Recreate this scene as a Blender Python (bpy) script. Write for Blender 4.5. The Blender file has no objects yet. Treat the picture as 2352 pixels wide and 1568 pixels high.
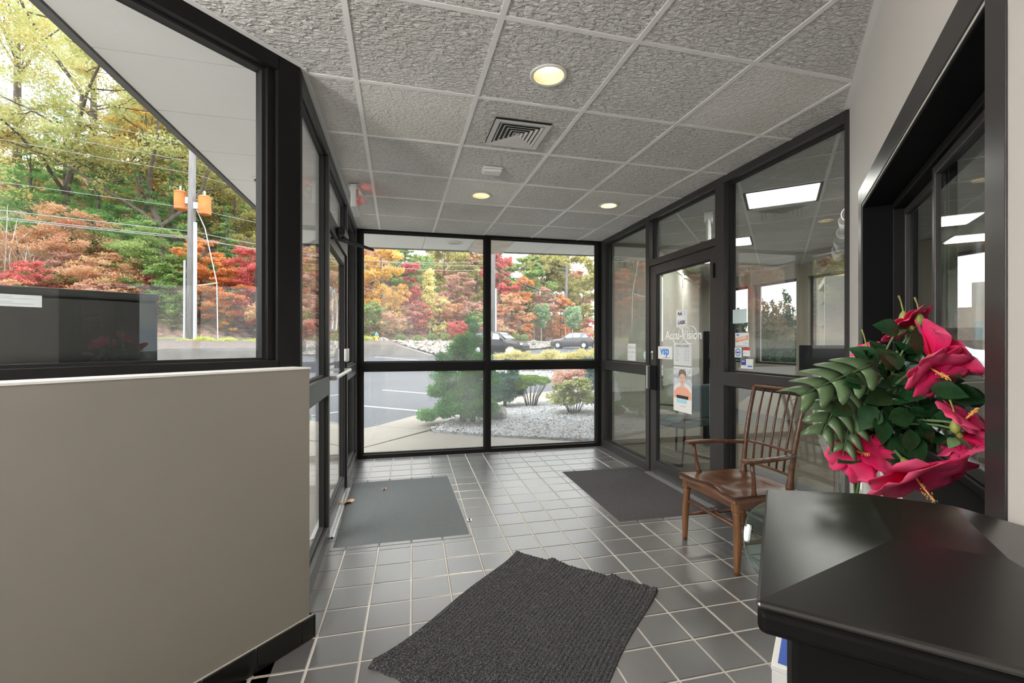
import bpy, math, random
import numpy as np
from mathutils import Vector, Matrix

# ------------------------------------------------------------------ camera, world, light, exposure
SC = bpy.context.scene
COL = SC.collection
PSI = 0.249                     # heading of the lens, to the right of the ceiling grid
EYE = 1.34                      # lens height
SP, CP = math.sin(PSI), math.cos(PSI)
cam_data = bpy.data.cameras.new('camera')
cam_data.sensor_width = 36.0
cam_data.lens = 36.0 * 1033.0 / 2352.0
cam_data.shift_y = 3.4 / 2352.0
cam_data.clip_start = 0.02
cam_data.clip_end = 600
cam = bpy.data.objects.new('camera', cam_data)
COL.objects.link(cam)
cam.location = (0, 0, EYE)
cam.rotation_euler = (math.pi / 2, 0, -PSI)
SC.camera = cam

world = bpy.data.worlds.new('World')
SC.world = world
world.use_nodes = True
wn, wl = world.node_tree.nodes, world.node_tree.links
wn.clear()
w_out = wn.new('ShaderNodeOutputWorld')
w_bg = wn.new('ShaderNodeBackground')
w_tc = wn.new('ShaderNodeTexCoord')
w_map = wn.new('ShaderNodeMapping')
w_map.inputs['Scale'].default_value = (1.0, 1.0, 2.6)
w_map.inputs['Location'].default_value = (3.1, 0.4, 0.2)
w_noise = wn.new('ShaderNodeTexNoise')
w_noise.inputs['Scale'].default_value = 1.7
w_noise.inputs['Detail'].default_value = 6
w_noise.inputs['Roughness'].default_value = 0.55
w_ramp = wn.new('ShaderNodeValToRGB')
w_ramp.color_ramp.elements[0].position = 0.30
w_ramp.color_ramp.elements[0].color = (0.42, 0.62, 0.93, 1)
w_ramp.color_ramp.elements[1].position = 0.42
w_ramp.color_ramp.elements[1].color = (1.0, 1.0, 1.0, 1)
wl.new(w_tc.outputs['Generated'], w_map.inputs['Vector'])
wl.new(w_map.outputs['Vector'], w_noise.inputs['Vector'])
wl.new(w_noise.outputs['Fac'], w_ramp.inputs['Fac'])
wl.new(w_ramp.outputs['Color'], w_bg.inputs['Color'])
wl.new(w_bg.outputs['Background'], w_out.inputs['Surface'])
w_bg.inputs['Strength'].default_value = 1.25

sun_data = bpy.data.lights.new('sun', 'SUN')
sun_data.energy = 1.0
sun_data.angle = math.radians(40)
sun_data.color = (1.0, 0.97, 0.92)
sun = bpy.data.objects.new('sun', sun_data)
COL.objects.link(sun)
sun.rotation_euler = (math.radians(38), 0, math.radians(-60))

SC.view_settings.view_transform = 'Standard'
SC.view_settings.look = 'None'
SC.view_settings.gamma = 1.0
SC.view_settings.use_curve_mapping = False
SC.view_settings.exposure = 1.6
SC.cycles.transparent_max_bounces = 16
SC.cycles.max_bounces = 7
SC.cycles.use_light_tree = False
SC.cycles.diffuse_bounces = 4
SC.cycles.glossy_bounces = 3
SC.cycles.transmission_bounces = 4

# ------------------------------------------------------------------ helpers
RNG = np.random.default_rng(7)
random.seed(7)

def w_of(lat, d, z=0.0):
    """lateral offset and distance along the viewing direction -> world"""
    return Vector((d * SP + lat * CP, d * CP - lat * SP, z))

def px(u, v, d):
    """point on the line of sight through photo pixel (u, v) at distance d"""
    p = w_of((u - 1176) / 1033.0 * d, d)
    p.z = EYE + (787.4 - v) / 1033.0 * d
    return p

def lot_z(x, y):
    d = x * SP + y * CP
    return 0.017 * max(0.0, d - 6.0)

def on_ground(u, v):
    k = (787.4 - v) / 1033.0
    d = 5.0
    for _ in range(120):
        d = (-EYE + 0.017 * max(0.0, d - 6.0)) / k
    return px(u, v, d)

def tag(o, label=None, cat=None, group=None, kind=None):
    if label: o['label'] = label
    if cat: o['category'] = cat
    if group: o['group'] = group
    if kind: o['kind'] = kind
    return o

def link(name, mesh, mat=None, parent=None):
    o = bpy.data.objects.new(name, mesh)
    COL.objects.link(o)
    if mat is not None and mesh is not None and len(mesh.materials) == 0:
        mesh.materials.append(mat)
    if parent is not None:
        o.parent = parent
    return o

def empty(name, loc=(0, 0, 0), rz=0.0):
    o = bpy.data.objects.new(name, None)
    COL.objects.link(o)
    o.location = loc
    o.rotation_euler = (0, 0, rz)
    o.empty_display_size = 0.1
    return o

class MB:
    """collects shapes, then links them as one mesh"""
    def __init__(self, M=None):
        self.v, self.f, self.M = [], [], M
    def add(self, vs, fs):
        b = len(self.v)
        for p in vs:
            p = Vector(p)
            self.v.append(self.M @ p if self.M is not None else p)
        self.f += [tuple(i + b for i in f) for f in fs]
        return self
    def box(self, x0, x1, y0, y1, z0, z1):
        vs = [(x0, y0, z0), (x1, y0, z0), (x1, y1, z0), (x0, y1, z0), (x0, y0, z1), (x1, y0, z1), (x1, y1, z1), (x0, y1, z1)]
        return self.add(vs, [(0, 3, 2, 1), (4, 5, 6, 7), (0, 1, 5, 4), (1, 2, 6, 5), (2, 3, 7, 6), (3, 0, 4, 7)])
    def prism(self, poly, z0, z1):
        n = len(poly)
        a = sum(poly[i][0] * poly[(i + 1) % n][1] - poly[(i + 1) % n][0] * poly[i][1] for i in range(n))
        if a < 0: poly = poly[::-1]
        vs = [(p[0], p[1], z0) for p in poly] + [(p[0], p[1], z1) for p in poly]
        fs = [tuple(range(n - 1, -1, -1)), tuple(range(n, 2 * n))]
        fs += [(i, (i + 1) % n, n + (i + 1) % n, n + i) for i in range(n)]
        return self.add(vs, fs)
    def lathe(self, prof, n=20, c=(0, 0, 0), cap=True):
        vs, fs = [], []
        for r, z in prof:
            for k in range(n):
                a = 2 * math.pi * k / n
                vs.append((c[0] + r * math.cos(a), c[1] + r * math.sin(a), c[2] + z))
        for j in range(len(prof) - 1):
            for k in range(n):
                k2 = (k + 1) % n
                fs.append((j * n + k, j * n + k2, (j + 1) * n + k2, (j + 1) * n + k))
        if cap:
            fs.append(tuple(range(n - 1, -1, -1)))
            fs.append(tuple((len(prof) - 1) * n + k for k in range(n)))
        return self.add(vs, fs)
    def tube(self, path, rad, n=8, cap=True):
        path = [Vector(p) for p in path]
        if not isinstance(rad, (list, tuple)): rad = [rad] * len(path)
        vs, fs = [], []
        prev = None
        for i, p in enumerate(path):
            if i == 0: t = path[1] - p
            elif i == len(path) - 1: t = p - path[i - 1]
            else: t = path[i + 1] - path[i - 1]
            t = t.normalized()
            if prev is None:
                a = Vector((0, 0, 1)) if abs(t.z) < 0.9 else Vector((1, 0, 0))
            else:
                a = prev
            x = (a - t * a.dot(t)).normalized()
            prev = x
            y = t.cross(x)
            for k in range(n):
                an = 2 * math.pi * k / n
                vs.append(p + (x * math.cos(an) + y * math.sin(an)) * rad[i])
        for j in range(len(path) - 1):
            for k in range(n):
                k2 = (k + 1) % n
                fs.append((j * n + k, j * n + k2, (j + 1) * n + k2, (j + 1) * n + k))
        if cap:
            fs.append(tuple(range(n - 1, -1, -1)))
            fs.append(tuple((len(path) - 1) * n + k for k in range(n)))
        return self.add(vs, fs)
    def grid(self, fn, nu, nv):
        vs = [fn(i / nu, j / nv) for j in range(nv + 1) for i in range(nu + 1)]
        fs = [(j * (nu + 1) + i, j * (nu + 1) + i + 1, (j + 1) * (nu + 1) + i + 1, (j + 1) * (nu + 1) + i) for j in range(nv) for i in range(nu)]
        return self.add(vs, fs)
    def mesh(self, name, mat=None, smooth=False):
        me = bpy.data.meshes.new(name)
        me.from_pydata([tuple(p) for p in self.v], [], self.f)
        if smooth: me.polygons.foreach_set('use_smooth', [True] * len(me.polygons))
        if mat is not None: me.materials.append(mat)
        me.update()
        return me
    def build(self, name, mat, parent=None, smooth=False, bevel=0.0, seg=2, loc=None):
        o = link(name, self.mesh(name, mat, smooth), None, parent)
        if loc is not None: o.location = loc
        if bevel > 0:
            m = o.modifiers.new('bevel', 'BEVEL')
            m.width = bevel; m.segments = seg; m.limit_method = 'ANGLE'; m.angle_limit = math.radians(40)
            if hasattr(m, 'harden_normals'): m.harden_normals = False
        return o

def frame(A, B, z=0.0):
    """local x along A->B, local y to the left of it, z up"""
    A, B = Vector((A[0], A[1], z)), Vector((B[0], B[1], z))
    d = (B - A).normalized()
    n = Vector((-d.y, d.x, 0))
    return Matrix(((d.x, n.x, 0, A.x), (d.y, n.y, 0, A.y), (0, 0, 1, z), (0, 0, 0, 1))), (B - A).length

def copy_tree(o, parent=None):
    c = o.copy(); COL.objects.link(c); c.parent = parent
    for ch in o.children: copy_tree(ch, c)
    return c

def text_mesh(name, body, size, M, mat, parent, extrude=0.0004, bold=0.0, align='CENTER', shear=0.0, spacing=1.0):
    cu = bpy.data.curves.new(name, 'FONT')
    cu.body = body; cu.size = size; cu.extrude = extrude; cu.offset = bold; cu.resolution_u = 3
    cu.align_x = align; cu.align_y = 'CENTER'; cu.shear = shear; cu.space_character = spacing
    t = bpy.data.objects.new(name, cu); COL.objects.link(t)
    bpy.context.view_layer.update()
    me = bpy.data.meshes.new_from_object(t.evaluated_get(bpy.context.evaluated_depsgraph_get()))
    bpy.data.objects.remove(t); bpy.data.curves.remove(cu)
    me.name = name; me.transform(M); me.materials.clear(); me.materials.append(mat)
    o = bpy.data.objects.new(name, me); COL.objects.link(o)
    if parent is not None: o.parent = parent
    return o

# ------------------------------------------------------------------ materials
def nodes_of(name):
    m = bpy.data.materials.new(name); m.use_nodes = True
    return m, m.node_tree.nodes, m.node_tree.links, m.node_tree.nodes['Principled BSDF']

def mat(name, c, rough=0.6, metal=0.0, spec=0.5, var=0.0, scale=8.0, bump=0.0, bscale=40.0, stretch=(1, 1, 1), emit=None, estr=0.0, coords='Object', sheen=0.0, bdist=0.01):
    m, N, L, b = nodes_of(name)
    b.inputs['Base Color'].default_value = (*c, 1)
    b.inputs['Roughness'].default_value = rough
    b.inputs['Metallic'].default_value = metal
    b.inputs['Specular IOR Level'].default_value = spec
    if sheen: b.inputs['Sheen Weight'].default_value = sheen
    if emit is not None:
        b.inputs['Emission Color'].default_value = (*emit, 1)
        b.inputs['Emission Strength'].default_value = estr
    if var > 0 or bump > 0:
        tc = N.new('ShaderNodeTexCoord'); mp = N.new('ShaderNodeMapping')
        mp.inputs['Scale'].default_value = stretch
        L.new(tc.outputs[coords], mp.inputs['Vector'])
    if var > 0:
        n = N.new('ShaderNodeTexNoise'); n.inputs['Scale'].default_value = scale; n.inputs['Detail'].default_value = 5
        L.new(mp.outputs['Vector'], n.inputs['Vector'])
        r = N.new('ShaderNodeValToRGB')
        r.color_ramp.elements[0].position = 0.3; r.color_ramp.elements[1].position = 0.7
        r.color_ramp.elements[0].color = (*[max(0, q * (1 - var)) for q in c], 1)
        r.color_ramp.elements[1].color = (*[min(1, q * (1 + var)) for q in c], 1)
        L.new(n.outputs['Fac'], r.inputs['Fac']); L.new(r.outputs['Color'], b.inputs['Base Color'])
    if bump > 0:
        n2 = N.new('ShaderNodeTexNoise'); n2.inputs['Scale'].default_value = bscale; n2.inputs['Detail'].default_value = 4
        L.new(mp.outputs['Vector'], n2.inputs['Vector'])
        bp = N.new('ShaderNodeBump'); bp.inputs['Strength'].default_value = bump; bp.inputs['Distance'].default_value = bdist
        L.new(n2.outputs['Fac'], bp.inputs['Height']); L.new(bp.outputs['Normal'], b.inputs['Normal'])
    return m

def glass_mat(name, tint=(0.97, 0.985, 0.98), f0=0.045, haze=0.0, rough=0.0):
    """thin sheet: light goes straight through, the surface mirrors more at a glancing angle"""
    m = bpy.data.materials.new(name); m.use_nodes = True
    N, L = m.node_tree.nodes, m.node_tree.links
    N.clear()
    out = N.new('ShaderNodeOutputMaterial')
    tr = N.new('ShaderNodeBsdfTransparent'); tr.inputs['Color'].default_value = (*tint, 1)
    gl = N.new('ShaderNodeBsdfAnisotropic'); gl.inputs['Roughness'].default_value = rough
    geo = N.new('ShaderNodeNewGeometry')
    dot = N.new('ShaderNodeVectorMath'); dot.operation = 'DOT_PRODUCT'
    L.new(geo.outputs['Incoming'], dot.inputs[0]); L.new(geo.outputs['Normal'], dot.inputs[1])
    ab = N.new('ShaderNodeMath'); ab.operation = 'ABSOLUTE'; L.new(dot.outputs['Value'], ab.inputs[0])
    om = N.new('ShaderNodeMath'); om.operation = 'SUBTRACT'; om.inputs[0].default_value = 1.0; L.new(ab.outputs[0], om.inputs[1])
    pw = N.new('ShaderNodeMath'); pw.operation = 'POWER'; pw.inputs[1].default_value = 5.0; L.new(om.outputs[0], pw.inputs[0])
    ml = N.new('ShaderNodeMath'); ml.operation = 'MULTIPLY_ADD'; ml.inputs[1].default_value = 1 - f0; ml.inputs[2].default_value = f0
    L.new(pw.outputs[0], ml.inputs[0])
    mx = N.new('ShaderNodeMixShader')
    L.new(ml.outputs[0], mx.inputs['Fac']); L.new(tr.outputs[0], mx.inputs[1]); L.new(gl.outputs[0], mx.inputs[2])
    last = mx
    if haze > 0:
        df = N.new('ShaderNodeBsdfTranslucent'); df.inputs['Color'].default_value = (0.9, 0.92, 0.93, 1)
        tc = N.new('ShaderNodeTexCoord'); n = N.new('ShaderNodeTexNoise'); n.inputs['Scale'].default_value = 1.6; n.inputs['Detail'].default_value = 6
        L.new(tc.outputs['Object'], n.inputs['Vector'])
        mm = N.new('ShaderNodeMath'); mm.operation = 'MULTIPLY'; mm.inputs[1].default_value = haze * 2; L.new(n.outputs['Fac'], mm.inputs[0])
        m2 = N.new('ShaderNodeMixShader')
        L.new(mm.outputs[0], m2.inputs['Fac']); L.new(mx.outputs[0], m2.inputs[1]); L.new(df.outputs[0], m2.inputs[2])
        last = m2
    L.new(last.outputs[0], out.inputs['Surface'])
    return m

def leaf_mat(name, cols, trans=0.45, rough=0.6):
    """leaf colours: each leaf takes its own tone from the ramp by its random number"""
    m, N, L, b = nodes_of(name)
    at = N.new('ShaderNodeAttribute'); at.attribute_name = 'tone'
    r = N.new('ShaderNodeValToRGB')
    while len(r.color_ramp.elements) < len(cols): r.color_ramp.elements.new(0.5)
    for i, c in enumerate(cols):
        r.color_ramp.elements[i].position = i / (len(cols) - 1); r.color_ramp.elements[i].color = (*c, 1)
    L.new(at.outputs['Fac'], r.inputs['Fac'])
    N.remove(b)
    df = N.new('ShaderNodeBsdfDiffuse'); L.new(r.outputs['Color'], df.inputs['Color'])
    out = N['Material Output']
    if trans <= 0:
        L.new(df.outputs[0], out.inputs['Surface']); return m
    tl = N.new('ShaderNodeBsdfTranslucent'); L.new(r.outputs['Color'], tl.inputs['Color'])
    mx = N.new('ShaderNodeMixShader'); mx.inputs['Fac'].default_value = trans
    L.new(df.outputs[0], mx.inputs[1]); L.new(tl.outputs[0], mx.inputs[2])
    L.new(mx.outputs[0], out.inputs['Surface'])
    return m

def ceiling_tile_mat(name, c, amp=1.0, stretch=(30, 58, 1)):
    m, N, L, b = nodes_of(name)
    b.inputs['Roughness'].default_value = 0.95; b.inputs['Specular IOR Level'].default_value = 0.1
    tc = N.new('ShaderNodeTexCoord'); geo = N.new('ShaderNodeNewGeometry')
    mp = N.new('ShaderNodeMapping'); mp.inputs['Scale'].default_value = stretch
    L.new(geo.outputs['Position'], mp.inputs['Vector'])
    n = N.new('ShaderNodeTexNoise'); n.inputs['Scale'].default_value = 1.0; n.inputs['Detail'].default_value = 4; n.inputs['Roughness'].default_value = 0.5; n.inputs['Distortion'].default_value = 0.7
    L.new(mp.outputs['Vector'], n.inputs['Vector'])
    cr = N.new('ShaderNodeValToRGB'); cr.color_ramp.elements[0].position = 0.24; cr.color_ramp.elements[1].position = 0.74
    cr.color_ramp.elements[0].color = (0, 0, 0, 1); cr.color_ramp.elements[1].color = (1, 1, 1, 1)
    L.new(n.outputs['Fac'], cr.inputs['Fac'])
    bp = N.new('ShaderNodeBump'); bp.inputs['Strength'].default_value = 1.0; bp.inputs['Distance'].default_value = 0.022 * amp
    L.new(cr.outputs['Color'], bp.inputs['Height']); L.new(bp.outputs['Normal'], b.inputs['Normal'])
    n3 = N.new('ShaderNodeTexNoise'); n3.inputs['Scale'].default_value = 1.3; n3.inputs['Detail'].default_value = 3
    L.new(geo.outputs['Position'], n3.inputs['Vector'])
    r3 = N.new('ShaderNodeValToRGB'); r3.color_ramp.elements[0].position = 0.35; r3.color_ramp.elements[1].position = 0.7
    r3.color_ramp.elements[0].color = (c[0] * 0.86, c[1] * 0.85, c[2] * 0.83, 1); r3.color_ramp.elements[1].color = (*c, 1)
    L.new(n3.outputs['Fac'], r3.inputs['Fac'])
    L.new(r3.outputs['Color'], b.inputs['Base Color'])
    return m

M = {}
M['tile_ceiling'] = ceiling_tile_mat('ceiling_tile', (0.86, 0.85, 0.83))
M['tile_ceiling_fine'] = ceiling_tile_mat('ceiling_tile_fine', (0.84, 0.825, 0.79), 0.40, (46, 54, 1))
M['grid_white'] = mat('grid_white', (0.84, 0.83, 0.81), 0.45)
M['black_frame'] = mat('black_frame', (0.009, 0.0088, 0.0085), 0.5, 0.0, 0.18)
M['bronze_frame'] = mat('bronze_frame', (0.040, 0.037, 0.037), 0.38, 0.1, 0.4)
M['dark_reveal'] = mat('dark_reveal', (0.004, 0.004, 0.005), 0.7, spec=0.15)
M['gasket'] = mat('gasket', (0.012, 0.012, 0.012), 0.7)
M['glass'] = glass_mat('glass', f0=0.032)
M['glass_dusty'] = glass_mat('glass_dusty', (0.97, 0.985, 0.98), 0.04, 0.058)
M['glass_office'] = glass_mat('glass_office', (0.92, 0.945, 0.935), 0.14)
M['glass_green'] = glass_mat('glass_green', (0.86, 0.94, 0.91), 0.06)
M['glass_edge'] = glass_mat('glass_edge', (0.62, 0.80, 0.74), 0.10)
M['glass_clear'] = glass_mat('glass_clear', (0.96, 0.975, 0.97), 0.08)
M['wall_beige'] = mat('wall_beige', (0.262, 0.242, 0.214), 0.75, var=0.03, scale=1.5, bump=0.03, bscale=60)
M['wall_white'] = mat('wall_white', (0.62, 0.595, 0.56), 0.7, var=0.02, scale=1.5, bump=0.02, bscale=60)
M['wall_office'] = mat('wall_office', (0.40, 0.365, 0.305), 0.8, var=0.03)
M['white_paint'] = mat('white_paint', (0.80, 0.79, 0.77), 0.5)
M['base_tile'] = mat('base_tile', (0.011, 0.011, 0.010), 0.28)
M['grout'] = mat('grout', (0.46, 0.44, 0.41), 0.85, var=0.12, scale=3, bump=0.1, bscale=120)
def floor_tile_mat():
    m, N, L, b = nodes_of('quarry_tile')
    oi = N.new('ShaderNodeObjectInfo'); geo = N.new('ShaderNodeNewGeometry')
    n = N.new('ShaderNodeTexNoise'); n.inputs['Scale'].default_value = 160; n.inputs['Detail'].default_value = 3
    L.new(geo.outputs['Position'], n.inputs['Vector'])
    r = N.new('ShaderNodeValToRGB'); r.color_ramp.elements[0].color = (0.105, 0.104, 0.109, 1); r.color_ramp.elements[1].color = (0.140, 0.137, 0.141, 1)
    L.new(oi.outputs['Random'], r.inputs['Fac'])
    mx = N.new('ShaderNodeMix'); mx.data_type = 'RGBA'; mx.blend_type = 'MULTIPLY'; mx.inputs['Factor'].default_value = 0.5
    L.new(r.outputs['Color'], mx.inputs[6]); L.new(n.outputs['Fac'], mx.inputs[7])
    L.new(mx.outputs[2], b.inputs['Base Color'])
    b.inputs['Roughness'].default_value = 0.30; b.inputs['Specular IOR Level'].default_value = 0.5; b.inputs['IOR'].default_value = 2.15
    bp = N.new('ShaderNodeBump'); bp.inputs['Strength'].default_value = 0.22; bp.inputs['Distance'].default_value = 0.0015
    L.new(n.outputs['Fac'], bp.inputs['Height']); L.new(bp.outputs['Normal'], b.inputs['Normal'])
    return m
M['floor_tile'] = floor_tile_mat()
M['rim_metal'] = mat('rim_metal', (0.30, 0.30, 0.31), 0.4, 0.8)
M['aluminium'] = mat('aluminium', (0.70, 0.70, 0.70), 0.35, 0.9)
M['chrome'] = mat('chrome', (0.85, 0.85, 0.86), 0.12, 1.0)
def fleck_mat(name, c, fleck, scale, lo, hi):
    m = mat(name, c, 0.95, spec=0.1, bump=0.3, bscale=600, bdist=0.002)
    N, L = m.node_tree.nodes, m.node_tree.links; b = N['Principled BSDF']
    geo = N.new('ShaderNodeNewGeometry'); n = N.new('ShaderNodeTexNoise'); n.inputs['Scale'].default_value = scale; n.inputs['Detail'].default_value = 2
    L.new(geo.outputs['Position'], n.inputs['Vector'])
    r = N.new('ShaderNodeValToRGB'); r.color_ramp.elements[0].position = lo; r.color_ramp.elements[1].position = hi
    r.color_ramp.elements[0].color = (*c, 1); r.color_ramp.elements[1].color = (*fleck, 1)
    L.new(n.outputs['Fac'], r.inputs['Fac']); L.new(r.outputs['Color'], b.inputs['Base Color'])
    return m
M['mat_charcoal'] = fleck_mat('mat_charcoal', (0.030, 0.030, 0.035), (0.20, 0.20, 0.215), 230, .50, .72)
M['mat_grey'] = mat('mat_grey', (0.115, 0.128, 0.135), 0.95, var=0.30, scale=300, spec=0.1, bump=0.3, bscale=500, bdist=0.002)
M['mat_black'] = mat('mat_black', (0.062, 0.060, 0.064), 0.95, var=0.40, scale=260, spec=0.1, bump=0.3, bscale=500, bdist=0.002)
M['rubber'] = mat('rubber', (0.014, 0.014, 0.015), 0.7)
M['white_plastic'] = mat('white_plastic', (0.78, 0.77, 0.75), 0.4)
M['grille_white'] = mat('grille_white', (0.66, 0.65, 0.63), 0.4)
M['grille_dark'] = mat('grille_dark', (0.03, 0.03, 0.03), 0.8)
M['baffle_warm'] = mat('baffle_warm', (0.74, 0.64, 0.44), 0.45)
M['lamp_warm'] = mat('lamp_warm', (1, 1, 1), 0.5, emit=(1.0, 0.91, 0.74), estr=3.0)
M['lamp_white'] = mat('lamp_white', (1, 1, 1), 0.5, emit=(1.0, 0.97, 0.92), estr=4.0)
M['soffit'] = mat('soffit', (0.86, 0.85, 0.83), 0.85, var=0.03, scale=1.2)
M['soffit_stained'] = mat('soffit_stained', (0.76, 0.67, 0.58), 0.9, var=0.18, scale=4)
M['fascia'] = mat('fascia', (0.10, 0.098, 0.095), 0.6)
M['concrete'] = mat('concrete', (0.285, 0.260, 0.225), 0.85, var=0.07, scale=1.6, bump=0.05, bscale=90)
M['concrete_grey'] = mat('concrete_grey', (0.215, 0.203, 0.187), 0.9, var=0.18, scale=1.2, bump=0.1, bscale=30)
M['asphalt'] = mat('asphalt', (0.088, 0.094, 0.108), 0.9, var=0.10, scale=0.6, bump=0.15, bscale=120)
M['line_paint'] = mat('line_paint', (0.42, 0.42, 0.41), 0.8, var=0.08, scale=6)
M['gravel_bed'] = mat('gravel_bed', (0.30, 0.305, 0.32), 0.95, var=0.4, scale=18, bump=0.5, bscale=30)
M['stone_white'] = leaf_mat('stone_white', [(0.34, 0.345, 0.36), (0.52, 0.53, 0.55), (0.62, 0.62, 0.64), (0.42, 0.41, 0.40)], 0.0, 0.8)
M['stone_tan'] = leaf_mat('stone_tan', [(0.24, 0.21, 0.185), (0.35, 0.32, 0.29), (0.42, 0.39, 0.36), (0.28, 0.25, 0.22)], 0.0, 0.85)
M['boulder'] = mat('boulder', (0.30, 0.285, 0.27), 0.9, var=0.25, scale=3, bump=0.6, bscale=6)
M['boulder_tan'] = mat('boulder_tan', (0.52, 0.41, 0.32), 0.9, var=0.2, scale=3, bump=0.5, bscale=6)
M['litter'] = mat('leaf_litter', (0.33, 0.225, 0.175), 0.95, var=0.55, scale=2.2, bump=0.9, bscale=9, bdist=0.1)
M['verge'] = mat('verge_grass', (0.28, 0.38, 0.12), 0.95, var=0.25, scale=3, bump=0.5, bscale=20)
M['mulch'] = mat('mulch', (0.15, 0.12, 0.105), 0.95, var=0.3, scale=4, bump=0.6, bscale=14)
M['bark'] = mat('bark', (0.115, 0.092, 0.078), 0.9, var=0.35, scale=3, bump=0.6, bscale=10)
M['bark_pale'] = mat('bark_pale', (0.52, 0.48, 0.43), 0.9, var=0.2, scale=4)
M['pole_wood'] = mat('pole_wood', (0.20, 0.192, 0.19), 0.85, var=0.2, scale=2, stretch=(6, 6, 0.6), bump=0.3, bscale=8)
M['pipe_white'] = mat('pipe_white', (0.45, 0.47, 0.51), 0.5)
M['rust_orange'] = mat('rust_orange', (0.60, 0.20, 0.05), 0.7, var=0.3, scale=1.2)
M['wire'] = mat('wire', (0.36, 0.37, 0.39), 0.6)
M['carpet'] = mat('office_carpet', (0.15, 0.125, 0.088), 0.95, var=0.18, scale=90)
M['brick'] = mat('tan_masonry', (0.52, 0.38, 0.27), 0.85, var=0.15, scale=3)
M['blind'] = mat('blind_cream', (0.74, 0.71, 0.63), 0.7)
M['wood'] = mat('chair_wood', (0.105, 0.046, 0.024), 0.28, var=0.38, scale=5, stretch=(9, 1.5, 9), spec=0.5)
M['wood_leg'] = mat('chair_wood_leg', (0.185, 0.082, 0.034), 0.30, var=0.30, scale=5, stretch=(9, 9, 1.2), spec=0.5)
M['black_cabinet'] = mat('black_laminate', (0.012, 0.0118, 0.011), 0.27, spec=0.65)
M['black_shaded'] = mat('black_shaded', (0.004, 0.004, 0.004), 0.6, spec=0.12)  # bin sides: laminate black darkened further, their shade put into the colour
M['black_box'] = mat('black_metal', (0.010, 0.010, 0.011), 0.22, spec=0.6)
M['paper'] = mat('paper', (0.80, 0.80, 0.79), 0.7)
M['paper_grey'] = mat('paper_grey', (0.66, 0.68, 0.70), 0.7)
M['ink'] = mat('ink_black', (0.03, 0.03, 0.035), 0.7)
M['ink_grey'] = mat('ink_grey', (0.42, 0.43, 0.45), 0.7)
M['ink_blue'] = mat('ink_blue', (0.07, 0.25, 0.72), 0.6)
M['ink_navy'] = mat('ink_navy', (0.05, 0.07, 0.26), 0.6)
M['ink_orange'] = mat('ink_orange', (0.85, 0.27, 0.04), 0.6)
M['ink_red'] = mat('ink_red', (0.62, 0.06, 0.05), 0.6)
M['ink_teal'] = mat('ink_teal', (0.40, 0.68, 0.80), 0.6)
M['pale_blue'] = mat('pale_blue', (0.62, 0.76, 0.76), 0.6)
M['letter_white'] = mat('letter_white', (0.82, 0.82, 0.82), 0.6)
M['skin_print'] = mat('print_skin', (0.72, 0.50, 0.40), 0.7)
M['shirt_print'] = mat('print_shirt', (0.85, 0.42, 0.30), 0.7)
M['hair_print'] = mat('print_hair', (0.22, 0.17, 0.13), 0.7)
M['box_blue'] = mat('box_blue', (0.028, 0.10, 0.50), 0.45, var=0.12, scale=30)
M['petal'] = None
for k_ in ('lamp_warm', 'lamp_white'): M[k_].cycles.emission_sampling = 'NONE'
M['exit_red'] = mat('exit_red', (0.45, 0.10, 0.09), 0.5, emit=(1.0, 0.05, 0.03), estr=0.05)
# ------------------------------------------------------------------ plan of the room
H = 2.656
PC, PD, PF, PE = (-0.45, 2.333), (-0.45, 5.455), (2.565, 5.385), (2.462, 1.985)
PR2, PL2 = (-1.3615, -1.8385), (-2.9915, -0.2085)
ROOM = [PC, PL2, PR2, PE, PF, PD]

def clip_poly(subject, rect):
    """part of a polygon inside a convex polygon (counter-clockwise)"""
    out = [tuple(p) for p in subject]
    n = len(rect)
    for i in range(n):
        a, b = rect[i], rect[(i + 1) % n]
        inp, out = out, []
        def side(p): return (b[0] - a[0]) * (p[1] - a[1]) - (b[1] - a[1]) * (p[0] - a[0])
        for k in range(len(inp)):
            p, q = inp[k], inp[(k + 1) % len(inp)]
            sp, sq = side(p), side(q)
            if sp >= 0: out.append(p)
            if (sp >= 0) != (sq >= 0):
                t = sp / (sp - sq)
                out.append((p[0] + (q[0] - p[0]) * t, p[1] + (q[1] - p[1]) * t))
        if not out: return []
    res = []
    for p in out:
        if not res or (abs(p[0] - res[-1][0]) + abs(p[1] - res[-1][1])) > 1e-5: res.append(p)
    return res

def area(poly):
    return 0.5 * abs(sum(poly[i][0] * poly[(i + 1) % len(poly)][1] - poly[(i + 1) % len(poly)][0] * poly[i][1] for i in range(len(poly))))

def in_frame(x, y, z, m=60):
    d = x * SP + y * CP
    if d < 0.3: return 0
    u = 1176 + 1033 * (x * CP - y * SP) / d; v = 787.4 - 1033 * (z - EYE) / d
    return 1.0 / d if (-m < u < 2352 + m and -m < v < 1568 + m) else 0

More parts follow.
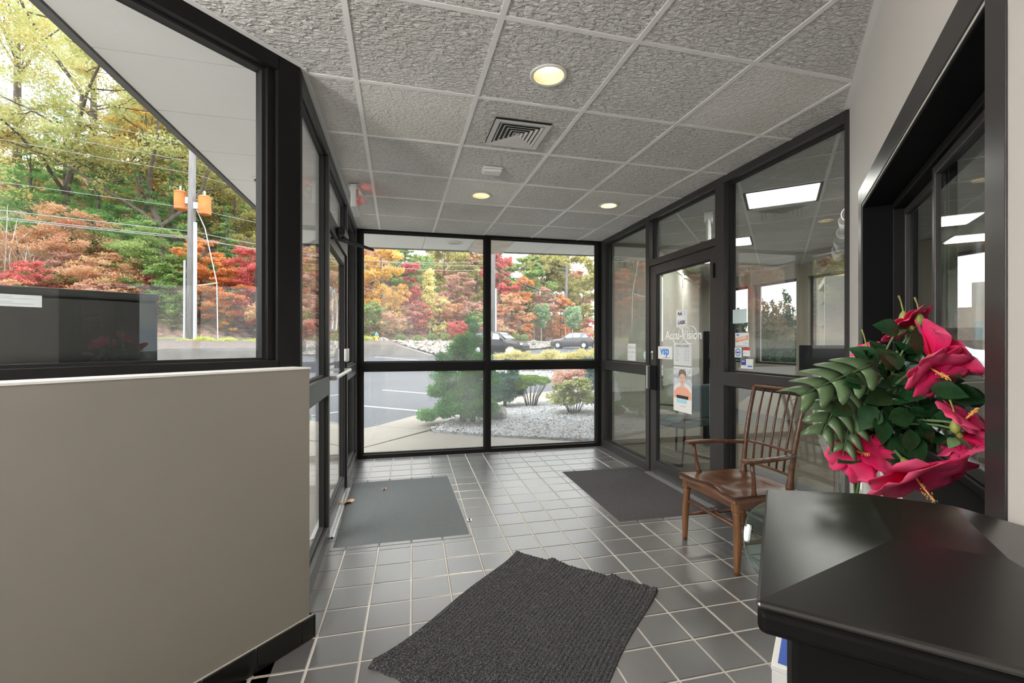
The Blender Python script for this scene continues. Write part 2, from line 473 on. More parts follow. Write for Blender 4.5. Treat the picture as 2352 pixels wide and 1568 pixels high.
# ---- floor: grout bed and one object for each tile in view
floor = MB().prism([(-0.62, 2.2), (-3.1, -0.3), (-1.4, -1.95), (2.64, 2.0), (2.70, 5.50), (-0.58, 5.57)], -0.06, -0.003).build('floor', M['grout'])
tag(floor, 'dark square-tiled lobby floor with pale grout lines', 'floor', kind='structure')
MAT_L = [(-0.425, 3.095), (0.497, 3.092), (0.489, 4.575), (-0.425, 4.59)]
MAT_R = [(1.600, 3.030), (2.492, 3.005), (2.520, 4.437), (1.646, 4.447)]
def fgrid(i, j): return (-0.3434 + 0.2086 * i + 0.0064 * j, 2.617 - 0.0024 * i + 0.2065 * j)
def inside(p, poly):
    s = [((poly[(k + 1) % 4][0] - poly[k][0]) * (p[1] - poly[k][1]) - (poly[(k + 1) % 4][1] - poly[k][1]) * (p[0] - poly[k][0])) for k in range(4)]
    return all(q >= 0 for q in s)
g = 0.0045
tile_mb = MB()
ex = Vector((0.2086 - 2 * g, -0.0024, 0)); ey = Vector((0.0064, 0.2065 - 2 * g, 0))
b_ = 0.003
def tp(a, b, z): q = ex * a + ey * b; return (q.x, q.y, z)
e = b_ / 0.2
tile_mb.add([tp(0, 0, -0.01), tp(1, 0, -0.01), tp(1, 1, -0.01), tp(0, 1, -0.01), tp(0, 0, -0.0022), tp(1, 0, -0.0022), tp(1, 1, -0.0022), tp(0, 1, -0.0022),
             tp(e, e, 0), tp(1 - e, e, 0), tp(1 - e, 1 - e, 0), tp(e, 1 - e, 0)],
            [(0, 1, 5, 4), (1, 2, 6, 5), (2, 3, 7, 6), (3, 0, 4, 7), (4, 5, 9, 8), (5, 6, 10, 9), (6, 7, 11, 10), (7, 4, 8, 11), (8, 9, 10, 11)])
tile_mesh = tile_mb.mesh('tile', M['floor_tile'])
cells = []
ROOM_F = [(-0.46, 2.30), (-3.0, -0.21), (-1.37, -1.84), (2.47, 1.98), (2.575, 5.36), (-0.46, 5.43)]
for i in range(-14, 16):
    for j in range(-23, 15):
        q = [fgrid(i, j), fgrid(i + 1, j), fgrid(i + 1, j + 1), fgrid(i, j + 1)]
        if all(inside(p, MAT_L) for p in q) or all(inside(p, MAT_R) for p in q): continue
        cx, cy = sum(p[0] for p in q) / 4, sum(p[1] for p in q) / 4
        q2 = [fgrid(i + g / .2, j + g / .2), fgrid(i + 1 - g / .2, j + g / .2), fgrid(i + 1 - g / .2, j + 1 - g / .2), fgrid(i + g / .2, j + 1 - g / .2)]
        pc = clip_poly(ROOM_F, q2)
        if len(pc) < 3 or area(pc) < 0.0006: continue
        full = area(pc) > 0.98 * area(q2)
        cells.append((in_frame(cx, cy, 0), i, j, pc, full))
cells.sort(key=lambda c: -c[0])
rest = MB()
for k, (vis, i, j, pc, full) in enumerate(cells):
    if vis > 0 and k < 298:
        if full:
            o = link('tile', tile_mesh, None, floor)
            p = fgrid(i, j)
            o.location = (p[0] + g, p[1] + g, 0.0)
        else:
            MB().prism(pc, -0.01, 0.0).build('tile', M['floor_tile'], floor)
    else:
        rest.prism(pc, -0.01, 0.0)
tag(rest.build('tile_field', M['floor_tile'], floor), kind='stuff')

# ---- ceiling: slab, tiles, white grid
ceiling = MB().prism([(-0.6, 2.3), (-3.1, -0.25), (-1.4, -1.95), (2.6, 2.0), (2.68, 5.5), (-0.6, 5.57)], H + 0.112, H + 0.14).build('ceiling', M['white_paint'])
tag(ceiling, 'lobby drop ceiling of rough grey tiles in a white grid', 'ceiling', kind='structure')
CX0, CY0, CP2 = -0.2002, 1.7727, 0.61
hw = 0.012
fine = {(0, 1), (3, 0)}
recess = {}
for i in range(-6, 6):
    for j in range(-7, 8):
        x0, y0 = CX0 + i * CP2, CY0 + j * CP2
        pc = clip_poly(ROOM, [(x0 + hw, y0 + hw), (x0 + CP2 - hw, y0 + hw), (x0 + CP2 - hw, y0 + CP2 - hw), (x0 + hw, y0 + CP2 - hw)])
        if len(pc) < 3 or area(pc) < 0.0008: continue
        cx, cy = x0 + CP2 / 2, y0 + CP2 / 2
        hole = None
        for (hx, hy) in ((0.72, 2.10), (0.722, 3.961), (1.96, 3.949)):
            if abs(hx - cx) < CP2 / 2 and abs(hy - cy) < CP2 / 2: hole = (hx, hy)
        m_ = M['tile_ceiling_fine'] if (i, j) in fine or hole and j > 1 else M['tile_ceiling']
        if hole:
            n = 24; r = 0.078
            ring = [(hole[0] + r * math.cos(2 * math.pi * k / n), hole[1] + r * math.sin(2 * math.pi * k / n)) for k in range(n)]
            def edge(a):
                dx, dy = math.cos(a), math.sin(a)
                t = 9
                if dx > 1e-9: t = min(t, (x0 + CP2 - hw - hole[0]) / dx)
                if dx < -1e-9: t = min(t, (x0 + hw - hole[0]) / dx)
                if dy > 1e-9: t = min(t, (y0 + CP2 - hw - hole[1]) / dy)
                if dy < -1e-9: t = min(t, (y0 + hw - hole[1]) / dy)
                return t
            angs = sorted([2 * math.pi * k / n for k in range(n)] + [math.atan2(b - hole[1], a - hole[0]) % (2 * math.pi) for a in (x0 + hw, x0 + CP2 - hw) for b in (y0 + hw, y0 + CP2 - hw)])
            mb = MB(); vs = []; fs = []
            for a in angs:
                t = edge(a)
                vs += [(hole[0] + r * math.cos(a), hole[1] + r * math.sin(a), H + 0.004), (hole[0] + t * math.cos(a), hole[1] + t * math.sin(a), H + 0.004)]
            nn = len(angs)
            for k in range(nn):
                k2 = (k + 1) % nn
                fs.append((2 * k, 2 * k2, 2 * k2 + 1, 2 * k + 1))
            mb.add(vs, fs).build('ceiling_tile', m_, ceiling)
        else:
            MB().prism(pc, H + 0.004, H + 0.022).build('ceiling_tile', m_, ceiling)
for i in range(-6, 7):
    x0 = CX0 + i * CP2
    pc = clip_poly(ROOM, [(x0 - hw, -3), (x0 + hw, -3), (x0 + hw, 6), (x0 - hw, 6)])
    if len(pc) >= 3 and area(pc) > 0.002: MB().prism(pc, H, H + 0.03).build('grid_bar', M['grid_white'], ceiling)
for j in range(-7, 9):
    y0 = CY0 + j * CP2
    pc = clip_poly(ROOM, [(-4, y0 - hw), (4, y0 - hw), (4, y0 + hw), (-4, y0 + hw)])
    if len(pc) >= 3 and area(pc) > 0.002: MB().prism(pc, H + 0.0005, H + 0.0295).build('grid_bar', M['grid_white'], ceiling)
for A, B in ((PD, PC), (PC, PL2), (PR2, PE)):
    Mx, L = frame(A, B)
    MB(Mx).box(0, L, 0.0, 0.024, H - 0.001, H + 0.03).build('wall_angle', M['grid_white'], ceiling)
Mx, L = frame(PR2, PE)
# ---- right diagonal wall with the reception opening (local x from the glass corner, y behind the wall)
MW, LW = frame(PE, PR2)
T = 0.20
wr = MB(MW)
S0, S1, Z0, Z1 = 0.462, 1.966, 0.93, 1.988
wr.box(0.02, S0, 0, T, 0, H); wr.box(S1, LW, 0, T, 0, H); wr.box(S0, S1, 0, T, 0, Z0); wr.box(S0, S1, 0, T, Z1, H)
wall_right = wr.build('wall_right', M['wall_white'])
tag(wall_right, 'off-white angled wall around the black reception window', 'wall', kind='structure')
rw = empty('window_1'); tag(rw, 'black-framed sliding reception window set in the angled white wall', 'window', kind='structure')
def casing(s0, s1, z0, z1, wd, y0, y1, name, parent, m_, Mx):
    MB(Mx).box(s0, s0 + wd, y0, y1, z0, z1).build(name, m_, parent, bevel=0.004)
    MB(Mx).box(s1 - wd, s1, y0, y1, z0, z1).build(name, m_, parent, bevel=0.004)
    MB(Mx).box(s0 + wd, s1 - wd, y0, y1, z1 - wd, z1).build(name, m_, parent, bevel=0.004)
    MB(Mx).box(s0 + wd, s1 - wd, y0, y1, z0, z0 + wd).build(name, m_, parent, bevel=0.004)
casing(0.371, 2.0465, 0.85, 2.085, 0.090, -0.004, -0.0005, 'casing', rw, M['bronze_frame'], MW)
casing(S0, S1, Z0, Z1, 0.012, 0.0, T, 'reveal', rw, M['dark_reveal'], MW)
casing(S0 + 0.012, S1 - 0.012, Z0 + 0.012, Z1 - 0.012, 0.030, 0.105, 0.175, 'track_frame', rw, M['black_frame'], MW)
def sash(s0, s1, y0, y1):
    sh = empty('sash'); sh.parent = rw
    for (a, b, c, d_) in ((s0, s0 + .028, 0.975, 1.938), (s1 - .028, s1, 0.975, 1.938), (s0 + .028, s1 - .028, 1.908, 1.938), (s0 + .028, s1 - .028, 0.975, 1.012)):
        MB(MW).box(a, b, y0, y1, c, d_).build('sash_rail', M['bronze_frame'], sh, bevel=0.003)
    MB(MW).box(s0 + .028, s1 - .028, (y0 + y1) / 2 - .003, (y0 + y1) / 2 + .003, 1.012, 1.908).build('pane', M['glass_office'], sh)
sash(0.51, 1.13, 0.142, 0.166)
sash(1.085, 1.92, 0.112, 0.136)

# ---- left wall pieces on the angled side
ML, LL = frame(PC, PL2)                       # y > 0 is the room side
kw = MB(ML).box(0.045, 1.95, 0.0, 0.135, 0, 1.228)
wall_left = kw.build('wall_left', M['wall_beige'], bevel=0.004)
tag(wall_left, 'beige half-height wall under the angled front window', 'wall', kind='structure')
MB(ML).box(0.04, 1.95, -0.002, 0.1365, 1.222, 1.2295).build('wall_cap', M['white_paint'], wall_left)
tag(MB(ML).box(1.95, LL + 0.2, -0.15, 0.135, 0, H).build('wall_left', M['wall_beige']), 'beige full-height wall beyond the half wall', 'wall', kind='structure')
tag(MB().prism([(-1.40, -1.95), (-3.15, -0.2), (-3.28, -0.33), (-1.5, -2.1)], 0, H).build('wall_back', M['wall_white']), 'white end wall of the passage behind the lobby', 'wall', kind='structure')
bb = MB(ML).box(0.03, 1.95, 0.1352, 0.139, 0, 0.104).build('baseboard_left', M['grout'])
tag(bb, 'black tile base course along the beige half wall', 'baseboard', kind='structure')
s = 0.03
for k in range(10):
    l_ = 0.062 if k == 0 else 0.2
    MB(ML).box(s + .002, s + l_ - .002, 0.136, 0.146, 0.002, 0.1).build('base_tile', M['base_tile'], bb, bevel=0.002)
    s += l_
MB(ML).box(0.022, 0.03, 0.03, 0.146, 0.002, 0.1).build('base_tile', M['base_tile'], bb, bevel=0.002)

# ---- shop-front glazing
FM = M['bronze_frame']
DEP = 0.114
def member(Mx, s0, s1, y0, y1, z0, z1, parent, name='frame_bar', m_=None, bev=0.003):
    return MB(Mx).box(s0, s1, y0, y1, z0, z1).build(name, m_ or FM, parent, bevel=bev)
def pane(Mx, s0, s1, y, z0, z1, parent, m_):
    st = 0.012
    o = MB(Mx).box(s0, s1, y - .003, y + .003, z0, z1).build('pane', m_, parent)
    for (a, b, c, d_) in ((s0, s0 + st, z0, z1), (s1 - st, s1, z0, z1), (s0 + st, s1 - st, z0, z0 + st), (s0 + st, s1 - st, z1 - st, z1)):
        MB(Mx).box(a, b, y - .016, y + .016, c, d_).build('glazing_bead', M['gasket'], parent)
    return o
RZ0, RZ1 = 1.006, 1.114

# angled window over the half wall
w2 = empty('window_2'); tag(w2, 'large black-framed window above the beige half wall', 'window', kind='structure')
cp = [(PC[0], PC[1]), (PC[0] - .1145, PC[1] + 0.035), (PC[0] - 0.155, PC[1] - 0.005), (PC[0] - 0.078, PC[1] - 0.078)]
MB().prism([(PC[0], PC[1] + 0.05), (PC[0] - .114, PC[1] + 0.05), (PC[0] - 0.163, PC[1] - 0.0), (PC[0] - 0.082, PC[1] - 0.082), PC], 0.0, H + 0.02).build('corner_post', M['black_frame'], w2, bevel=0.006)
member(ML, 0.10, 1.95, -DEP, 0.0, 2.588, H + 0.02, w2, m_=M['black_frame'])
member(ML, 0.10, 1.95, -DEP, 0.0, 1.2, 1.262, w2, m_=M['black_frame'])
member(ML, 0.116, 0.150, -DEP, -0.02, 1.262, 2.588, w2, m_=M['black_frame'])
member(ML, 1.88, 1.95, -DEP, 0.0, 1.262, 2.588, w2, m_=M['black_frame'])
pane(ML, 0.15, 1.88, -0.06, 1.262, 2.588, w2, M['glass'])
MB(ML).box(0.10, 1.95, -DEP - .02, -0.0, 0.0, 1.2).build('apron', M['concrete_grey'], w2)

# left glazing with the entrance door (local y > 0 is outside)
MG, LG = frame(PC, PD)
w3 = empty('window_3'); tag(w3, 'dark-framed glass sidelights either side of the entrance door', 'window', kind='structure')
DL = 0.062
for (a, b) in ((0.905, 0.965), (2.045, 2.105), (LG - 0.06, LG + .11)): member(MG, a, b, 0, DL, 0, H + .02, w3)
for (a, b) in ((0.03, 0.905), (2.105, LG - .06)):
    member(MG, a, b, 0, DL, 2.60, H + .02, w3); member(MG, a, b, 0.0, DL, RZ0 - .015, RZ1, w3); member(MG, a, b, 0, DL, -0.02, 0.10, w3)
    pane(MG, a, b, 0.044, RZ1, 2.60, w3, M['glass']); pane(MG, a, b, 0.044, 0.10, RZ0 - .015, w3, M['glass'])
member(MG, 0.965, 2.045, 0, DL, 2.135, 2.25, w3); member(MG, 0.965, 2.045, 0, DL, 2.60, H + .02, w3)
pane(MG, 0.965, 2.045, 0.044, 2.25, 2.60, w3, M['glass'])
th = MB(MG)
for k in range(6): th.box(0.965, 2.045, -0.02 + k * 0.024, -0.006 + k * 0.024, 0.0, 0.010)
th.box(0.965, 2.045, -0.026, 0.13, -0.004, 0.005)
th.build('threshold', M['aluminium'], w3)
d1 = empty('door_1'); tag(d1, 'glass entrance door in the left glazing with push bar and closer', 'door', kind='structure')
y0, y1 = 0.018, 0.060
for (a, b, c, d_) in ((0.972, 1.032, 0.015, 2.128), (1.978, 2.038, 0.015, 2.128), (1.032, 1.978, 2.05, 2.128), (1.032, 1.978, 0.015, 0.13)):
    MB(MG).box(a, b, y0, y1, c, d_).build('door_rail', FM, d1, bevel=0.003)
pane(MG, 1.032, 1.978, 0.040, 0.13, 2.05, d1, M['glass'])
MB(MG).tube([(1.0, -0.03, 1.095), (2.01, -0.03, 1.095)], 0.014, 12).build('push_bar', M['aluminium'], d1)
for s in (1.01, 2.0): MB(MG).box(s - .015, s + .015, -0.04, 0.018, 1.08, 1.11).build('bar_bracket', M['aluminium'], d1)
MB(MG).box(1.955, 2.035, -0.020, 0.018, 1.17, 1.29).build('lock_case', M['aluminium'], d1, bevel=0.01)
cl = MB(MG).box(1.30, 1.58, -0.062, -0.002, 2.165, 2.225).build('closer_body', M['bronze_frame'], d1, bevel=0.012)
MB().tube([MG @ Vector((1.40, -0.03, 2.16)), Vector((-0.21, 4.16, 2.165))], 0.009, 8).build('closer_arm', M['black_frame'], d1)
MB().tube([Vector((-0.21, 4.16, 2.158)), MG @ Vector((1.15, 0.015, 2.10))], 0.008, 8).build('closer_arm', M['black_frame'], d1)
for (cs, r_) in ((1.30, 0.13), (1.52, 0.13)):
    ring = [(cs + r_ * math.cos(2 * math.pi * k / 28), 0.035, 1.60 + 1.25 * r_ * math.sin(2 * math.pi * k / 28)) for k in range(29)]
    MB(MG).tube(ring, 0.006, 6, cap=False).build('logo_ring', M['letter_white'], d1)
Mt = MG @ Matrix(((-1, 0, 0, 1.42), (0, 0, 1, 0.046), (0, 1, 0, 1.60), (0, 0, 0, 1)))
text_mesh('lettering', 'Accu-Vision', 0.16, Mt, M['letter_white'], d1)
for k in range(6): MB(MG).box(1.12, 1.40 + 0.05 * (k % 2), 0.0345, 0.0365, 1.10 + k * .045, 1.122 + k * .045).build('hours_line', M['letter_white'], d1)

# far window, two by two panes (local y > 0 is outside)
MFa, LF = frame(PF, PD)
MFa = MFa @ Matrix.Translation((0, 0, 0))
# y > 0 of PF->PD points to -Y (room); use outside = negative
w4 = empty('window_4'); tag(w4, 'wide four-pane black-framed window at the far end of the lobby', 'window', kind='structure')
BK = M['black_frame']
mid0, mid1 = LF - 1.558, LF - 1.488
for (a, b) in ((-0.02, 0.05), (mid0, mid1), (LF - 0.054, LF + .01)): member(MFa, a, b, -DEP, 0, -0.02, H + .02, w4, m_=BK)
for (a, b) in ((0.05, mid0), (mid1, LF - 0.054)):
    member(MFa, a, b, -DEP, 0, 2.632, H + .02, w4, m_=BK); member(MFa, a, b, -DEP, 0, RZ0 + .008, RZ1, w4, m_=BK); member(MFa, a, b, -DEP, 0, -0.02, 0.045, w4, m_=BK)
    pane(MFa, a, b, -0.062, RZ1, 2.632, w4, M['glass_dusty']); pane(MFa, a, b, -0.062, 0.045, RZ0 + .008, w4, M['glass_dusty'])
MB().prism([(2.56, 5.39), (2.72, 5.38), (2.72, 5.53), (2.56, 5.53)], -0.02, H + .02).build('corner_post', BK, w4, bevel=0.004)
MB().prism([(-0.45, 5.45), (-0.45, 5.58), (-0.58, 5.58), (-0.58, 5.45)], -0.02, H + .02).build('corner_post', BK, w4, bevel=0.004)

# right glazing with the shop door (local y > 0 is the room side)
MR, LR = frame(PE, PF)
w5 = empty('window_5'); tag(w5, 'dark-framed glass partition between the lobby and the office', 'window', kind='structure')
for (a, b) in ((-0.015, 0.030), (1.045, 1.150), (2.192, 2.262), (LR - 0.05, LR + .02)): member(MR, a, b, -DEP, 0, -0.02, H + .02, w5)
for (a, b) in ((0.030, 1.045), (2.262, LR - .05)):
    member(MR, a, b, -DEP, 0, 2.606, H + .02, w5); member(MR, a, b, -DEP, 0, RZ0, RZ1, w5); member(MR, a, b, -DEP, 0, -0.02, 0.085, w5)
    pane(MR, a, b, -0.070, RZ1, 2.606, w5, M['glass_office']); pane(MR, a, b, -0.070, 0.085, RZ0, w5, M['glass_office'])
member(MR, 1.150, 2.192, -DEP, 0, 2.132, 2.195, w5); member(MR, 1.150, 2.192, -DEP, 0, 2.606, H + .02, w5)
pane(MR, 1.150, 2.192, -0.070, 2.195, 2.606, w5, M['glass_office'])
MB(MR).box(1.150, 2.192, -DEP, 0.05, -0.003, 0.010).build('threshold', M['aluminium'], w5)
d2 = empty('door_2'); tag(d2, 'dark-framed glass office door covered with posters and white lettering', 'door', kind='structure')
for (a, b, c, d_) in ((1.158, 1.225, 0.012, 2.126), (2.075, 2.185, 0.012, 2.126), (1.225, 2.075, 2.035, 2.126), (1.225, 2.075, 0.012, 0.145)):
    MB(MR).box(a, b, -0.058, -0.012, c, d_).build('door_rail', FM, d2, bevel=0.003)
pane(MR, 1.225, 2.075, -0.035, 0.145, 2.035, d2, M['glass_office'])
MB(MR).box(2.035, 2.155, -0.010, 0.012, 0.865, 1.112).build('pull_plate', M['dark_reveal'], d2, bevel=0.004)
MB(MR).box(2.150, 2.172, -0.012, 0.045, 0.868, 1.108).build('pull_handle', M['aluminium'], d2, bevel=0.006)
MB(MR @ Matrix.Translation((2.14, -0.012, 1.245)) @ Matrix.Rotation(-math.pi / 2, 4, 'X')).lathe([(0.018, 0), (0.018, .006), (0.012, .012), (0.006, .018)], 16).build('lock_cylinder', M['chrome'], d2)
MB(MR).box(2.128, 2.150, -0.012, -0.006, 1.17, 1.225).build('lock_plate', M['aluminium'], d2)
for z in (0.25, 1.93): MB(MR).box(1.148, 1.162, -0.020, 0.014, z - .06, z + .06).build('hinge', M['black_frame'], d2, bevel=0.004)

# ---- soffit, fascia, roof
SZ = 2.765
soff = MB().prism([(-1.44, -0.6), (-0.62, -0.6), (-0.62, 1.6), (-0.62, 5.6), (2.6, 5.55), (3.6, 5.5), (3.6, 6.72), (-1.44, 7.10)], SZ + 0.02, SZ + 0.05).build('ceiling', M['soffit'])
tag(soff, 'pale soffit of flat panels under the roof overhang outside the windows', 'soffit', kind='structure')
SOF = [(-1.43, -1.6), (-3.0, -1.6), (-3.0, -0.3), (-0.62, 2.12), (-0.56, 5.58), (3.6, 5.50), (3.6, 6.73), (-1.43, 7.09)]
def spanel(poly, z0=SZ, m_=None):
    if len(poly) >= 3 and area(poly) > .01: MB().prism(poly, z0, z0 + 0.018).build('soffit_panel', m_ or M['soffit'], soff)
for j in range(13):
    ya = -1.6 + j * 0.6
    spanel(clip_poly([(-1.43, -1.6), (-0.60, 2.1 - 3.9 + 1.96), (-0.60, 2.16), (-0.565, 5.58), (-0.565, 7.02), (-1.43, 7.09)], [(-1.44, ya + .003), (-0.5, ya + .003), (-0.5, ya + .597), (-1.44, ya + .597)]))
for i, (xa, xb) in enumerate(((-0.562, 0.36), (0.366, 1.04), (1.60, 2.2), (2.206, 2.8), (2.806, 3.6))):
    spanel(clip_poly([(-0.562, 5.58), (3.6, 5.51), (3.6, 6.73), (-0.562, 7.02)], [(xa, 5), (xb, 5), (xb, 8), (xa, 8)]))
MB().grid(lambda a, b: (1.045 + a * 0.55, 5.60 + b * 1.28 - a * .03, SZ + 0.012 - 0.035 * math.sin(math.pi * a) * (0.3 + b) - 0.02 * b), 10, 8).build('soffit_panel', M['soffit_stained'], soff, smooth=True)
MB().add([(1.62, 6.86, SZ), (1.52, 6.90, SZ - .10), (1.50, 6.60, SZ), (1.63, 6.87, SZ + .004), (1.51, 6.61, SZ + .004)], [(0, 1, 2), (3, 1, 0), (4, 1, 3), (2, 1, 4)]).build('soffit_panel', M['soffit_stained'], soff)
fas = MB()
fas.box(-1.475, -1.435, -3.5, 7.14, SZ - 0.012, SZ + 0.35)
fas.prism([(-1.475, 7.09), (3.7, 6.72), (3.7, 6.76), (-1.475, 7.14)], SZ - 0.012, SZ + 0.35)
tag(fas.build('trim_1', M['fascia']), 'thin dark fascia along the outer edge of the roof overhang', 'fascia', kind='structure')
roof = MB().prism([(-1.44, -4.0), (7.0, -4.0), (7.0, 8.4), (6.2, 8.4), (4.6, 6.7), (-1.44, 7.09)], SZ + 0.06, SZ + 0.34)
roof.prism([(-3.6, -4.0), (-1.44, -4.0), (-1.44, 0.2), (-3.6, 0.2)], SZ + 0.06, SZ + 0.34)
tag(roof.build('roof', M['fascia']), 'flat dark roof slab over the lobby and office', 'roof', kind='structure')
# ------------------------------------------------------------------ lobby objects
def ribbed(name, O, A, B, ribs, amp, m_, per=6, nv=40, wave=0.0, thick=0.006, base=0.001, skew=None):
    """mat from corner O along A (across the ribs) and B (along the ribs)"""
    O, A, B = Vector((*O, 0)), Vector((*A, 0)) - Vector((*O, 0)), Vector((*B, 0)) - Vector((*O, 0))
    K = Vector((*skew, 0)) if skew else None
    nu = ribs * per
    rr = random.Random(5)
    ph = [rr.uniform(0, 6.28) for _ in range(6)]
    def fn(a, b):
        p = O + A * a + B * b
        if K is not None: p = O + A * a + B * b + K * (a * b)
        z = base + thick + amp * math.cos(2 * math.pi * ribs * a)
        if wave:
            ed = (math.exp(-b * 14) + math.exp(-(1 - b) * 14))
            w_ = math.sin(13 * a + ph[0]) + 0.6 * math.sin(31 * a + ph[1]) + 0.4 * math.sin(57 * a + ph[2])
            p = p + B.normalized() * (wave * w_ * ed * 0.5) + A.normalized() * (wave * 0.4 * math.sin(9 * b + ph[3]))
            z += wave * 0.8 * abs(w_) * ed
        if a in (0.0, 1.0) or b in (0.0, 1.0): z = base
        return (p.x, p.y, z)
    return MB().grid(fn, nu, nv).build(name, m_, smooth=True)

o = ribbed('floor_mat', (-0.106, 1.950), (0.520, 1.345), (0.748, 2.785), 44, 0.0028, M['mat_charcoal'], nv=60, wave=0.018)
tag(o, 'charcoal ribbed mat with wavy edges lying askew in the foreground', 'mat')
o = ribbed('floor_mat', (-0.412, 3.105), (0.490, 3.098), (-0.412, 4.585), 72, 0.0006, M['mat_grey'], per=4, nv=24, thick=0.004, base=-0.002)
tag(o, 'grey ribbed mat set into the tiles before the entrance door', 'mat')
o = ribbed('floor_mat', (1.612, 3.042), (2.478, 3.012), (1.655, 4.440), 60, 0.0007, M['mat_black'], per=4, nv=24, thick=0.004, base=-0.002)
tag(o, 'dark grey mat set into the tiles before the office door', 'mat')
for poly, lab in ((MAT_L, 'thin metal rim around the grey mat at the entrance door'), (MAT_R, 'thin metal rim around the dark mat at the office door')):
    mf = empty('mat_frame', (poly[0][0], poly[0][1], 0)); tag(mf, lab, 'mat frame')
    for k in range(4):
        Mx, L = frame(poly[k], poly[(k + 1) % 4])
        MB(Matrix.Translation((-poly[0][0], -poly[0][1], 0)) @ Mx).box(-0.003, L + .003, -0.004, 0.003, -0.003, 0.002).build('rim_bar', M['rim_metal'], mf)

# recessed downlights
def downlight(x, y, lit, label):
    t = empty('recessed_downlight', (x, y, H)); tag(t, label, 'ceiling light', 'recessed downlights in the lobby ceiling')
    MB().lathe([(0.076, 0.003), (0.093, 0.002), (0.093, -0.004), (0.086, -0.007), (0.076, -0.004)], 36, cap=False).build('trim_ring', M['white_plastic'], t, smooth=True)
    prof = [(0.0755, -0.004)]
    for k in range(6):
        prof += [(0.0745 - .0006 * k, 0.004 + k * .011), (0.0725 - .0006 * k, 0.008 + k * .011), (0.0725 - .0006 * k, 0.012 + k * .011)]
    prof += [(0.066, 0.090), (0.0, 0.096)]
    bf = MB().lathe(prof[::-1], 32, cap=False).build('baffle', M['baffle_warm'], t, smooth=False)
    if lit:
        MB().lathe([(0.0, 0.045), (0.024, 0.048), (0.036, 0.060), (0.036, 0.072), (0.02, 0.09)], 24, cap=False).build('bulb', M['lamp_warm'] if lit == 1 else M['lamp_white'], bf, smooth=True)
        ld = bpy.data.lights.new('downlight_lamp', 'SPOT'); ld.energy = 26 if lit == 1 else 16; ld.spot_size = math.radians(110); ld.spot_blend = 0.8
        ld.color = (1.0, 0.87, 0.68) if lit == 1 else (1.0, 0.95, 0.88); ld.shadow_soft_size = 0.04
        lo = bpy.data.objects.new('downlight_lamp', ld); COL.objects.link(lo); lo.parent = t; lo.location = (0, 0, -0.006)
    return t
downlight(0.720, 2.100, 1, 'lit recessed downlight nearest the camera')
downlight(0.722, 3.961, 1, 'small lit recessed downlight beyond the smoke detector')
downlight(1.960, 3.949, 2, 'white recessed downlight above the office door mat')

# unseen fill globes behind the camera, added to brighten the ceiling and lobby
M['globe'] = mat('fill_globe_glow', (1, 1, 1), .4, emit=(1.0, 0.975, 0.94), estr=66.0)
for (sx, lab) in ((2.35, 'added fill globe on the passage wall, nearer the lobby'), (3.2, 'added fill globe on the passage wall, farther from the lobby')):
    p_ = ML @ Vector((sx, 0.135, 1.75))
    t = empty('fill_globe', p_, math.atan2(ML[1][0], ML[0][0])); tag(t, lab, 'fill light', 'added fill globes on the passage wall')
    MB(Matrix.Rotation(-math.pi / 2, 4, 'X')).lathe([(.0, 0), (.06, 0), (.06, .015), (.0, .02)], 20, cap=False).build('backplate', M['white_plastic'], t, smooth=True)
    MB().tube([(0, .01, 0), (0, .20, 0), (0, .26, .03)], .010, 8).build('arm', M['chrome'], t)
    MB(Matrix.Translation((0, .28, .14))).lathe([(.0, -.11)] + [(.11 * math.sin(math.pi * k / 12), -.11 * math.cos(math.pi * k / 12)) for k in range(1, 12)] + [(.0, .11)], 24, cap=False).build('globe', M['globe'], t, smooth=True)

# air diffuser
t = empty('air_diffuser', (0.728, 2.735, H)); tag(t, 'square white louvred air diffuser in the lobby ceiling', 'air vent')
def ring_box(mb, r0, r1, za, zb):
    c = [(-r0, -r0), (r0, -r0), (r0, r0), (-r0, r0)]; d_ = [(-r1, -r1), (r1, -r1), (r1, r1), (-r1, r1)]
    vs = [(p[0], p[1], za) for p in c] + [(p[0], p[1], zb) for p in d_] + [(p[0] * .992, p[1] * .992, za + .003) for p in c] + [(p[0] * .992, p[1] * .992, zb + .003) for p in d_]
    fs = []
    for k in range(4):
        k2 = (k + 1) % 4
        fs += [(k, k2, 4 + k2, 4 + k), (8 + k, 12 + k, 12 + k2, 8 + k2), (k, 8 + k, 8 + k2, k2), (4 + k, 4 + k2, 12 + k2, 12 + k)]
    mb.add(vs, fs); return mb
ring_box(MB(), 0.172, 0.140, -0.012, -0.010).build('outer_frame', M['grille_white'], t)
MB().box(-0.172, 0.172, -0.172, 0.172, -0.002, 0.004).build('backing', M['grille_dark'], t)
for r0 in (0.134, 0.108, 0.082, 0.056, 0.032):
    ring_box(MB(), r0, r0 - 0.013, -0.012, -0.004).build('louvre', M['grille_white'], t)
MB().add([(-.014, -.014, -.006), (.014, -.014, -.006), (.014, .014, -.006), (-.014, .014, -.006), (0, 0, -.003)], [(0, 1, 4), (1, 2, 4), (2, 3, 4), (3, 0, 4), (3, 2, 1, 0)]).build('louvre', M['grille_white'], t)
t.rotation_euler = (0, 0, 0)

t = empty('smoke_detector', (0.69, 3.33, H)); tag(t, 'oblong white smoke detector on the lobby ceiling', 'smoke detector')
MB().box(-0.075, 0.075, -0.05, 0.05, -0.014, 0).build('base', M['white_plastic'], t, bevel=0.01)
MB().box(-0.07, 0.07, -0.045, 0.045, -0.036, -0.014).build('cover', M['white_plastic'], t, bevel=0.016, seg=3)

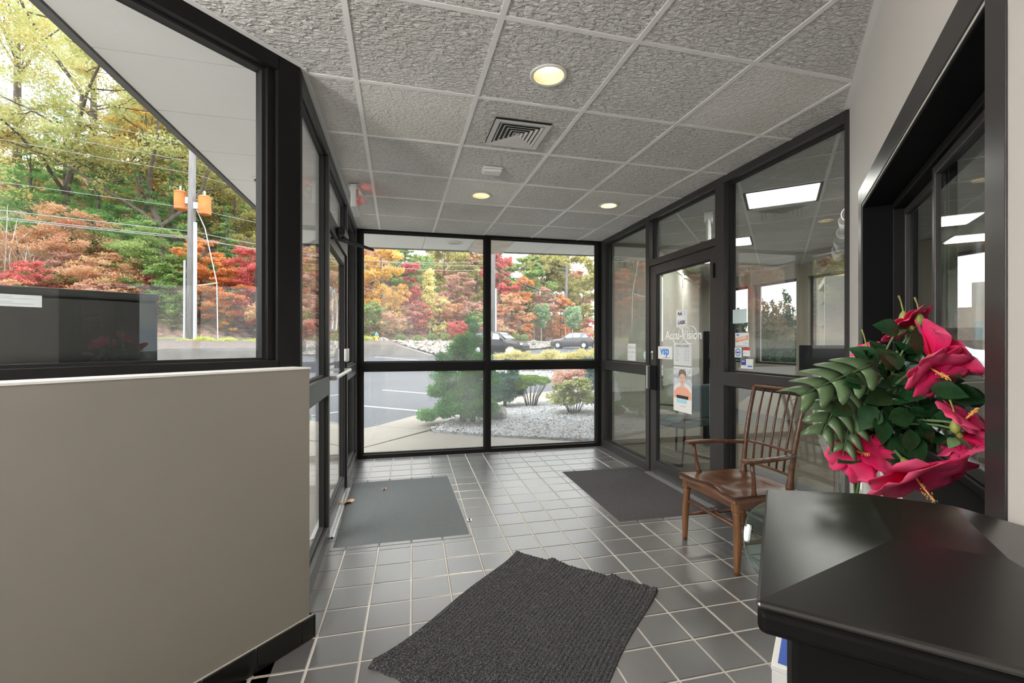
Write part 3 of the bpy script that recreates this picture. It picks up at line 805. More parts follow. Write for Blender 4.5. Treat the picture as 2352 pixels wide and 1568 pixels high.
# emergency exit sign on the ceiling over the entrance
t = empty('exit_sign', (-0.345, 3.99, H)); tag(t, 'white emergency exit sign with lamp heads over the entrance door', 'exit sign')
MB().box(-0.05, 0.05, -0.07, 0.07, -0.03, 0).build('canopy', M['white_plastic'], t, bevel=0.004)
MB().box(-0.022, 0.022, -0.16, 0.16, -0.215, -0.03).build('housing', M['white_plastic'], t, bevel=0.006)
text_mesh('lettering', 'EXIT', 0.15, Matrix(((0, 0, 1, 0.0225), (1, 0, 0, 0), (0, 1, 0, -0.12), (0, 0, 0, 1))), M['exit_red'], t)
for y in (-0.11, 0.12):
    h_ = MB(Matrix.Translation((0.055, y, -0.085)) @ Matrix.Rotation(math.radians(65), 4, 'Y') @ Matrix.Rotation(math.radians(25), 4, 'X'))
    h_.lathe([(0.012, -0.05), (0.03, -0.025), (0.038, 0.01), (0.036, 0.016), (0.03, 0.012)], 18).build('lamp_head', M['white_plastic'], t, smooth=True)
ld = bpy.data.lights.new('exit_glow', 'POINT'); ld.energy = 0.03; ld.color = (1, .12, .08); ld.shadow_soft_size = 0.03
lo = bpy.data.objects.new('exit_glow', ld); COL.objects.link(lo); lo.parent = t; lo.location = (0.07, 0.02, -0.05)

# ---- wooden armchair, faces the entrance (-x); origin between its feet
ch = empty('armchair', (2.125, 2.445, 0.0)); tag(ch, 'brown wooden spindle-back armchair beside the glass office partition', 'chair')
W, WL = M['wood'], M['wood_leg']
def seat_fn(a, b):
    x = -0.235 + 0.47 * a; y = (b - 0.5) * (0.53 - 0.03 * a)
    xf = x + (0.018 * math.cos((b - .5) * 6.28) if a < .15 else 0)
    z = 0.452 - 0.016 * math.exp(-(((abs(b - .5) - .2) / .15) ** 2)) * math.sin(math.pi * min(1, a * 1.05)) - 0.006 * math.sin(math.pi * b) * math.sin(math.pi * a)
    if a < .12: z -= 0.010 * (1 - a / .12) * (0.4 + math.cos((b - .5) * 4 * math.pi) * -0.5)
    return (xf, y, z)
mb = MB(); mb.grid(seat_fn, 22, 26)
nb = len(mb.v)
mb.grid(lambda a, b: (seat_fn(a, b)[0], seat_fn(a, b)[1], 0.415), 22, 26)
mb.f[-22 * 26:] = [tuple(reversed(f)) for f in mb.f[-22 * 26:]]
def rim(idx):
    for k in range(len(idx) - 1): mb.f.append((idx[k + 1], idx[k], idx[k] + nb, idx[k + 1] + nb))
r1 = [i for i in range(23)]; r2 = [22 + 23 * j for j in range(27)]; r3 = [26 * 23 + 22 - i for i in range(23)]; r4 = [23 * (26 - j) for j in range(27)]
for r_ in (r1, r2, r3, r4): rim(r_[::-1])
mb.build('seat', W, ch, smooth=True)
for (a, b) in (((-0.215, -0.22), (-0.215, 0.22)), ((-0.215, 0.245), (0.215, 0.225)), ((-0.215, -0.245), (0.215, -0.225))):
    Mx, L = frame(a, b)
    MB(Mx).box(0, L, -0.014, 0.014, 0.372, 0.416).build('apron', W, ch, bevel=0.003)
for y, yf in ((-0.232, -0.245), (0.232, 0.243)):
    MB().box(-0.236, -0.190, y - .024, y + .024, 0.352, 0.416).build('leg_block', WL, ch, bevel=0.006)
    MB().tube([(-0.213, y, 0.354), (-0.213, y, 0.347), (-0.213, y, 0.338), (-0.214, y, 0.330), (-0.218, yf, 0.18), (-0.222, yf, 0.03), (-0.222, yf, 0.0)],
              [0.020, 0.025, 0.0235, 0.0215, 0.0225, 0.0175, 0.0155], 16).build('leg', WL, ch, smooth=True)
for y in (-0.205, 0.205):
    MB().tube([(0.20, y, 0.42), (0.215, y * 1.04, 0.25), (0.25, y * 1.08, 0.0)], [0.020, 0.021, 0.015], 14).build('leg', WL, ch, smooth=True)
for y in (-1, 1): MB().tube([(-0.218, y * .240, 0.17), (0.0, y * .235, 0.17), (0.222, y * .213, 0.17)], [0.009, 0.013, 0.009], 10).build('stretcher', W, ch, smooth=True)
MB().tube([(0.0, -0.236, 0.17), (0, 0, 0.17), (0.0, 0.236, 0.17)], [0.009, 0.013, 0.009], 10).build('stretcher', W, ch, smooth=True)
MB().tube([(-0.217, -0.24, 0.27), (-0.217, 0.24, 0.27)], 0.010, 10).build('stretcher', W, ch, smooth=True)
def back_x(z): t_ = (z - 0.43) / 0.61; return 0.205 + 0.085 * t_ + 0.03 * t_ * t_ - .012 * math.sin(math.pi * t_)
for y in (-1, 1):
    MB().tube([(back_x(z), y * (0.190 + 0.02 * (z - .43) / .6), z) for z in (0.42, 0.46, 0.50, 0.56, 0.7, 0.85, 1.0, 1.042)],
              [0.026, 0.024, 0.018, 0.016, 0.0155, 0.0145, 0.0135, 0.013], 14).build('back_post', W, ch, smooth=True)
def cross(z, r_, ybow=0.02): return [(back_x(z) + ybow * (1 - (k / 4 - 1) ** 2), (k / 4 - 1) * (0.190 + 0.02 * (z - .43) / .6), z) for k in range(9)]
MB().tube(cross(1.038, 0.012), 0.013, 10).build('crest_rail', W, ch, smooth=True)
MB().tube(cross(0.665, 0.010), 0.010, 10).build('back_rail', W, ch, smooth=True)
MB().tube(cross(0.525, 0.010), 0.010, 10).build('back_rail', W, ch, smooth=True)
for k in range(5):
    f_ = (k - 2) / 3.0
    MB().tube([(back_x(z) + 0.02 * (1 - f_ * f_), f_ * (0.185 + 0.02 * (z - .43) / .6), z) for z in (0.525, 0.665, 0.85, 1.036)], [0.0065, 0.0075, 0.007, 0.006], 10).build('spindle', W, ch, smooth=True)
for y in (-1, 1):
    pts = [(-0.195, y * 0.262, 0.655), (-0.10, y * 0.270, 0.656), (0.05, y * 0.258, 0.655), (0.17, y * 0.225, 0.652), (0.235, y * 0.200, 0.650)]
    mb = MB()
    for k, p in enumerate(pts): pass
    cs = [(-0.020, -0.011), (0.020, -0.011), (0.024, 0), (0.020, 0.011), (-0.020, 0.011), (-0.024, 0)]
    vs = []
    wd = [1.15, 1.2, 0.85, 0.75, 0.8]
    for k, p in enumerate(pts):
        for (a, b) in cs: vs.append((p[0], p[1] + a * wd[k], p[2] + b))
    fs = [(k * 6 + m, k * 6 + (m + 1) % 6, (k + 1) * 6 + (m + 1) % 6, (k + 1) * 6 + m) for k in range(len(pts) - 1) for m in range(6)]
    fs += [tuple(range(5, -1, -1)), tuple(24 + m for m in range(6))]
    mb.add(vs, fs).build('arm', W, ch, bevel=0.005)
    MB().tube([(-0.105, y * 0.245, 0.445), (-0.11, y * .25, 0.47), (-0.125, y * 0.262, 0.56), (-0.14, y * 0.266, 0.648)], [0.018, 0.013, 0.012, 0.014], 12).build('arm_support', W, ch, smooth=True)

# ---- oval glass table against the angled wall
UT, UN = Vector((0.70711, 0.70711, 0)), Vector((-0.70711, 0.70711, 0))     # along the wall, off the wall
def tn(t_, n_, z=0.0): return UT * t_ + UN * n_ + Vector((0, 0, z))
TZ = 0.775
tc_ = tn(1.56, -0.110)
tb = empty('glass_table', (tc_.x, tc_.y, 0), math.pi / 4); tag(tb, 'oval clear glass table under the flower vase', 'table')
def oval(a, b, n=72): return [(math.copysign(abs(math.cos(2 * math.pi * k / n)) ** 0.85, math.cos(2 * math.pi * k / n)) * a, math.copysign(abs(math.sin(2 * math.pi * k / n)) ** 0.85, math.sin(2 * math.pi * k / n)) * b) for k in range(n)]
mb = MB(); pr = [(1.0, 0.004), (1.0, 0.012), (0.985, 0.0155)]
n = 72
vs = []; fs = []
for sc_, z in [(0.985, -0.0005 + 0.0)] + pr:
    for p in oval(0.385 - (1 - sc_) * .2, 0.205 - (1 - sc_) * .2): vs.append((p[0], p[1], TZ - .015 + z))
for j in range(3):
    for k in range(n): fs.append((j * n + k, j * n + (k + 1) % n, (j + 1) * n + (k + 1) % n, (j + 1) * n + k))
MB().add(vs, fs).build('edge', M['glass_edge'], tb, smooth=True)
MB().add([(p[0], p[1], TZ + .0005) for p in oval(0.382, 0.202)] + [(p[0], p[1], TZ - .0155) for p in oval(0.382, 0.202)], [tuple(range(n)), tuple(range(2 * n - 1, n - 1, -1))]).build('top', M['glass_green'], tb)
for x in (-0.30, 0.35): MB().box(x - .006, x + .006, -0.16, -0.02, 0.0, TZ - .016).build('leg_panel', M['glass_green'], tb)

# ---- black cabinet with a hipped lid in the foreground
pz = 1.056
t0, t1, n0, n1 = 0.562, 1.004, 0.022, -0.332
pc_ = tn((t0 + t1) / 2, (n0 + n1) / 2)
pd = empty('pedestal_bin', (pc_.x, pc_.y, 0), math.pi / 4); tag(pd, 'black waste bin with a hipped lid in the right foreground', 'waste bin')
hx, hy = (t1 - t0) / 2, (n0 - n1) / 2
MB().box(-hx + .034, hx - .034, -hy + .01, hy - .034, 0.0, pz - 0.034).build('body', M['black_shaded'], pd, bevel=0.006)
zr = pz + 0.018
tc2, nc2 = (t0 + t1) / 2, (n0 + n1) / 2
xa, ya, yb = 0.789 - tc2, -0.133 - nc2, -0.243 - nc2
MB().add([(-hx, -hy, pz), (hx, -hy, pz), (hx, hy, pz), (-hx, hy, pz), (xa, ya, zr), (xa, yb, zr), (hx, yb, zr), (hx, ya, zr), (-hx, -hy, pz - .008), (hx, -hy, pz - .008), (hx, hy, pz - .008), (-hx, hy, pz - .008)],
         [(3, 4, 7, 2), (0, 5, 4, 3), (0, 1, 6, 5), (5, 6, 7, 4), (1, 2, 7, 6), (11, 10, 9, 8), (8, 9, 1, 0), (9, 10, 2, 1), (10, 11, 3, 2), (11, 8, 0, 3)]).build('lid', M['black_cabinet'], pd, bevel=0.004, seg=2)
MB().box(-hx + .001, hx - .001, -hy + .001, hy - .001, pz - .036, pz - .0082).build('lid_rim', M['black_shaded'], pd, bevel=0.008, seg=3)  # rim split from the lid to carry the darkened, shade-coloured black

# ---- blue and white box on the floor
bx = empty('carton', (1.310, 1.140, 0.0), math.radians(40.5)); tag(bx, 'white carton with a blue top beside the black waste bin', 'box')
MB().box(-0.14, 0.14, -0.13, 0.13, 0.0, 0.33).build('carton_body', M['paper'], bx, bevel=0.003)
cl_ = MB().box(-0.142, 0.142, -0.132, 0.132, 0.331, 0.350).build('carton_lid', M['paper'], bx, bevel=0.003)
MB().box(-0.125, 0.125, -0.115, 0.115, 0.350, 0.3515).build('blue_panel', M['box_blue'], cl_)

# ---- fallen leaf, metal clip and small bits on the mat
def dry_leaf(name, loc, size, rz, label, m_):
    n = 7; mb = MB()
    out = []
    for k in range(22):
        a = 2 * math.pi * k / 22
        r_ = size * (0.55 + 0.45 * abs(math.cos(2.5 * a))) * (1.1 if abs(a) < .3 else 1)
        out.append((r_ * math.cos(a), 0.7 * r_ * math.sin(a), 0.010 * math.sin(3 * a) + 0.013))
    mb.add([(0, 0, 0.004)] + out, [(0, 1 + k, 1 + (k + 1) % 22) for k in range(22)])
    mb.tube([(-size * .5, 0, .006), (-size * 1.5, size * .2, .003)], 0.0012, 5)
    o = mb.build(name, m_); o.location = loc; o.rotation_euler = (0.0, 0, rz)
    md = o.modifiers.new('solid', 'SOLIDIFY'); md.thickness = 0.0008
    return tag(o, label, 'leaf')
M['dry_leaf'] = mat('dry_leaf', (0.55, 0.36, 0.25), 0.8, var=0.25, scale=20)
dry_leaf('dry_leaf', (-0.415, 3.98, 0.003), 0.065, 0.5, 'curled dry leaf on the entrance threshold', M['dry_leaf'])
dry_leaf('dry_leaf', (-0.12, 4.25, 0.003), 0.02, 0.2, 'tiny dry leaf scrap on the grey entrance mat', M['dry_leaf'])
t = empty('metal_clip', (0.526, 3.379, 0)); tag(t, 'small metal clip on the tiles beside the grey mat', 'clip')
MB().box(-.018, .018, -.022, .022, 0, .004).build('plate', M['aluminium'], t, bevel=.001)
MB().box(-.006, .006, -.014, .014, .004, .012).build('latch', M['bronze_frame'], t, bevel=.002)

# ---- notices on the office glazing
def on_glass(s, z, y): # reading direction runs towards the camera end of the partition
    return MR @ Matrix(((-1, 0, 0, s), (0, 0, 1, y), (0, 1, 0, z), (0, 0, 0, 1)))
YP, YD = -0.066, -0.031
def sheet(name, s0, s1, z0, z1, y, m_, label, cat='sign', th=0.0012):
    c = ((s0 + s1) / 2, (z0 + z1) / 2)
    t = empty(name); tag(t, label, cat)
    t.matrix_world = on_glass(c[0], c[1], y)
    w_, h_ = abs(s1 - s0), abs(z1 - z0)
    MB().box(-w_ / 2, w_ / 2, -h_ / 2, h_ / 2, 0, th).build('sheet', m_, t)
    return t, w_, h_
def TT(x, y, z=0.0014): return Matrix.Translation((x, y, z))
def bar(t, x0, x1, y0, y1, m_, name='print_block', z=0.0013): return MB().box(x0, x1, y0, y1, z, z + .0003).build(name, m_, t)

t, w_, h_ = sheet('poster', 1.741, 1.574, 1.495, 1.645, YD, M['paper_grey'], 'Ask me about LASIK notice high on the office door', 'poster')
text_mesh('lettering', 'Ask', 0.046, TT(-.028, .042), M['ink'], t, bold=.0012); text_mesh('lettering', 'me about', 0.028, TT(-.01, .004), M['paper'], t, bold=.0006)
text_mesh('lettering', 'LASIK', 0.046, TT(0, -.042), M['ink'], t, bold=.0016)
for k in range(3): bar(t, .03, .068, .052 - k * .012, .056 - k * .012, M['ink_grey'])

t = empty('door_lettering'); tag(t, 'white Accu-Vision lettering with two rings on the office door', 'lettering')
t.matrix_world = on_glass(1.646, 1.410, YD)
text_mesh('lettering', 'Accu-Vision', 0.118, TT(0, 0, 0.0003), M['letter_white'], t, bold=.0012, extrude=.0006)
for cx in (-0.070, 0.128):
    MB().tube([(cx + .092 * math.cos(2 * math.pi * k / 36), .080 * math.sin(2 * math.pi * k / 36), 0.003) for k in range(37)], 0.0028, 6, cap=False).build('ring', M['letter_white'], t)
MB().tube([(0.03 + .085 * math.cos(a), 0.02 + .062 * math.sin(a), 0.003) for a in [math.pi * k / 12 for k in range(13)]], 0.002, 6).build('ring', M['letter_white'], t)

t, w_, h_ = sheet('poster', 1.784, 1.509, 1.132, 1.338, YD, M['paper_grey'], 'white office hours notice below the lettering on the office door', 'poster')
text_mesh('lettering', 'OFFICE HOURS', 0.030, TT(0, .075), M['ink'], t)
for k, dname in enumerate(('Monday', 'Tuesday', 'Wednesday', 'Thursday', 'Friday', 'Saturday')):
    text_mesh('lettering', dname, 0.015, TT(-.11, .047 - k * .0205), M['ink_grey'], t, align='LEFT')
    text_mesh('lettering', '9 AM - 5 PM', 0.015, TT(.03, .047 - k * .0205), M['ink_grey'], t, align='LEFT')

t, w_, h_ = sheet('poster', 1.786, 1.502, 0.703, 1.118, YD, M['paper'], 'poster of a man in an orange shirt on the office door', 'poster')
bar(t, -.142, .142, .0, .195, mat('print_sky', (.60, .64, .68), .7, var=.3, scale=40))
bar(t, -.142, .142, .10, .13, M['ink_grey'], z=.0014)
def blob(t, pts, m_, z, name='print_shape'):
    MB().prism(pts, z, z + .0003).build(name, m_, t)
blob(t, [(.142 * math.cos(2 * math.pi * k / 20), -.01 + .075 * math.sin(2 * math.pi * k / 20)) for k in range(20)], M['paper'], .0016)
blob(t, [(-.135, -.085), (-.13, -.02), (-.085, .012), (-.03, .03), (.03, .03), (.085, .012), (.13, -.02), (.135, -.085)], M['shirt_print'], .0018)
blob(t, [(-.09, -.085), (-.095, -.055), (.095, -.055), (.09, -.085)], M['ink'], .002)
blob(t, [(-.026, .02), (-.026, .06), (.026, .06), (.026, .02), (0, .008)], M['skin_print'], .002)
blob(t, [(.047 * math.cos(2 * math.pi * k / 16), .105 + .062 * math.sin(2 * math.pi * k / 16)) for k in range(16)], M['skin_print'], .0022)
blob(t, [(-.052, .11), (-.064, .14), (-.05, .172), (-.02, .185), (.02, .187), (.05, .17), (.062, .14), (.05, .11), (.038, .135), (0, .148), (-.036, .132)], M['hair_print'], .0024)
blob(t, [(-.028, .108), (-.012, .108), (-.012, .113), (-.028, .113)], M['hair_print'], .0025); blob(t, [(.012, .108), (.028, .108), (.028, .113), (.012, .113)], M['hair_print'], .0025)
blob(t, [(-.014, .068), (.014, .068), (.012, .073), (-.012, .073)], M['ink_red'], .0025)
blob(t, [(-.142, -.2), (-.142, -.085), (.142, -.085), (.142, -.2)], M['paper'], .002)
bar(t, -.09, .07, -.125, -.09, M['ink_teal'], z=.0023); bar(t, -.03, .05, -.155, -.150, M['ink_grey'], z=.0023)

t, w_, h_ = sheet('sticker', 2.067, 1.814, 1.182, 1.305, YD, M['paper'], 'white vsp sticker at the left edge of the office door', 'sticker')
text_mesh('lettering', 'vsp', 0.115, TT(0, .018), M['ink_blue'], t, bold=.004); bar(t, -.03, .10, -.052, -.045, M['ink_grey'])
t, w_, h_ = sheet('sticker', 0.994, 0.849, 1.310, 1.418, YP, M['paper'], 'white and orange PREMIER edge sticker on the partition glass', 'sticker')
text_mesh('lettering', 'vsp', 0.026, TT(-.045, .040), M['ink_blue'], t, bold=.001)
blob(t, [(-.068, -.020), (-.068, .012), (.062, .034), (.062, .002)], M['ink_orange'], .0013)
text_mesh('lettering', 'PREMIER', 0.031, TT(-.003, .007, .0018) @ Matrix.Rotation(.17, 4, 'Z'), M['letter_white'], t, bold=.0006)
text_mesh('lettering', 'edge', 0.026, TT(.038, -.024), M['ink_teal'], t, bold=.0004); bar(t, -.05, .05, -.048, -.044, M['ink_grey'])
t, w_, h_ = sheet('sticker', 1.000, 0.926, 1.228, 1.306, YP, M['paper'], 'white sticker with a round blue seal below the PREMIER sticker', 'sticker')
blob(t, [(.030 * math.cos(2 * math.pi * k / 24), .030 * math.sin(2 * math.pi * k / 24)) for k in range(24)], M['ink_blue'], .0013)
blob(t, [(.022 * math.cos(2 * math.pi * k / 24), .022 * math.sin(2 * math.pi * k / 24)) for k in range(24)], M['paper'], .0015); bar(t, -.018, .018, -.006, .006, M['ink_navy'], z=.0017)
t, w_, h_ = sheet('sticker', 0.910, 0.836, 1.240, 1.304, YP, M['paper'], 'small red and white sticker beside the round seal', 'sticker')
bar(t, -.037, .037, .012, .032, M['ink_red']); bar(t, -.03, .0, -.01, -.006, M['ink_grey'])
t, w_, h_ = sheet('sticker', 0.933, 0.806, 1.146, 1.220, YP, M['paper'], 'lowest sticker, half navy and half white, above the partition rail', 'sticker')
bar(t, -.060, -.008, -.012, .035, M['ink_navy']); bar(t, .008, .055, -.024, -.012, M['ink_blue']); bar(t, -.05, -.02, .015, .022, M['paper'], z=.0017)
t, w_, h_ = sheet('sticker', 1.022, 0.872, 1.492, 1.600, YP, M['pale_blue'], 'blank pale green card on the partition glass', 'sticker')
t, w_, h_ = sheet('notice', 2.790, 2.60, 1.138, 1.332, YP, M['paper'], 'handwritten white note on the narrow glass left of the office door', 'notice')
text_mesh('lettering', 'Welcome', 0.042, TT(0, .055), M['ink_grey'], t, shear=.3); text_mesh('lettering', 'Accu-Vision', 0.036, TT(0, .0), M['ink_grey'], t, shear=.3); bar(t, -.06, .05, -.045, -.042, M['ink_grey']); bar(t, -.06, .03, -.065, -.062, M['ink_grey'])
t = empty('sticker'); tag(t, 'small round pale sticker on the narrow glass left of the office door', 'sticker'); t.matrix_world = on_glass(2.37, 1.207, YP)
MB().lathe([(0.048, 0), (0.048, 0.0012)], 28).build('sheet', M['pale_blue'], t)

# ---- flowers
def petal_mat(name, edge, mid, throat):
    m, N, L, b = nodes_of(name)
    at = N.new('ShaderNodeAttribute'); at.attribute_name = 'tone'
    r = N.new('ShaderNodeValToRGB'); r.color_ramp.elements.new(0.5)
    for e_, (p_, c_) in zip(r.color_ramp.elements, ((0.06, throat), (0.42, mid), (1.0, edge))): e_.position = p_; e_.color = (*c_, 1)
    L.new(at.outputs['Fac'], r.inputs['Fac']); L.new(r.outputs['Color'], b.inputs['Base Color'])
    b.inputs['Roughness'].default_value = 0.6; b.inputs['Specular IOR Level'].default_value = 0.25
    tl = N.new('ShaderNodeBsdfTranslucent'); L.new(r.outputs['Color'], tl.inputs['Color'])
    mx = N.new('ShaderNodeMixShader'); mx.inputs['Fac'].default_value = 0.35
    L.new(b.outputs[0], mx.inputs[1]); L.new(tl.outputs[0], mx.inputs[2]); L.new(mx.outputs[0], N['Material Output'].inputs['Surface'])
    return m
M['petal'] = petal_mat('hibiscus_petal', (0.93, 0.15, 0.33), (0.90, 0.012, 0.17), (0.55, 0.0, 0.03))
M['stamen'] = mat('stamen', (0.85, 0.42, 0.12), 0.6)
M['green_leaf'] = mat('glossy_leaf', (0.015, 0.060, 0.020), 0.27, var=0.5, scale=30)
M['green_leaf_light'] = mat('leaf_light', (0.14, 0.26, 0.11), 0.45, var=0.3, scale=30)
M['monstera'] = mat('monstera_leaf', (0.085, 0.145, 0.065), 0.36, var=0.3, scale=14)
M['stem_green'] = mat('stem_green', (0.13, 0.19, 0.075), 0.5)
M['bud'] = mat('bud_green', (0.30, 0.34, 0.08), 0.5)

def look(direction, up=Vector((0, 0, 1))):
    z = Vector(direction).normalized()
    x = up.cross(z)
    if x.length < 1e-3: x = Vector((1, 0, 0))
    x.normalize(); y = z.cross(x)
    return Matrix(((x.x, y.x, z.x, 0), (x.y, y.y, z.y, 0), (x.z, y.z, z.z, 0), (0, 0, 0, 1)))

def set_tone(me, vals):
    a = me.attributes.new('tone', 'FLOAT', 'POINT'); a.data.foreach_set('value', vals)

def petal_mesh(rad, opening, seed):
    rr = random.Random(seed)
    nu, nv = 12, 10
    ph = rr.uniform(0, 6.28)
    vs, tones = [], []
    for j in range(nv + 1):
        t_ = j / nv
        for i in range(nu + 1):
            a = i / nu * 2 - 1
            wdt = rad * (0.10 + 0.92 * math.sin(min(1.0, t_ * 0.78 + .05) * math.pi * .62)) * (1 if t_ < .8 else math.sqrt(max(0.05, 1 - ((t_ - .8) / .24) ** 2)))
            x = a * wdt
            rr_ = t_ * rad * (1 + 0.04 * math.sin(5 * a + ph))
            # cone then flare outwards
            z = rad * (0.75 * t_ * (1 - opening) + 0.35 * opening * math.sin(t_ * math.pi * .55) - 0.40 * opening * t_ ** 3)
            r_ = rr_ * (0.25 + 0.75 * (t_ ** 0.7) * (0.4 + 0.6 * opening)) if t_ > 0 else 0
            z += rad * 0.055 * math.sin(7 * a + ph) * t_ ** 3 + rad * 0.10 * a * a * t_ * (1 if opening > .5 else -.6)
            vs.append((x, r_, z)); tones.append(min(1, t_ * 0.95 + .02 + rr.uniform(-.02, .02)))
    fs = [(j * (nu + 1) + i, j * (nu + 1) + i + 1, (j + 1) * (nu + 1) + i + 1, (j + 1) * (nu + 1) + i) for j in range(nv) for i in range(nu)]
    me = bpy.data.meshes.new('petal'); me.from_pydata(vs, [], fs); set_tone(me, tones)
    me.polygons.foreach_set('use_smooth', [True] * len(fs)); me.materials.append(M['petal'])
    return me

def leaf_shape(l, w, curl=0.15, n=7, serr=0.0):
    vs, fs = [], []
    for j in range(n + 1):
        t_ = j / n
        hw_ = w * math.sin(math.pi * min(1, t_ ** 0.8 * .98 + .02)) * (1 + serr * (j % 2))
        z = -curl * l * t_ * t_
        vs += [(-hw_, l * t_, z + hw_ * .25), (0, l * t_, z), (hw_, l * t_, z + hw_ * .25)]
    for j in range(n):
        for k in range(2): fs.append((j * 3 + k, j * 3 + k + 1, (j + 1) * 3 + k + 1, (j + 1) * 3 + k))
    me = bpy.data.meshes.new('leaf'); me.from_pydata(vs, [], fs); me.polygons.foreach_set('use_smooth', [True] * len(fs))
    return me
LEAF_D = leaf_shape(0.062, 0.0215, serr=.06); LEAF_D.materials.append(M['green_leaf'])
LEAF_L = leaf_shape(0.050, 0.017, 0.3, serr=.06); LEAF_L.materials.append(M['green_leaf_light'])

VB = px(1966, 1200, 1.15); VB.z = TZ + .001
def bez(a, b, c, n=10): return [a * (1 - k / n) ** 2 + b * 2 * (k / n) * (1 - k / n) + c * (k / n) ** 2 for k in range(n + 1)]
vase = empty('flower_vase', VB); tag(vase, 'clear glass cylinder vase holding the pink flowers', 'vase')
MB().lathe([(0.0, 0.0), (0.042, 0.0), (0.044, 0.01), (0.047, 0.245), (0.049, 0.25), (0.045, 0.25), (0.043, 0.243), (0.040, 0.015), (0.0, 0.012)], 36, cap=False).build('vase_wall', M['glass_clear'], vase, smooth=True)
MB().lathe([(0.0, 0.014), (0.0395, 0.014), (0.041, 0.12), (0.0, 0.12)], 30, cap=False).build('water', glass_mat('vase_water', (0.90, 0.95, 0.92), 0.03), vase, smooth=True)
VT = VB + Vector((0, 0, 0.25))
rr = random.Random(11)
def stem_path(tip, k): 
    ft = VB + Vector((0.022 * math.cos(k * 2.1), 0.022 * math.sin(k * 2.1), 0.018))
    mid = VT + Vector((0.020 * math.cos(k * 2.1 + 3), 0.020 * math.sin(k * 2.1 + 3), 0.05)) * 1.0
    return [ft, ft.lerp(mid, .5)] + bez(mid, mid.lerp(tip, .5) + Vector((0, 0, 0.06)), tip, 8)
def add_leaf(parent, pos, direction, up, scale, mesh, name='leaf'):
    y = Vector(direction).normalized(); z = (Vector(up) - y * Vector(up).dot(y))
    z = z.normalized() if z.length > 1e-3 else Vector((0, 0, 1)); x = y.cross(z)
    o = link(name, mesh, None, parent)
    o.matrix_world = Matrix.Translation(pos) @ Matrix(((x.x, y.x, z.x, 0), (x.y, y.y, z.y, 0), (x.z, y.z, z.z, 0), (0, 0, 0, 1))) @ Matrix.Scale(scale, 4)
    return o
def hibiscus(tip, facing, rad, opening, label, k, leaves=5, stamen=True, roll=0.0):
    t = empty('hibiscus_stem', (0, 0, 0)); tag(t, label, 'flower', 'pink hibiscus stems in the vase')
    MB().tube(stem_path(tip - Vector(facing).normalized() * rad * .15, k), [0.0032] * 11, 7).build('stem', M['stem_green'], t, smooth=True)
    F = Matrix.Translation(tip) @ look(facing) @ Matrix.Rotation(roll, 4, 'Z')
    for q in range(5):
        me = petal_mesh(rad, opening, k * 10 + q)
        o = link('petal', me, None, t)
        o.matrix_world = F @ Matrix.Rotation(2 * math.pi * q / 5, 4, 'Z') @ Matrix.Rotation(rr.uniform(-.12, .12), 4, 'X') @ Matrix.Translation((0, 0, 0.0006 * q))
        md = o.modifiers.new('solid', 'SOLIDIFY'); md.thickness = 0.0007
    MB(F).lathe([(0.004, -rad * .22), (rad * .10, -rad * .1), (rad * .13, 0.02 * rad), (rad * .10, rad * .1)], 12).build('calyx', M['bud'], t, smooth=True)
    if stamen:
        mb = MB(F); mb.tube([(0, 0, 0), (0.02 * rad, 0, rad * .45), (0.06 * rad, 0.02 * rad, rad * .80)], [0.0022, 0.002, 0.0016], 6)
        for q in range(34):
            a = rr.uniform(0, 6.28); z = rr.uniform(.40, .85) * rad; r_ = rr.uniform(.03, .085) * rad
            c = (0.05 * rad * z / rad + r_ * math.cos(a), r_ * math.sin(a), z)
            e_ = 0.0016
            mb.add([(c[0] + e_, c[1], c[2]), (c[0] - e_, c[1], c[2]), (c[0], c[1] + e_, c[2]), (c[0], c[1] - e_, c[2]), (c[0], c[1], c[2] + e_), (c[0], c[1], c[2] - e_)], [(0, 2, 4), (2, 1, 4), (1, 3, 4), (3, 0, 4), (2, 0, 5), (1, 2, 5), (3, 1, 5), (0, 3, 5)])
        mb.build('stamen', M['stamen'], t)
    sp = stem_path(tip, k)
    for q in range(leaves):
        p = sp[4].lerp(sp[-1], rr.uniform(.15, .9))
        dr = Vector((rr.uniform(-1, 1), rr.uniform(-1, 1), rr.uniform(-.5, .6))) - Vector((SP, CP, 0)) * .5
        add_leaf(t, p, dr, (rr.uniform(-.5, .5) - .4 * SP, -.6, .7), rr.uniform(.8, 1.25), LEAF_D if rr.random() < .85 else LEAF_L)
    return t
toc = Vector((-SP, -CP, 0))            # towards the camera
rgt = Vector((CP, -SP, 0))             # to the right as the camera sees it
up = Vector((0, 0, 1))
hibiscus(px(1968, 1036, 1.06), toc * 1.0 - rgt * .25 + up * .05, 0.060, 0.95, 'large open pink flower directly above the vase rim', 1, 4)
hibiscus(px(2086, 1072, 0.99), toc * .75 - up * .85 + rgt * .05, 0.098, 0.50, 'large drooping pink flower lowest in the bouquet', 2, 3)
hibiscus(px(2132, 842, 0.97), toc * 1.0 - up * .55 + rgt * .05, 0.058, 0.60, 'funnel-shaped pink flower at the middle right of the bouquet', 3, 7)
hibiscus(px(2140, 822, 1.00), rgt * 1.0 + up * .75 + toc * .35, 0.076, 0.34, 'pink flower seen from the side with a long red stamen', 4, 6)
hibiscus(px(2092, 752, 1.10), -toc * .5 + up * .6 - rgt * .3, 0.052, 0.85, 'topmost pink flower behind two dark leaves', 5, 6, False)
hibiscus(px(2212, 968, 0.93), toc * .45 + up * .75 + rgt * .25, 0.046, 0.9, 'rightmost pink flower beside the window frame', 6, 4)
hibiscus(px(2205, 1000, 0.97), -up * .8 + toc * .2 + rgt * .6, 0.050, 0.55, 'small pink flower hanging below the rightmost bloom', 7, 3, False)
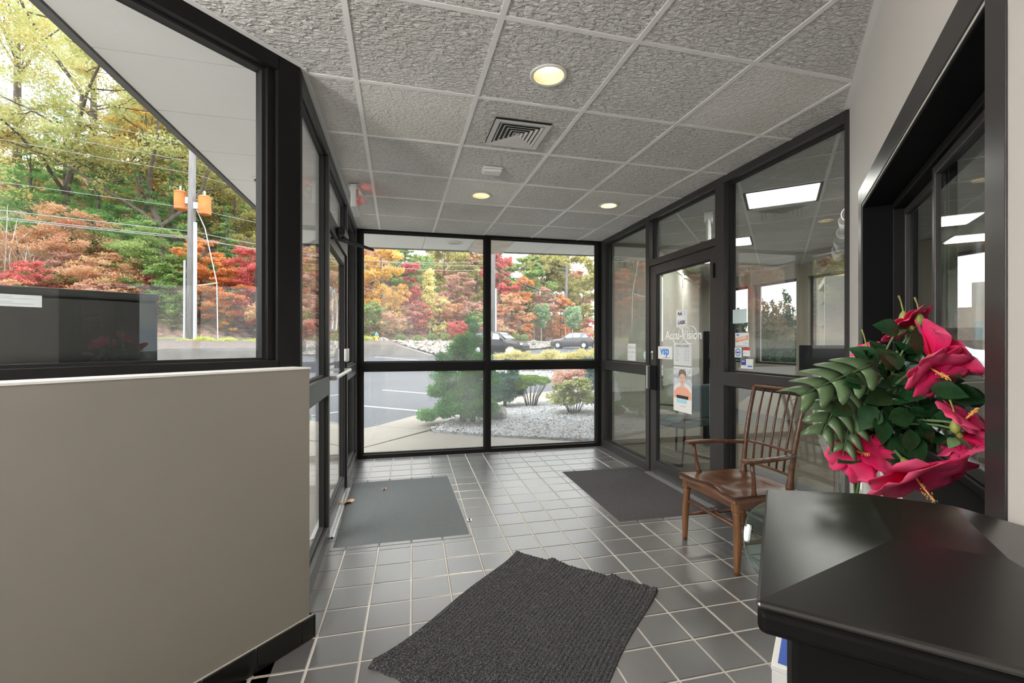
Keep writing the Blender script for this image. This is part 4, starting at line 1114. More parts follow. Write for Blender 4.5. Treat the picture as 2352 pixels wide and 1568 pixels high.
hibiscus(px(1996, 812, 1.22), up * .7 - rgt * .5 + toc * .2, 0.036, 0.5, 'small half-hidden pink flower at the top left of the bouquet', 8, 6, False)
hibiscus(px(1950, 955, 1.16), -rgt * .9 + up * .2, 0.046, 0.5, 'half-hidden pink flower behind the split leaves', 9, 5, False)

def bud_stem(tip, k, label):
    t = empty('bud_stem'); tag(t, label, 'flower bud', 'green buds in the bouquet')
    MB().tube(stem_path(tip, k), [0.0024] * 11, 6).build('stem', M['stem_green'], t, smooth=True)
    MB(Matrix.Translation(tip)).lathe([(0.002, -.010), (0.008, -.004), (0.010, .004), (0.007, .015), (0.002, .023)], 12).build('bud', M['bud'], t, smooth=True)
    MB().tube([tip + up * .02, tip + up * .045 - rgt * .006, tip + up * .06 - rgt * .012], [0.0018, 0.0014, 0.002], 6).build('tendril', M['bud'], t)
    for q in range(4): add_leaf(t, tip - up * .02, (math.cos(q * 1.7), math.sin(q * 1.7), -.4), (0, -.5, 1), .6, LEAF_L)
bud_stem(px(2075, 735, 1.10), 12, 'tall bud with a thin tendril at the very top of the bouquet')
bud_stem(px(2112, 740, 1.08), 13, 'round bud right of the topmost pink flower')
bud_stem(px(1990, 812, 1.12), 14, 'yellow-green bud at the top left of the bouquet')
bud_stem(px(2195, 985, 0.93), 15, 'yellow-green bud in front of the rightmost flower')

spray = empty('leafy_spray'); tag(spray, 'dense dark green leaves filling the middle of the bouquet', 'foliage')
for q in range(5):
    tip = px(2030 + q * 34, 900 + 30 * math.sin(q * 2), 1.08)
    MB().tube(stem_path(tip, 20 + q), [0.003] * 11, 6).build('stem', M['stem_green'], spray, smooth=True)
for q in range(120):
    a = rr.uniform(0, 6.28); f_ = math.sqrt(rr.random())
    u_, v_ = 2058 + 125 * f_ * math.cos(a), 905 + 95 * f_ * math.sin(a)
    p = px(u_, v_, rr.uniform(1.0, 1.18) - max(0, u_ - 2100) * .0010)
    dr = rgt * math.cos(a) * rr.uniform(.2, 1) - up * math.sin(a) * rr.uniform(.1, .9) + toc * rr.uniform(-.3, .6) - up * .25
    add_leaf(spray, p, dr, toc + up * rr.uniform(.1, .9) + rgt * rr.uniform(-.6, .6), rr.uniform(.75, 1.2), LEAF_D if rr.random() < .88 else LEAF_L)
for (u_, v_, d_, dx, dy, s_) in ((2065, 760, 1.05, -.9, .25, 1.0), (2105, 750, 1.04, .1, -1, 1.15), (2040, 960, 0.99, 1, .1, 1.0), (2090, 985, 0.99, -.1, -1, .9), (2060, 850, 1.03, -.6, .7, 1.1), (2200, 915, 1.0, 1, .1, 1.1)):
    add_leaf(spray, px(u_, v_, d_), rgt * dx + up * dy + toc * .1, toc + up * .3, s_, LEAF_D)

def monstera(base, tip, nrm, wide, label, k):
    t = empty('monstera_frond'); tag(t, label, 'foliage')
    MB().tube(stem_path(base, k), [0.0035] * 11, 7).build('stem', M['stem_green'], t, smooth=True)
    ax = (tip - base); L = ax.length; y = ax.normalized(); z = (Vector(nrm) - y * Vector(nrm).dot(y)).normalized(); x = y.cross(z)
    mb = MB(Matrix.Translation(base) @ Matrix(((x.x, y.x, z.x, 0), (x.y, y.y, z.y, 0), (x.z, y.z, z.z, 0), (0, 0, 0, 1))))
    mb.tube([(0, L * q / 8, -0.10 * L * (q / 8) ** 2 + .001) for q in range(9)], [0.003 - .0003 * q for q in range(9)], 6)
    for sgn in (-1, 1):
        for q in range(5):
            t0_ = q / 5.6; t1_ = t0_ + 0.16
            reach = wide * (1.0 - 0.75 * abs(t0_ - .30) ** 1.1) * (1 - .35 * t0_)
            vs, fs = [], []
            nn = 6
            for m in range(nn + 1):
                f_ = m / nn
                cy = L * ((t0_ + t1_) / 2 + 0.20 * f_ ** 1.4); half = L * (0.100 - .016 * f_) * (1 - f_ ** 7 * .8)
                zz = 0.12 * wide * math.sin(f_ * 2.2) - 0.14 * wide * f_ * f_ - 0.10 * L * (cy / L) ** 2
                vs += [(sgn * reach * f_, cy - half, zz), (sgn * reach * f_, cy + half, zz)]
            for m in range(nn): fs.append((2 * m, 2 * m + 1, 2 * m + 3, 2 * m + 2))
            mb.add(vs, fs)
    o = mb.build('leaf_blade', M['monstera'], t, smooth=True)
    md = o.modifiers.new('solid', 'SOLIDIFY'); md.thickness = 0.0008
monstera(px(2005, 838, 1.04), px(1822, 905, 1.00), up * .8 + toc * .6, 0.070, 'upper split green leaf reaching left over the chair back', 31)
monstera(px(1945, 880, 1.06), px(1885, 1010, 1.00), toc * .9 - rgt * .3 + up * .2, 0.066, 'split green leaf hanging down left of the vase', 32)
monstera(px(1965, 915, 1.05), px(1935, 1045, 1.01), toc * .7 - rgt * .6, 0.050, 'narrow split green leaf drooping beside the large open flower', 33)
# ------------------------------------------------------------------ outdoors: ground
lot = MB()
ds = [-25, 6, 30, 62, 110]; ls = [-90, -45, 0, 45, 90]
vs = []
for d in ds:
    for l in ls:
        p = w_of(l, d); vs.append((p.x, p.y, lot_z(p.x, p.y) - 0.03))
lot.add(vs, [(j * 5 + i, j * 5 + i + 1, (j + 1) * 5 + i + 1, (j + 1) * 5 + i) for j in range(4) for i in range(4)])
tag(lot.build('parking_lot', M['asphalt']), 'blue-grey asphalt parking lot outside the windows', 'parking lot', kind='structure')

def ground_slab(name, poly, m_, top, label, cat, thick=0.12, kind='structure'):
    mb = MB(); n = len(poly)
    a = sum(poly[i][0] * poly[(i + 1) % n][1] - poly[(i + 1) % n][0] * poly[i][1] for i in range(n))
    if a < 0: poly = poly[::-1]
    vs = [(p[0], p[1], lot_z(*p) + top) for p in poly] + [(p[0], p[1], lot_z(*p) + top - thick) for p in poly]
    mb.add(vs, [tuple(range(n))] + [(i, n + i, n + (i + 1) % n, (i + 1) % n) for i in range(n)])
    return tag(mb.build(name, m_), label, cat, kind=kind)
side = empty('sidewalk'); tag(side, 'pale concrete sidewalk slabs around the entrance', 'sidewalk', kind='structure')
A_, B_, C_ = (-0.32, 7.47), (0.46, 6.98), (-0.42, 5.99)
SLABS = [[(-4.2, 1.0), (-0.5, 1.0), (-0.5, 4.312), (-4.2, 4.312)], [(-4.2, 4.32), (-0.5, 4.32), (-0.5, 5.57), (-0.538, 5.936), (-0.9, 6.612), (-2.2, 6.612), (-4.2, 8.6)],
         [(-0.9, 6.62), (-0.53, 5.95), (0.458, 6.967), (-0.336, 7.466), (-0.55, 7.32), (-1.5, 8.3), (-4.2, 10.9), (-4.2, 8.62), (-2.2, 6.62)],
         [(-0.52, 5.93), (-0.5, 5.58), (2.62, 5.50), (2.60, 5.60), (1.19, 6.34), (0.55, 6.80), (0.468, 6.955)],
         [(-0.33, 7.475), (0.47, 6.985), (0.50, 7.06), (1.12, 8.02), (1.92, 8.82), (2.6, 9.32), (3.6, 9.62), (5.4, 9.25), (6.2, 9.4), (6.5, 10.9), (4.4, 11.2), (2.2, 10.45), (0.57, 8.63)]]
for q in SLABS:
    n = len(q)
    MB().prism(q, -0.12, 0.0).build('slab', M['concrete'], side) if all(lot_z(*p) < .03 for p in q) else None
    if not all(lot_z(*p) < .03 for p in q):
        o = ground_slab('slab', q, M['concrete'], 0.0, None, None); o.parent = side
        if 'kind' in o: del o['kind']

# parking bay lines
def line_between(name, a, b, w_, label):
    a, b = Vector(a), Vector(b); d = (b - a).normalized(); n = Vector((-d.y, d.x, 0)) * w_ / 2
    ps = [a + n, a - n, b - n, b + n]
    mb = MB(); mb.add([(p.x, p.y, lot_z(p.x, p.y) - 0.024) for p in ps] + [(p.x, p.y, lot_z(p.x, p.y) - 0.029) for p in ps], [(0, 1, 2, 3), (0, 4, 5, 1), (1, 5, 6, 2), (2, 6, 7, 3), (3, 7, 4, 0)])
    tag(mb.build(name, M['line_paint']), label, 'parking line', 'painted parking bay lines')
for (u0, v0, u1, v1, lab) in ((800, 926, 990, 942.5, 'nearest white parking line, ending behind the large evergreen'), (880, 893, 1012, 903.5, 'second white parking line, short and farther out'), (1000, 873, 1110, 881, 'third white parking line just below the window rail'),
                              (833, 828, 905, 834, 'white parking line just above the rail of the far window'), (860, 818, 960, 826, 'farthest white parking line before the low concrete wall'),
                              (440, 830.5, 505, 839, 'white parking line seen low in the angled window'), (580, 828, 640, 836, 'white parking line near the right edge of the angled window')):
    line_between('parking_line', on_ground(u0, v0), on_ground(u1, v1), 0.10 if v0 > 860 else 0.16, lab)

# gravel beds
def stones(name, poly, n, smin, smax, m_, label, zf, seed):
    rng = np.random.default_rng(seed)
    xs = [p[0] for p in poly]; ys = [p[1] for p in poly]
    pts = np.column_stack([rng.uniform(min(xs), max(xs), n * 3), rng.uniform(min(ys), max(ys), n * 3)])
    ins = np.zeros(len(pts), bool)
    for i in range(len(poly)):
        a, b = poly[i], poly[(i + 1) % len(poly)]
        c = ((a[1] > pts[:, 1]) != (b[1] > pts[:, 1])) & (pts[:, 0] < (b[0] - a[0]) * (pts[:, 1] - a[1]) / ((b[1] - a[1]) + 1e-12) + a[0])
        ins ^= c
    pts = pts[ins][:n]; n = len(pts)
    s = rng.uniform(smin, smax, (n, 1)) * rng.uniform(.7, 1.3, (n, 3)); s[:, 2] *= .6
    base = np.array([[1, 0, 0], [-1, 0, 0], [0, 1, 0], [0, -1, 0], [0, 0, 1], [0, 0, -1.]])
    V = base[None] * s[:, None, :] + rng.uniform(-.3, .3, (n, 6, 3)) * s[:, None, :] * .6
    a = rng.uniform(0, 6.28, n); tl = rng.uniform(-.6, .6, n)
    ca, sa = np.cos(a), np.sin(a)
    X = V[..., 0] * ca[:, None] - V[..., 1] * sa[:, None]; Y = V[..., 0] * sa[:, None] + V[..., 1] * ca[:, None]
    Z = V[..., 2] + X * np.sin(tl)[:, None] * .5
    z0 = np.array([zf(p[0], p[1]) for p in pts])
    P = np.stack([X + pts[:, :1], Y + pts[:, 1:2], Z + (z0 + s[:, 2] * .3 + rng.uniform(0, .01, n))[:, None]], -1).reshape(-1, 3)
    F = np.array([(0, 2, 4), (2, 1, 4), (1, 3, 4), (3, 0, 4), (2, 0, 5), (1, 2, 5), (3, 1, 5), (0, 3, 5)])
    faces = (F[None] + (np.arange(n) * 6)[:, None, None]).reshape(-1, 3)
    me = bpy.data.meshes.new(name); me.from_pydata(P.tolist(), [], faces.tolist())
    set_tone(me, np.repeat(rng.random(n), 6)); me.materials.append(m_)
    o = link(name, me)
    return tag(o, label, 'gravel', kind='stuff')
BED = [(0.50, 7.03), (0.62, 6.80), (1.19, 6.37), (2.60, 5.68), (3.34, 5.72), (4.70, 7.10), (5.3, 9.2), (3.6, 9.6), (2.6, 9.3), (1.92, 8.8), (1.12, 8.0)]
def bed_z(x, y): return lot_z(x, y) + 0.012
ground_slab('gravel_bed', BED, M['gravel_bed'], 0.012, 'planting bed of white gravel outside the far window', 'planting bed')
stones('gravel', BED, 15000, 0.014, 0.034, M['stone_white'], 'loose white gravel around the shrubs outside the far window', bed_z, 3)
g0 = [on_ground(u, v) for u, v in ((1120, 866), (1215, 868), (1290, 876), (1372, 872))]
ISL = [(g0[0].x, g0[0].y), (g0[1].x, g0[1].y), (g0[2].x, g0[2].y), (g0[3].x, g0[3].y), (g0[3].x + 6, g0[3].y - 1.5), (g0[3].x + 7, g0[3].y + 3.5), (g0[1].x + 2.2, g0[1].y + 5.2), (g0[0].x - .1, g0[0].y + 3.0)]
ground_slab('planting_island', ISL, M['gravel_bed'], 0.06, 'far planting island of gravel in the parking lot', 'planting bed')
stones('gravel', ISL, 6000, 0.03, 0.06, M['stone_white'], 'white gravel on the far planting island in the lot', lambda x, y: lot_z(x, y) + .07, 4)
cb = MB()
for k in range(3):
    a, b = g0[k], g0[k + 1]; d = (b - a).normalized(); n = Vector((d.y, -d.x, 0)) * 0.28
    ps = [a, b, b + n, a + n]
    cb.add([(p.x, p.y, lot_z(p.x, p.y) + .10) for p in ps] + [(p.x, p.y, lot_z(p.x, p.y) - .05) for p in ps], [(3, 2, 1, 0), (0, 1, 5, 4), (1, 2, 6, 5), (2, 3, 7, 6), (3, 0, 4, 7)])
tag(cb.build('kerb', M['concrete_grey']), 'concrete kerb along the near side of the planting island', 'kerb', kind='structure')

# retaining wall, bank, hill
POLES = [(-62, 12), (-37.2, 24.0), (-13.68, 35.46), (9.8, 47.0), (26.5, 68.6), (44, 96), (60, 130)]
WALLP = [(-17, 26.6), (-13, 28.0), (-7.4, 29.9), (-2.5, 34.0), (-0.26, 34.2)]
wt = [0.98, 1.02, 1.08, 1.22, 1.24]
mb = MB()
for k in range(4):
    (a, b), (za, zb) = (WALLP[k], WALLP[k + 1]), (wt[k], wt[k + 1])
    d = Vector((b[0] - a[0], b[1] - a[1], 0)).normalized(); n = Vector((-d.y, d.x, 0)) * .3
    for (p, q) in ((a, b),):
        ps = [Vector((p[0], p[1], 0)), Vector((q[0], q[1], 0)), Vector((q[0], q[1], 0)) + n, Vector((p[0], p[1], 0)) + n]
        zz = [za, zb, zb, za]
        mb.add([(v.x, v.y, z) for v, z in zip(ps, zz)] + [(v.x, v.y, 0.1) for v in ps], [(0, 1, 2, 3), (0, 4, 5, 1), (1, 5, 6, 2), (2, 6, 7, 3), (3, 7, 4, 0)])
e0, e1 = Vector((-0.26, 34.2, 0)), Vector((2.14, 30.3, 0)); d = (e1 - e0).normalized(); n = Vector((-d.y, d.x, 0)) * .3
mb.add([(e0.x, e0.y, 1.24), (e1.x, e1.y, 0.52), (e1.x + n.x, e1.y + n.y, 0.52), (e0.x + n.x, e0.y + n.y, 1.24), (e0.x, e0.y, .1), (e1.x, e1.y, .1), (e1.x + n.x, e1.y + n.y, .1), (e0.x + n.x, e0.y + n.y, .1)],
       [(0, 1, 2, 3), (0, 4, 5, 1), (1, 5, 6, 2), (2, 6, 7, 3), (3, 7, 4, 0)])
tag(mb.build('retaining_wall', M['concrete_grey']), 'low pale concrete retaining wall across the parking lot', 'retaining wall', kind='structure')
bw = MB(); a_, b_ = px(940, 800, 36.4), px(1078, 800, 35.6)
Mx, L = frame((a_.x, a_.y), (b_.x, b_.y))
blk = empty('block_wall'); tag(blk, 'low grey block wall in the rock bank behind the large evergreen', 'wall', kind='structure')
for j in range(3):
    for k in range(int(L / .6)):
        MB(Mx).box(k * .6 + .01 + .3 * (j % 2), k * .6 + .59 + .3 * (j % 2), 0, .35, .42 + j * .22, .42 + j * .22 + .21).build('block', M['concrete_grey'], blk)
near = [(-66, 2), (-40, 15), (-17, 26.7), (-13, 28.1), (-7.4, 30.1), (-2.5, 34.2), (-0.3, 34.4), (3.4, 33.4), (9, 38), (16, 47), (30, 66), (47, 94), (64, 128)]
nz = [0.98, 0.98, 0.98, 1.0, 1.06, 1.2, 1.22, 0.5, 0.62, 0.80, 1.1, 1.5, 1.9]
def poly_at(P, t):
    k = min(int(t), len(P) - 2); f_ = t - k
    return Vector((P[k][0] + (P[k + 1][0] - P[k][0]) * f_, P[k][1] + (P[k + 1][1] - P[k][1]) * f_, 0))
def far_pt(p):   # nearest point of the pole line
    best = None
    for k in range(len(POLES) - 1):
        a, b = Vector((*POLES[k], 0)), Vector((*POLES[k + 1], 0)); ab = b - a
        t_ = max(0, min(1, (p - a).dot(ab) / ab.dot(ab))); c = a + ab * t_
        if best is None or (p - c).length < best[0]:
            n = Vector((-ab.y, ab.x, 0)).normalized()
            best = ((p - c).length, c, (p - c).dot(n))
    return best
mb = MB(); vs = []
for p, z in zip(near, nz):
    c = far_pt(Vector((*p, 0)))[1]; P = Vector((*p, 0))
    for f_ in (0, .35, .7, 1.0):
        q = P.lerp(c, f_); vs.append((q.x, q.y, z + (1.62 - z) * (f_ ** .7)))
mb.add(vs, [(j * 4 + i, (j + 1) * 4 + i, (j + 1) * 4 + i + 1, j * 4 + i + 1) for j in range(len(near) - 1) for i in range(3)])
tag(mb.build('bank', M['mulch'], smooth=True), 'mulched planting bank above the retaining wall', 'bank', kind='structure')
def terrain(x, y):
    dd, c, q = far_pt(Vector((x, y, 0)))
    if q <= 0: return 1.6
    return 1.62 + 0.50 * max(0, min(q, 34) - 2.0)
mb = MB(); vs = []
NP = 36; qs = [0, 1.2, 2.2, 5, 9, 15, 24, 36, 60]
for k in range(NP + 1):
    t_ = k / NP * (len(POLES) - 1); p = poly_at(POLES, t_)
    kk = min(int(t_), len(POLES) - 2); ab = Vector((POLES[kk + 1][0] - POLES[kk][0], POLES[kk + 1][1] - POLES[kk][1], 0)).normalized(); n = Vector((-ab.y, ab.x, 0))
    for q in qs:
        v = p + n * q; vs.append((v.x, v.y, 1.62 + 0.50 * max(0, min(q, 34) - 2.0) + (random.uniform(-.2, .2) if q > 4 else 0)))
nq = len(qs)
strip = MB(); strip.add(vs, [(j * nq + i, (j + 1) * nq + i, (j + 1) * nq + i + 1, j * nq + i + 1) for j in range(NP) for i in range(2)])
tag(strip.build('grass_verge', M['verge']), 'narrow green grass verge at the foot of the wooded hillside', 'grass', kind='structure')
mb.add(vs, [(j * nq + i, (j + 1) * nq + i, (j + 1) * nq + i + 1, j * nq + i + 1) for j in range(NP) for i in range(2, nq - 1)])
tag(mb.build('hillside', M['litter'], smooth=True), 'hillside covered in brown fallen leaves under the trees', 'hillside', kind='structure')
stones('riprap', [(0.6, 34.0), (3.2, 31.2), (9.2, 38), (16, 47), (22, 56), (20, 57.5), (13, 48), (6, 41.5), (-0.5, 36.2)], 5200, 0.07, 0.19, M['stone_tan'], 'bank of broken pale rocks behind the parked cars', lambda x, y: 0.55 + .9 * min(1, max(0, (y - 0.95 * x - 29.5) / 6.5)), 9)

# ------------------------------------------------------------------ plants
def leaf_cloud(name, centres, radii, n, size, m_, seed, flat=0.0, aspect=0.55, shell=0.5, zr=1.0, weights=None, bottom=0.0, sub=0):
    rng = np.random.default_rng(seed)
    C = np.array(centres, float); R = np.array(radii, float)
    if R.ndim == 1: R = np.column_stack([R, R, R * zr])
    if sub > 0:                     # break each mass into smaller tufts
        m_s = len(C); vv = rng.normal(size=(m_s * sub, 3)); vv /= np.linalg.norm(vv, axis=1)[:, None]
        vv[:, 2] = np.where(vv[:, 2] < -.3, -vv[:, 2], vv[:, 2])
        Rr = np.repeat(R, sub, 0)
        C = np.repeat(C, sub, 0) + vv * Rr * rng.uniform(.45, .95, (m_s * sub, 1)); R = Rr * rng.uniform(.28, .52, (m_s * sub, 1))
    w = (R[:, 0] * R[:, 1]) ** 0.75 if weights is None else np.array(weights, float)
    k = rng.choice(len(C), n, p=w / w.sum())
    v = rng.normal(size=(n, 3)); v /= np.linalg.norm(v, axis=1)[:, None]
    v[:, 2] = np.where(v[:, 2] < -bottom, v[:, 2] * (1 - .5 * (bottom > 0)), v[:, 2])
    r = (shell + (1 - shell) * rng.random(n)) * rng.normal(1, .10, n)
    P = C[k] + v * R[k] * r[:, None]
    a = rng.normal(size=(n, 3)); a[:, 2] *= (1 - flat); a /= np.linalg.norm(a, axis=1)[:, None]
    b = np.cross(a, rng.normal(size=(n, 3)) * (1 - flat) + np.array([0, 0, 1.0]) * flat * 2 + 1e-3); b /= np.linalg.norm(b, axis=1)[:, None] + 1e-9
    L = (size * rng.uniform(.6, 1.4, n))[:, None]
    V = np.stack([P + a * L / 2, P + b * L * aspect / 2, P - a * L / 2, P - b * L * aspect / 2], 1).reshape(-1, 3)
    me = bpy.data.meshes.new(name)
    me.vertices.add(n * 4); me.vertices.foreach_set('co', V.astype(np.float32).ravel())
    me.loops.add(n * 4); me.loops.foreach_set('vertex_index', np.arange(n * 4, dtype=np.int32))
    me.polygons.add(n); me.polygons.foreach_set('loop_start', np.arange(0, n * 4, 4, dtype=np.int32)); me.polygons.foreach_set('loop_total', np.full(n, 4, dtype=np.int32))
    me.update(calc_edges=True)
    blob_t = rng.random(len(C))
    tone = np.clip(.55 * blob_t[k] + .45 * rng.random(n), 0, 1)
    set_tone(me, np.repeat(tone, 4)); me.materials.append(m_)
    return me

LM = {
 'olive': leaf_mat('leaves_olive', [(0.307, 0.295, 0.118), (0.496, 0.472, 0.189), (0.661, 0.590, 0.260)]),
 'gold': leaf_mat('leaves_gold', [(0.614, 0.401, 0.106), (0.826, 0.566, 0.177), (0.920, 0.732, 0.307)]),
 'oakgold': leaf_mat('leaves_oak', [(0.64, 0.36, 0.11), (0.50, 0.47, 0.19), (0.52, 0.56, 0.25), (0.64, 0.64, 0.36)]),
 'pine': leaf_mat('needles_pine', [(0.118, 0.248, 0.094), (0.212, 0.413, 0.142), (0.366, 0.566, 0.224)]),
 'green': leaf_mat('leaves_green', [(0.189, 0.319, 0.118), (0.330, 0.472, 0.177), (0.531, 0.590, 0.260)]),
 'salmon': leaf_mat('leaves_salmon', [(0.661, 0.283, 0.212), (0.779, 0.472, 0.330), (0.732, 0.543, 0.330), (0.543, 0.531, 0.260)]),
 'orange': leaf_mat('leaves_orange', [(0.637, 0.248, 0.094), (0.826, 0.401, 0.165), (0.873, 0.566, 0.260)]),
 'crimson': leaf_mat('leaves_crimson', [(0.50, 0.13, 0.13), (0.755, 0.236, 0.224), (0.826, 0.401, 0.342)]),
 'mauve': leaf_mat('leaves_mauve', [(0.496, 0.283, 0.236), (0.661, 0.425, 0.354), (0.684, 0.543, 0.401)]),
 'lemon': leaf_mat('leaves_lemon', [(0.566, 0.519, 0.201), (0.826, 0.755, 0.354), (0.920, 0.873, 0.531)]),
 'young': leaf_mat('leaves_young', [(0.260, 0.401, 0.212), (0.378, 0.519, 0.307), (0.496, 0.614, 0.389)]),
 'hinoki': leaf_mat('hinoki', [(0.05, 0.16, 0.055), (0.12, 0.32, 0.095), (0.23, 0.48, 0.13)], .25),
 'hinoki_blue': leaf_mat('hinoki_blue', [(0.05, 0.14, 0.10), (0.09, 0.22, 0.16), (0.15, 0.31, 0.21)], .25),
 'boxwood': leaf_mat('boxwood', [(0.11, 0.23, 0.07), (0.22, 0.36, 0.10), (0.42, 0.54, 0.13)], .25),
 'hydrangea': leaf_mat('hydrangea', [(0.46, 0.35, 0.26), (0.38, 0.44, 0.20), (0.55, 0.58, 0.27), (0.72, 0.68, 0.32)], .3),
 'spruce': leaf_mat('spruce_blue', [(0.06, 0.13, 0.13), (0.12, 0.21, 0.21), (0.20, 0.31, 0.30)], .2),
 'strawgold': leaf_mat('hedge_straw', [(0.46, 0.41, 0.16), (0.62, 0.56, 0.25), (0.70, 0.65, 0.34)], .3),
 'ball': leaf_mat('round_bush', [(0.16, 0.24, 0.07), (0.28, 0.36, 0.12), (0.38, 0.44, 0.17)], .25),
 'tuft': leaf_mat('grass_tuft', [(0.30, 0.42, 0.08), (0.50, 0.56, 0.14), (0.66, 0.66, 0.24)], .3),
 'cypress': leaf_mat('cypress_dark', [(0.018, 0.035, 0.02), (0.03, 0.06, 0.03), (0.05, 0.085, 0.045)], .1),
}
def line_d(u):
    r_ = (u - 1176) / 1033
    dx, dy = SP + r_ * CP, CP - r_ * SP
    for k in range(len(POLES) - 1):
        (ax, ay), (bx_, by) = POLES[k], POLES[k + 1]; ex_, ey_ = bx_ - ax, by - ay
        den = dx * ey_ - dy * ex_
        if abs(den) < 1e-9: continue
        d_ = (ax * ey_ - ay * ex_) / den; t_ = (ax * dy - ay * dx) / den
        if 0 <= t_ <= 1 and d_ > 0: return d_
    return 60.0
def make_tree(name, u, d, vtop, wpx, kind, colour, label, dens=1.0, base_v=None, group=None, cat='tree', seed=None, low=None, lean=0.0, big=1.0):
    seed = seed if seed is not None else abs(int(u * 7 + vtop)) + 1
    rr = random.Random(seed)
    b = w_of((u - 1176) / 1033 * d, d); z0 = terrain(b.x, b.y)
    top = EYE + (787.4 - vtop) / 1033 * d
    h_ = max(2.0, top - z0); w_ = wpx / 1033 * d
    t = empty(name, (b.x, b.y, z0)); tag(t, label, cat, group)
    C, R, br = [], [], []
    if kind == 'layer':            # broad tree with flat tiers
        lo = low if low is not None else 0.05
        n = rr.randint(20, 26)
        for k in range(n):
            f_ = lo + (1 - lo) * (k + .5) / n; rad = w_ * .5 * (0.35 + .75 * math.sin(math.pi * min(1, (1 - f_) * 1.05 + .08)))
            a = k * 2.4 + rr.uniform(-.4, .4); rr_ = rad * rr.uniform(.25, .78)
            C.append((rr_ * math.cos(a), rr_ * math.sin(a), h_ * f_ * .95)); q = rad * rr.uniform(.38, .60); R.append((q, q, q * .42)); br.append(C[-1])
        flat = .55
    elif kind == 'round':
        lo = low if low is not None else 0.07
        for k in range(26):
            f_ = lo + (1 - lo) * rr.random(); rad = w_ * .5 * math.sqrt(max(.05, 1 - ((f_ - lo) / (1 - lo) * 2 - 1) ** 2 * .92))
            a = rr.uniform(0, 6.28); rr_ = rad * rr.uniform(.3, .85)
            C.append((rr_ * math.cos(a), rr_ * math.sin(a), h_ * f_ * .93)); q = w_ * rr.uniform(.13, .22); R.append((q, q, q * .8)); br.append(C[-1])
        flat = .2
    elif kind == 'pine':
        lo = low if low is not None else 0.08
        n = 30
        for k in range(n):
            f_ = lo + (1 - lo) * k / n; rad = w_ * .5 * (1.05 - f_) * rr.uniform(.7, 1.25)
            a = k * 2.4; C.append((rad * .55 * math.cos(a), rad * .55 * math.sin(a), h_ * f_)); R.append((rad * .62 + .1, rad * .62 + .1, rad * .20 + .12)); br.append((rad * .8 * math.cos(a), rad * .8 * math.sin(a), h_ * f_ - rad * .1))
        flat = .5
    elif kind == 'spire':
        for k in range(22):
            f_ = .06 + .94 * k / 22; rad = w_ * .5 * (math.sin(math.pi * min(1, .18 + .82 * (1 - f_))) ** .8)
            a = k * 2.4; C.append((rad * .35 * math.cos(a), rad * .35 * math.sin(a), h_ * f_)); R.append((rad * .7, rad * .7, h_ * .06)); 
        flat = .1
    tb_ = MB()
    trunk_r = max(0.06, h_ * 0.014) if kind != 'spire' else 0.08
    tb_.tube([(0, 0, -0.4), (lean * .2, 0, h_ * .3), (lean * .6, 0, h_ * .65), (lean, 0, h_ * .93)], [trunk_r * 1.15, trunk_r, trunk_r * .7, trunk_r * .2], 8)
    for k, c in enumerate(br):
        if k % 2 == 0: tb_.tube([(0, 0, c[2] * .78), (c[0] * .5, c[1] * .5, c[2] * .9), c], [trunk_r * .32, trunk_r * .2, trunk_r * .07], 5, cap=False)
    tb_.build('trunk', M['bark'], t, smooth=True)
    apx = wpx * h_ / d * 1033
    n = int(min(20000, max(1800, apx * 0.66 * dens)))
    size = (4.3 if kind != 'pine' else 5.6) * d / 1033 * big
    link('crown', leaf_cloud('crown', C, R, n, size, LM[colour], seed, flat=flat, aspect=.6 if kind != 'pine' else .28, shell=.25, sub=7 if kind in ('layer', 'round') else (4 if kind == 'pine' else 0)), None, t)
    return t

# the large oak at upper left: limbs first, then leaves at the limb tips
def make_oak(u, d, h_, spread, colour, label, seed, nleaf, lim=6):
    rr = random.Random(seed)
    b = w_of((u - 1176) / 1033 * d, d); z0 = terrain(b.x, b.y)
    t = empty('oak_tree', (b.x, b.y, z0)); tag(t, label, 'tree')
    mb = MB(); tips = []
    def grow(p, dr, L, r, lvl):
        pts = [p]; q = p.copy(); v = dr.copy()
        for k in range(5):
            v = (v + Vector((rr.uniform(-.34, .34), rr.uniform(-.34, .34), rr.uniform(-.16, .24)))).normalized(); q = q + v * L / 5; pts.append(q.copy())
        mb.tube(pts, [r * (1 - .12 * k) for k in range(6)], 7 if lvl < 2 else 4, cap=False)
        if lvl == 1: tips.extend([pts[3], pts[5]])
        if lvl >= 2: tips.extend([pts[2], pts[4], pts[5]])
        if lvl >= 3: return
        for k in range(lim if lvl == 0 else (4 if lvl == 1 else 2)):
            a = 2 * math.pi * k / lim + rr.uniform(-.5, .5)
            w = (v * .45 + Vector((math.cos(a), math.sin(a), rr.uniform(-.25, .6))) * (.9 if lvl else .95)).normalized()
            grow(pts[2 + (k % 4)], w, L * rr.uniform(.55, .80) * (spread if lvl == 0 else 1), r * .46, lvl + 1)
    grow(Vector((0, 0, -.3)), Vector((0.02, 0, 1)), h_ * .56, h_ * .0135, 0)
    mb.build('trunk', M['bark'], t, smooth=True)
    C = [tuple(p) for p in tips]; R = [(h_ * .052 * rr.uniform(.6, 1.3),) * 2 + (h_ * .032,) for _ in tips]
    link('crown', leaf_cloud('crown', C, R, nleaf, 6.8 * d / 1033, LM[colour], seed, flat=.35, aspect=.6, shell=.1), None, t)
make_oak(385, 38, 27, 1.0, 'oakgold', 'tall gold and olive oak with dark limbs at the upper left', 3, 46000)
make_oak(150, 39, 27, 1.0, 'oakgold', 'gold oak at the far upper left beside the roof edge', 8, 42000)
make_oak(1290, 78, 22, .9, 'olive', 'large olive-green oak at the right end of the woods', 5, 14000)

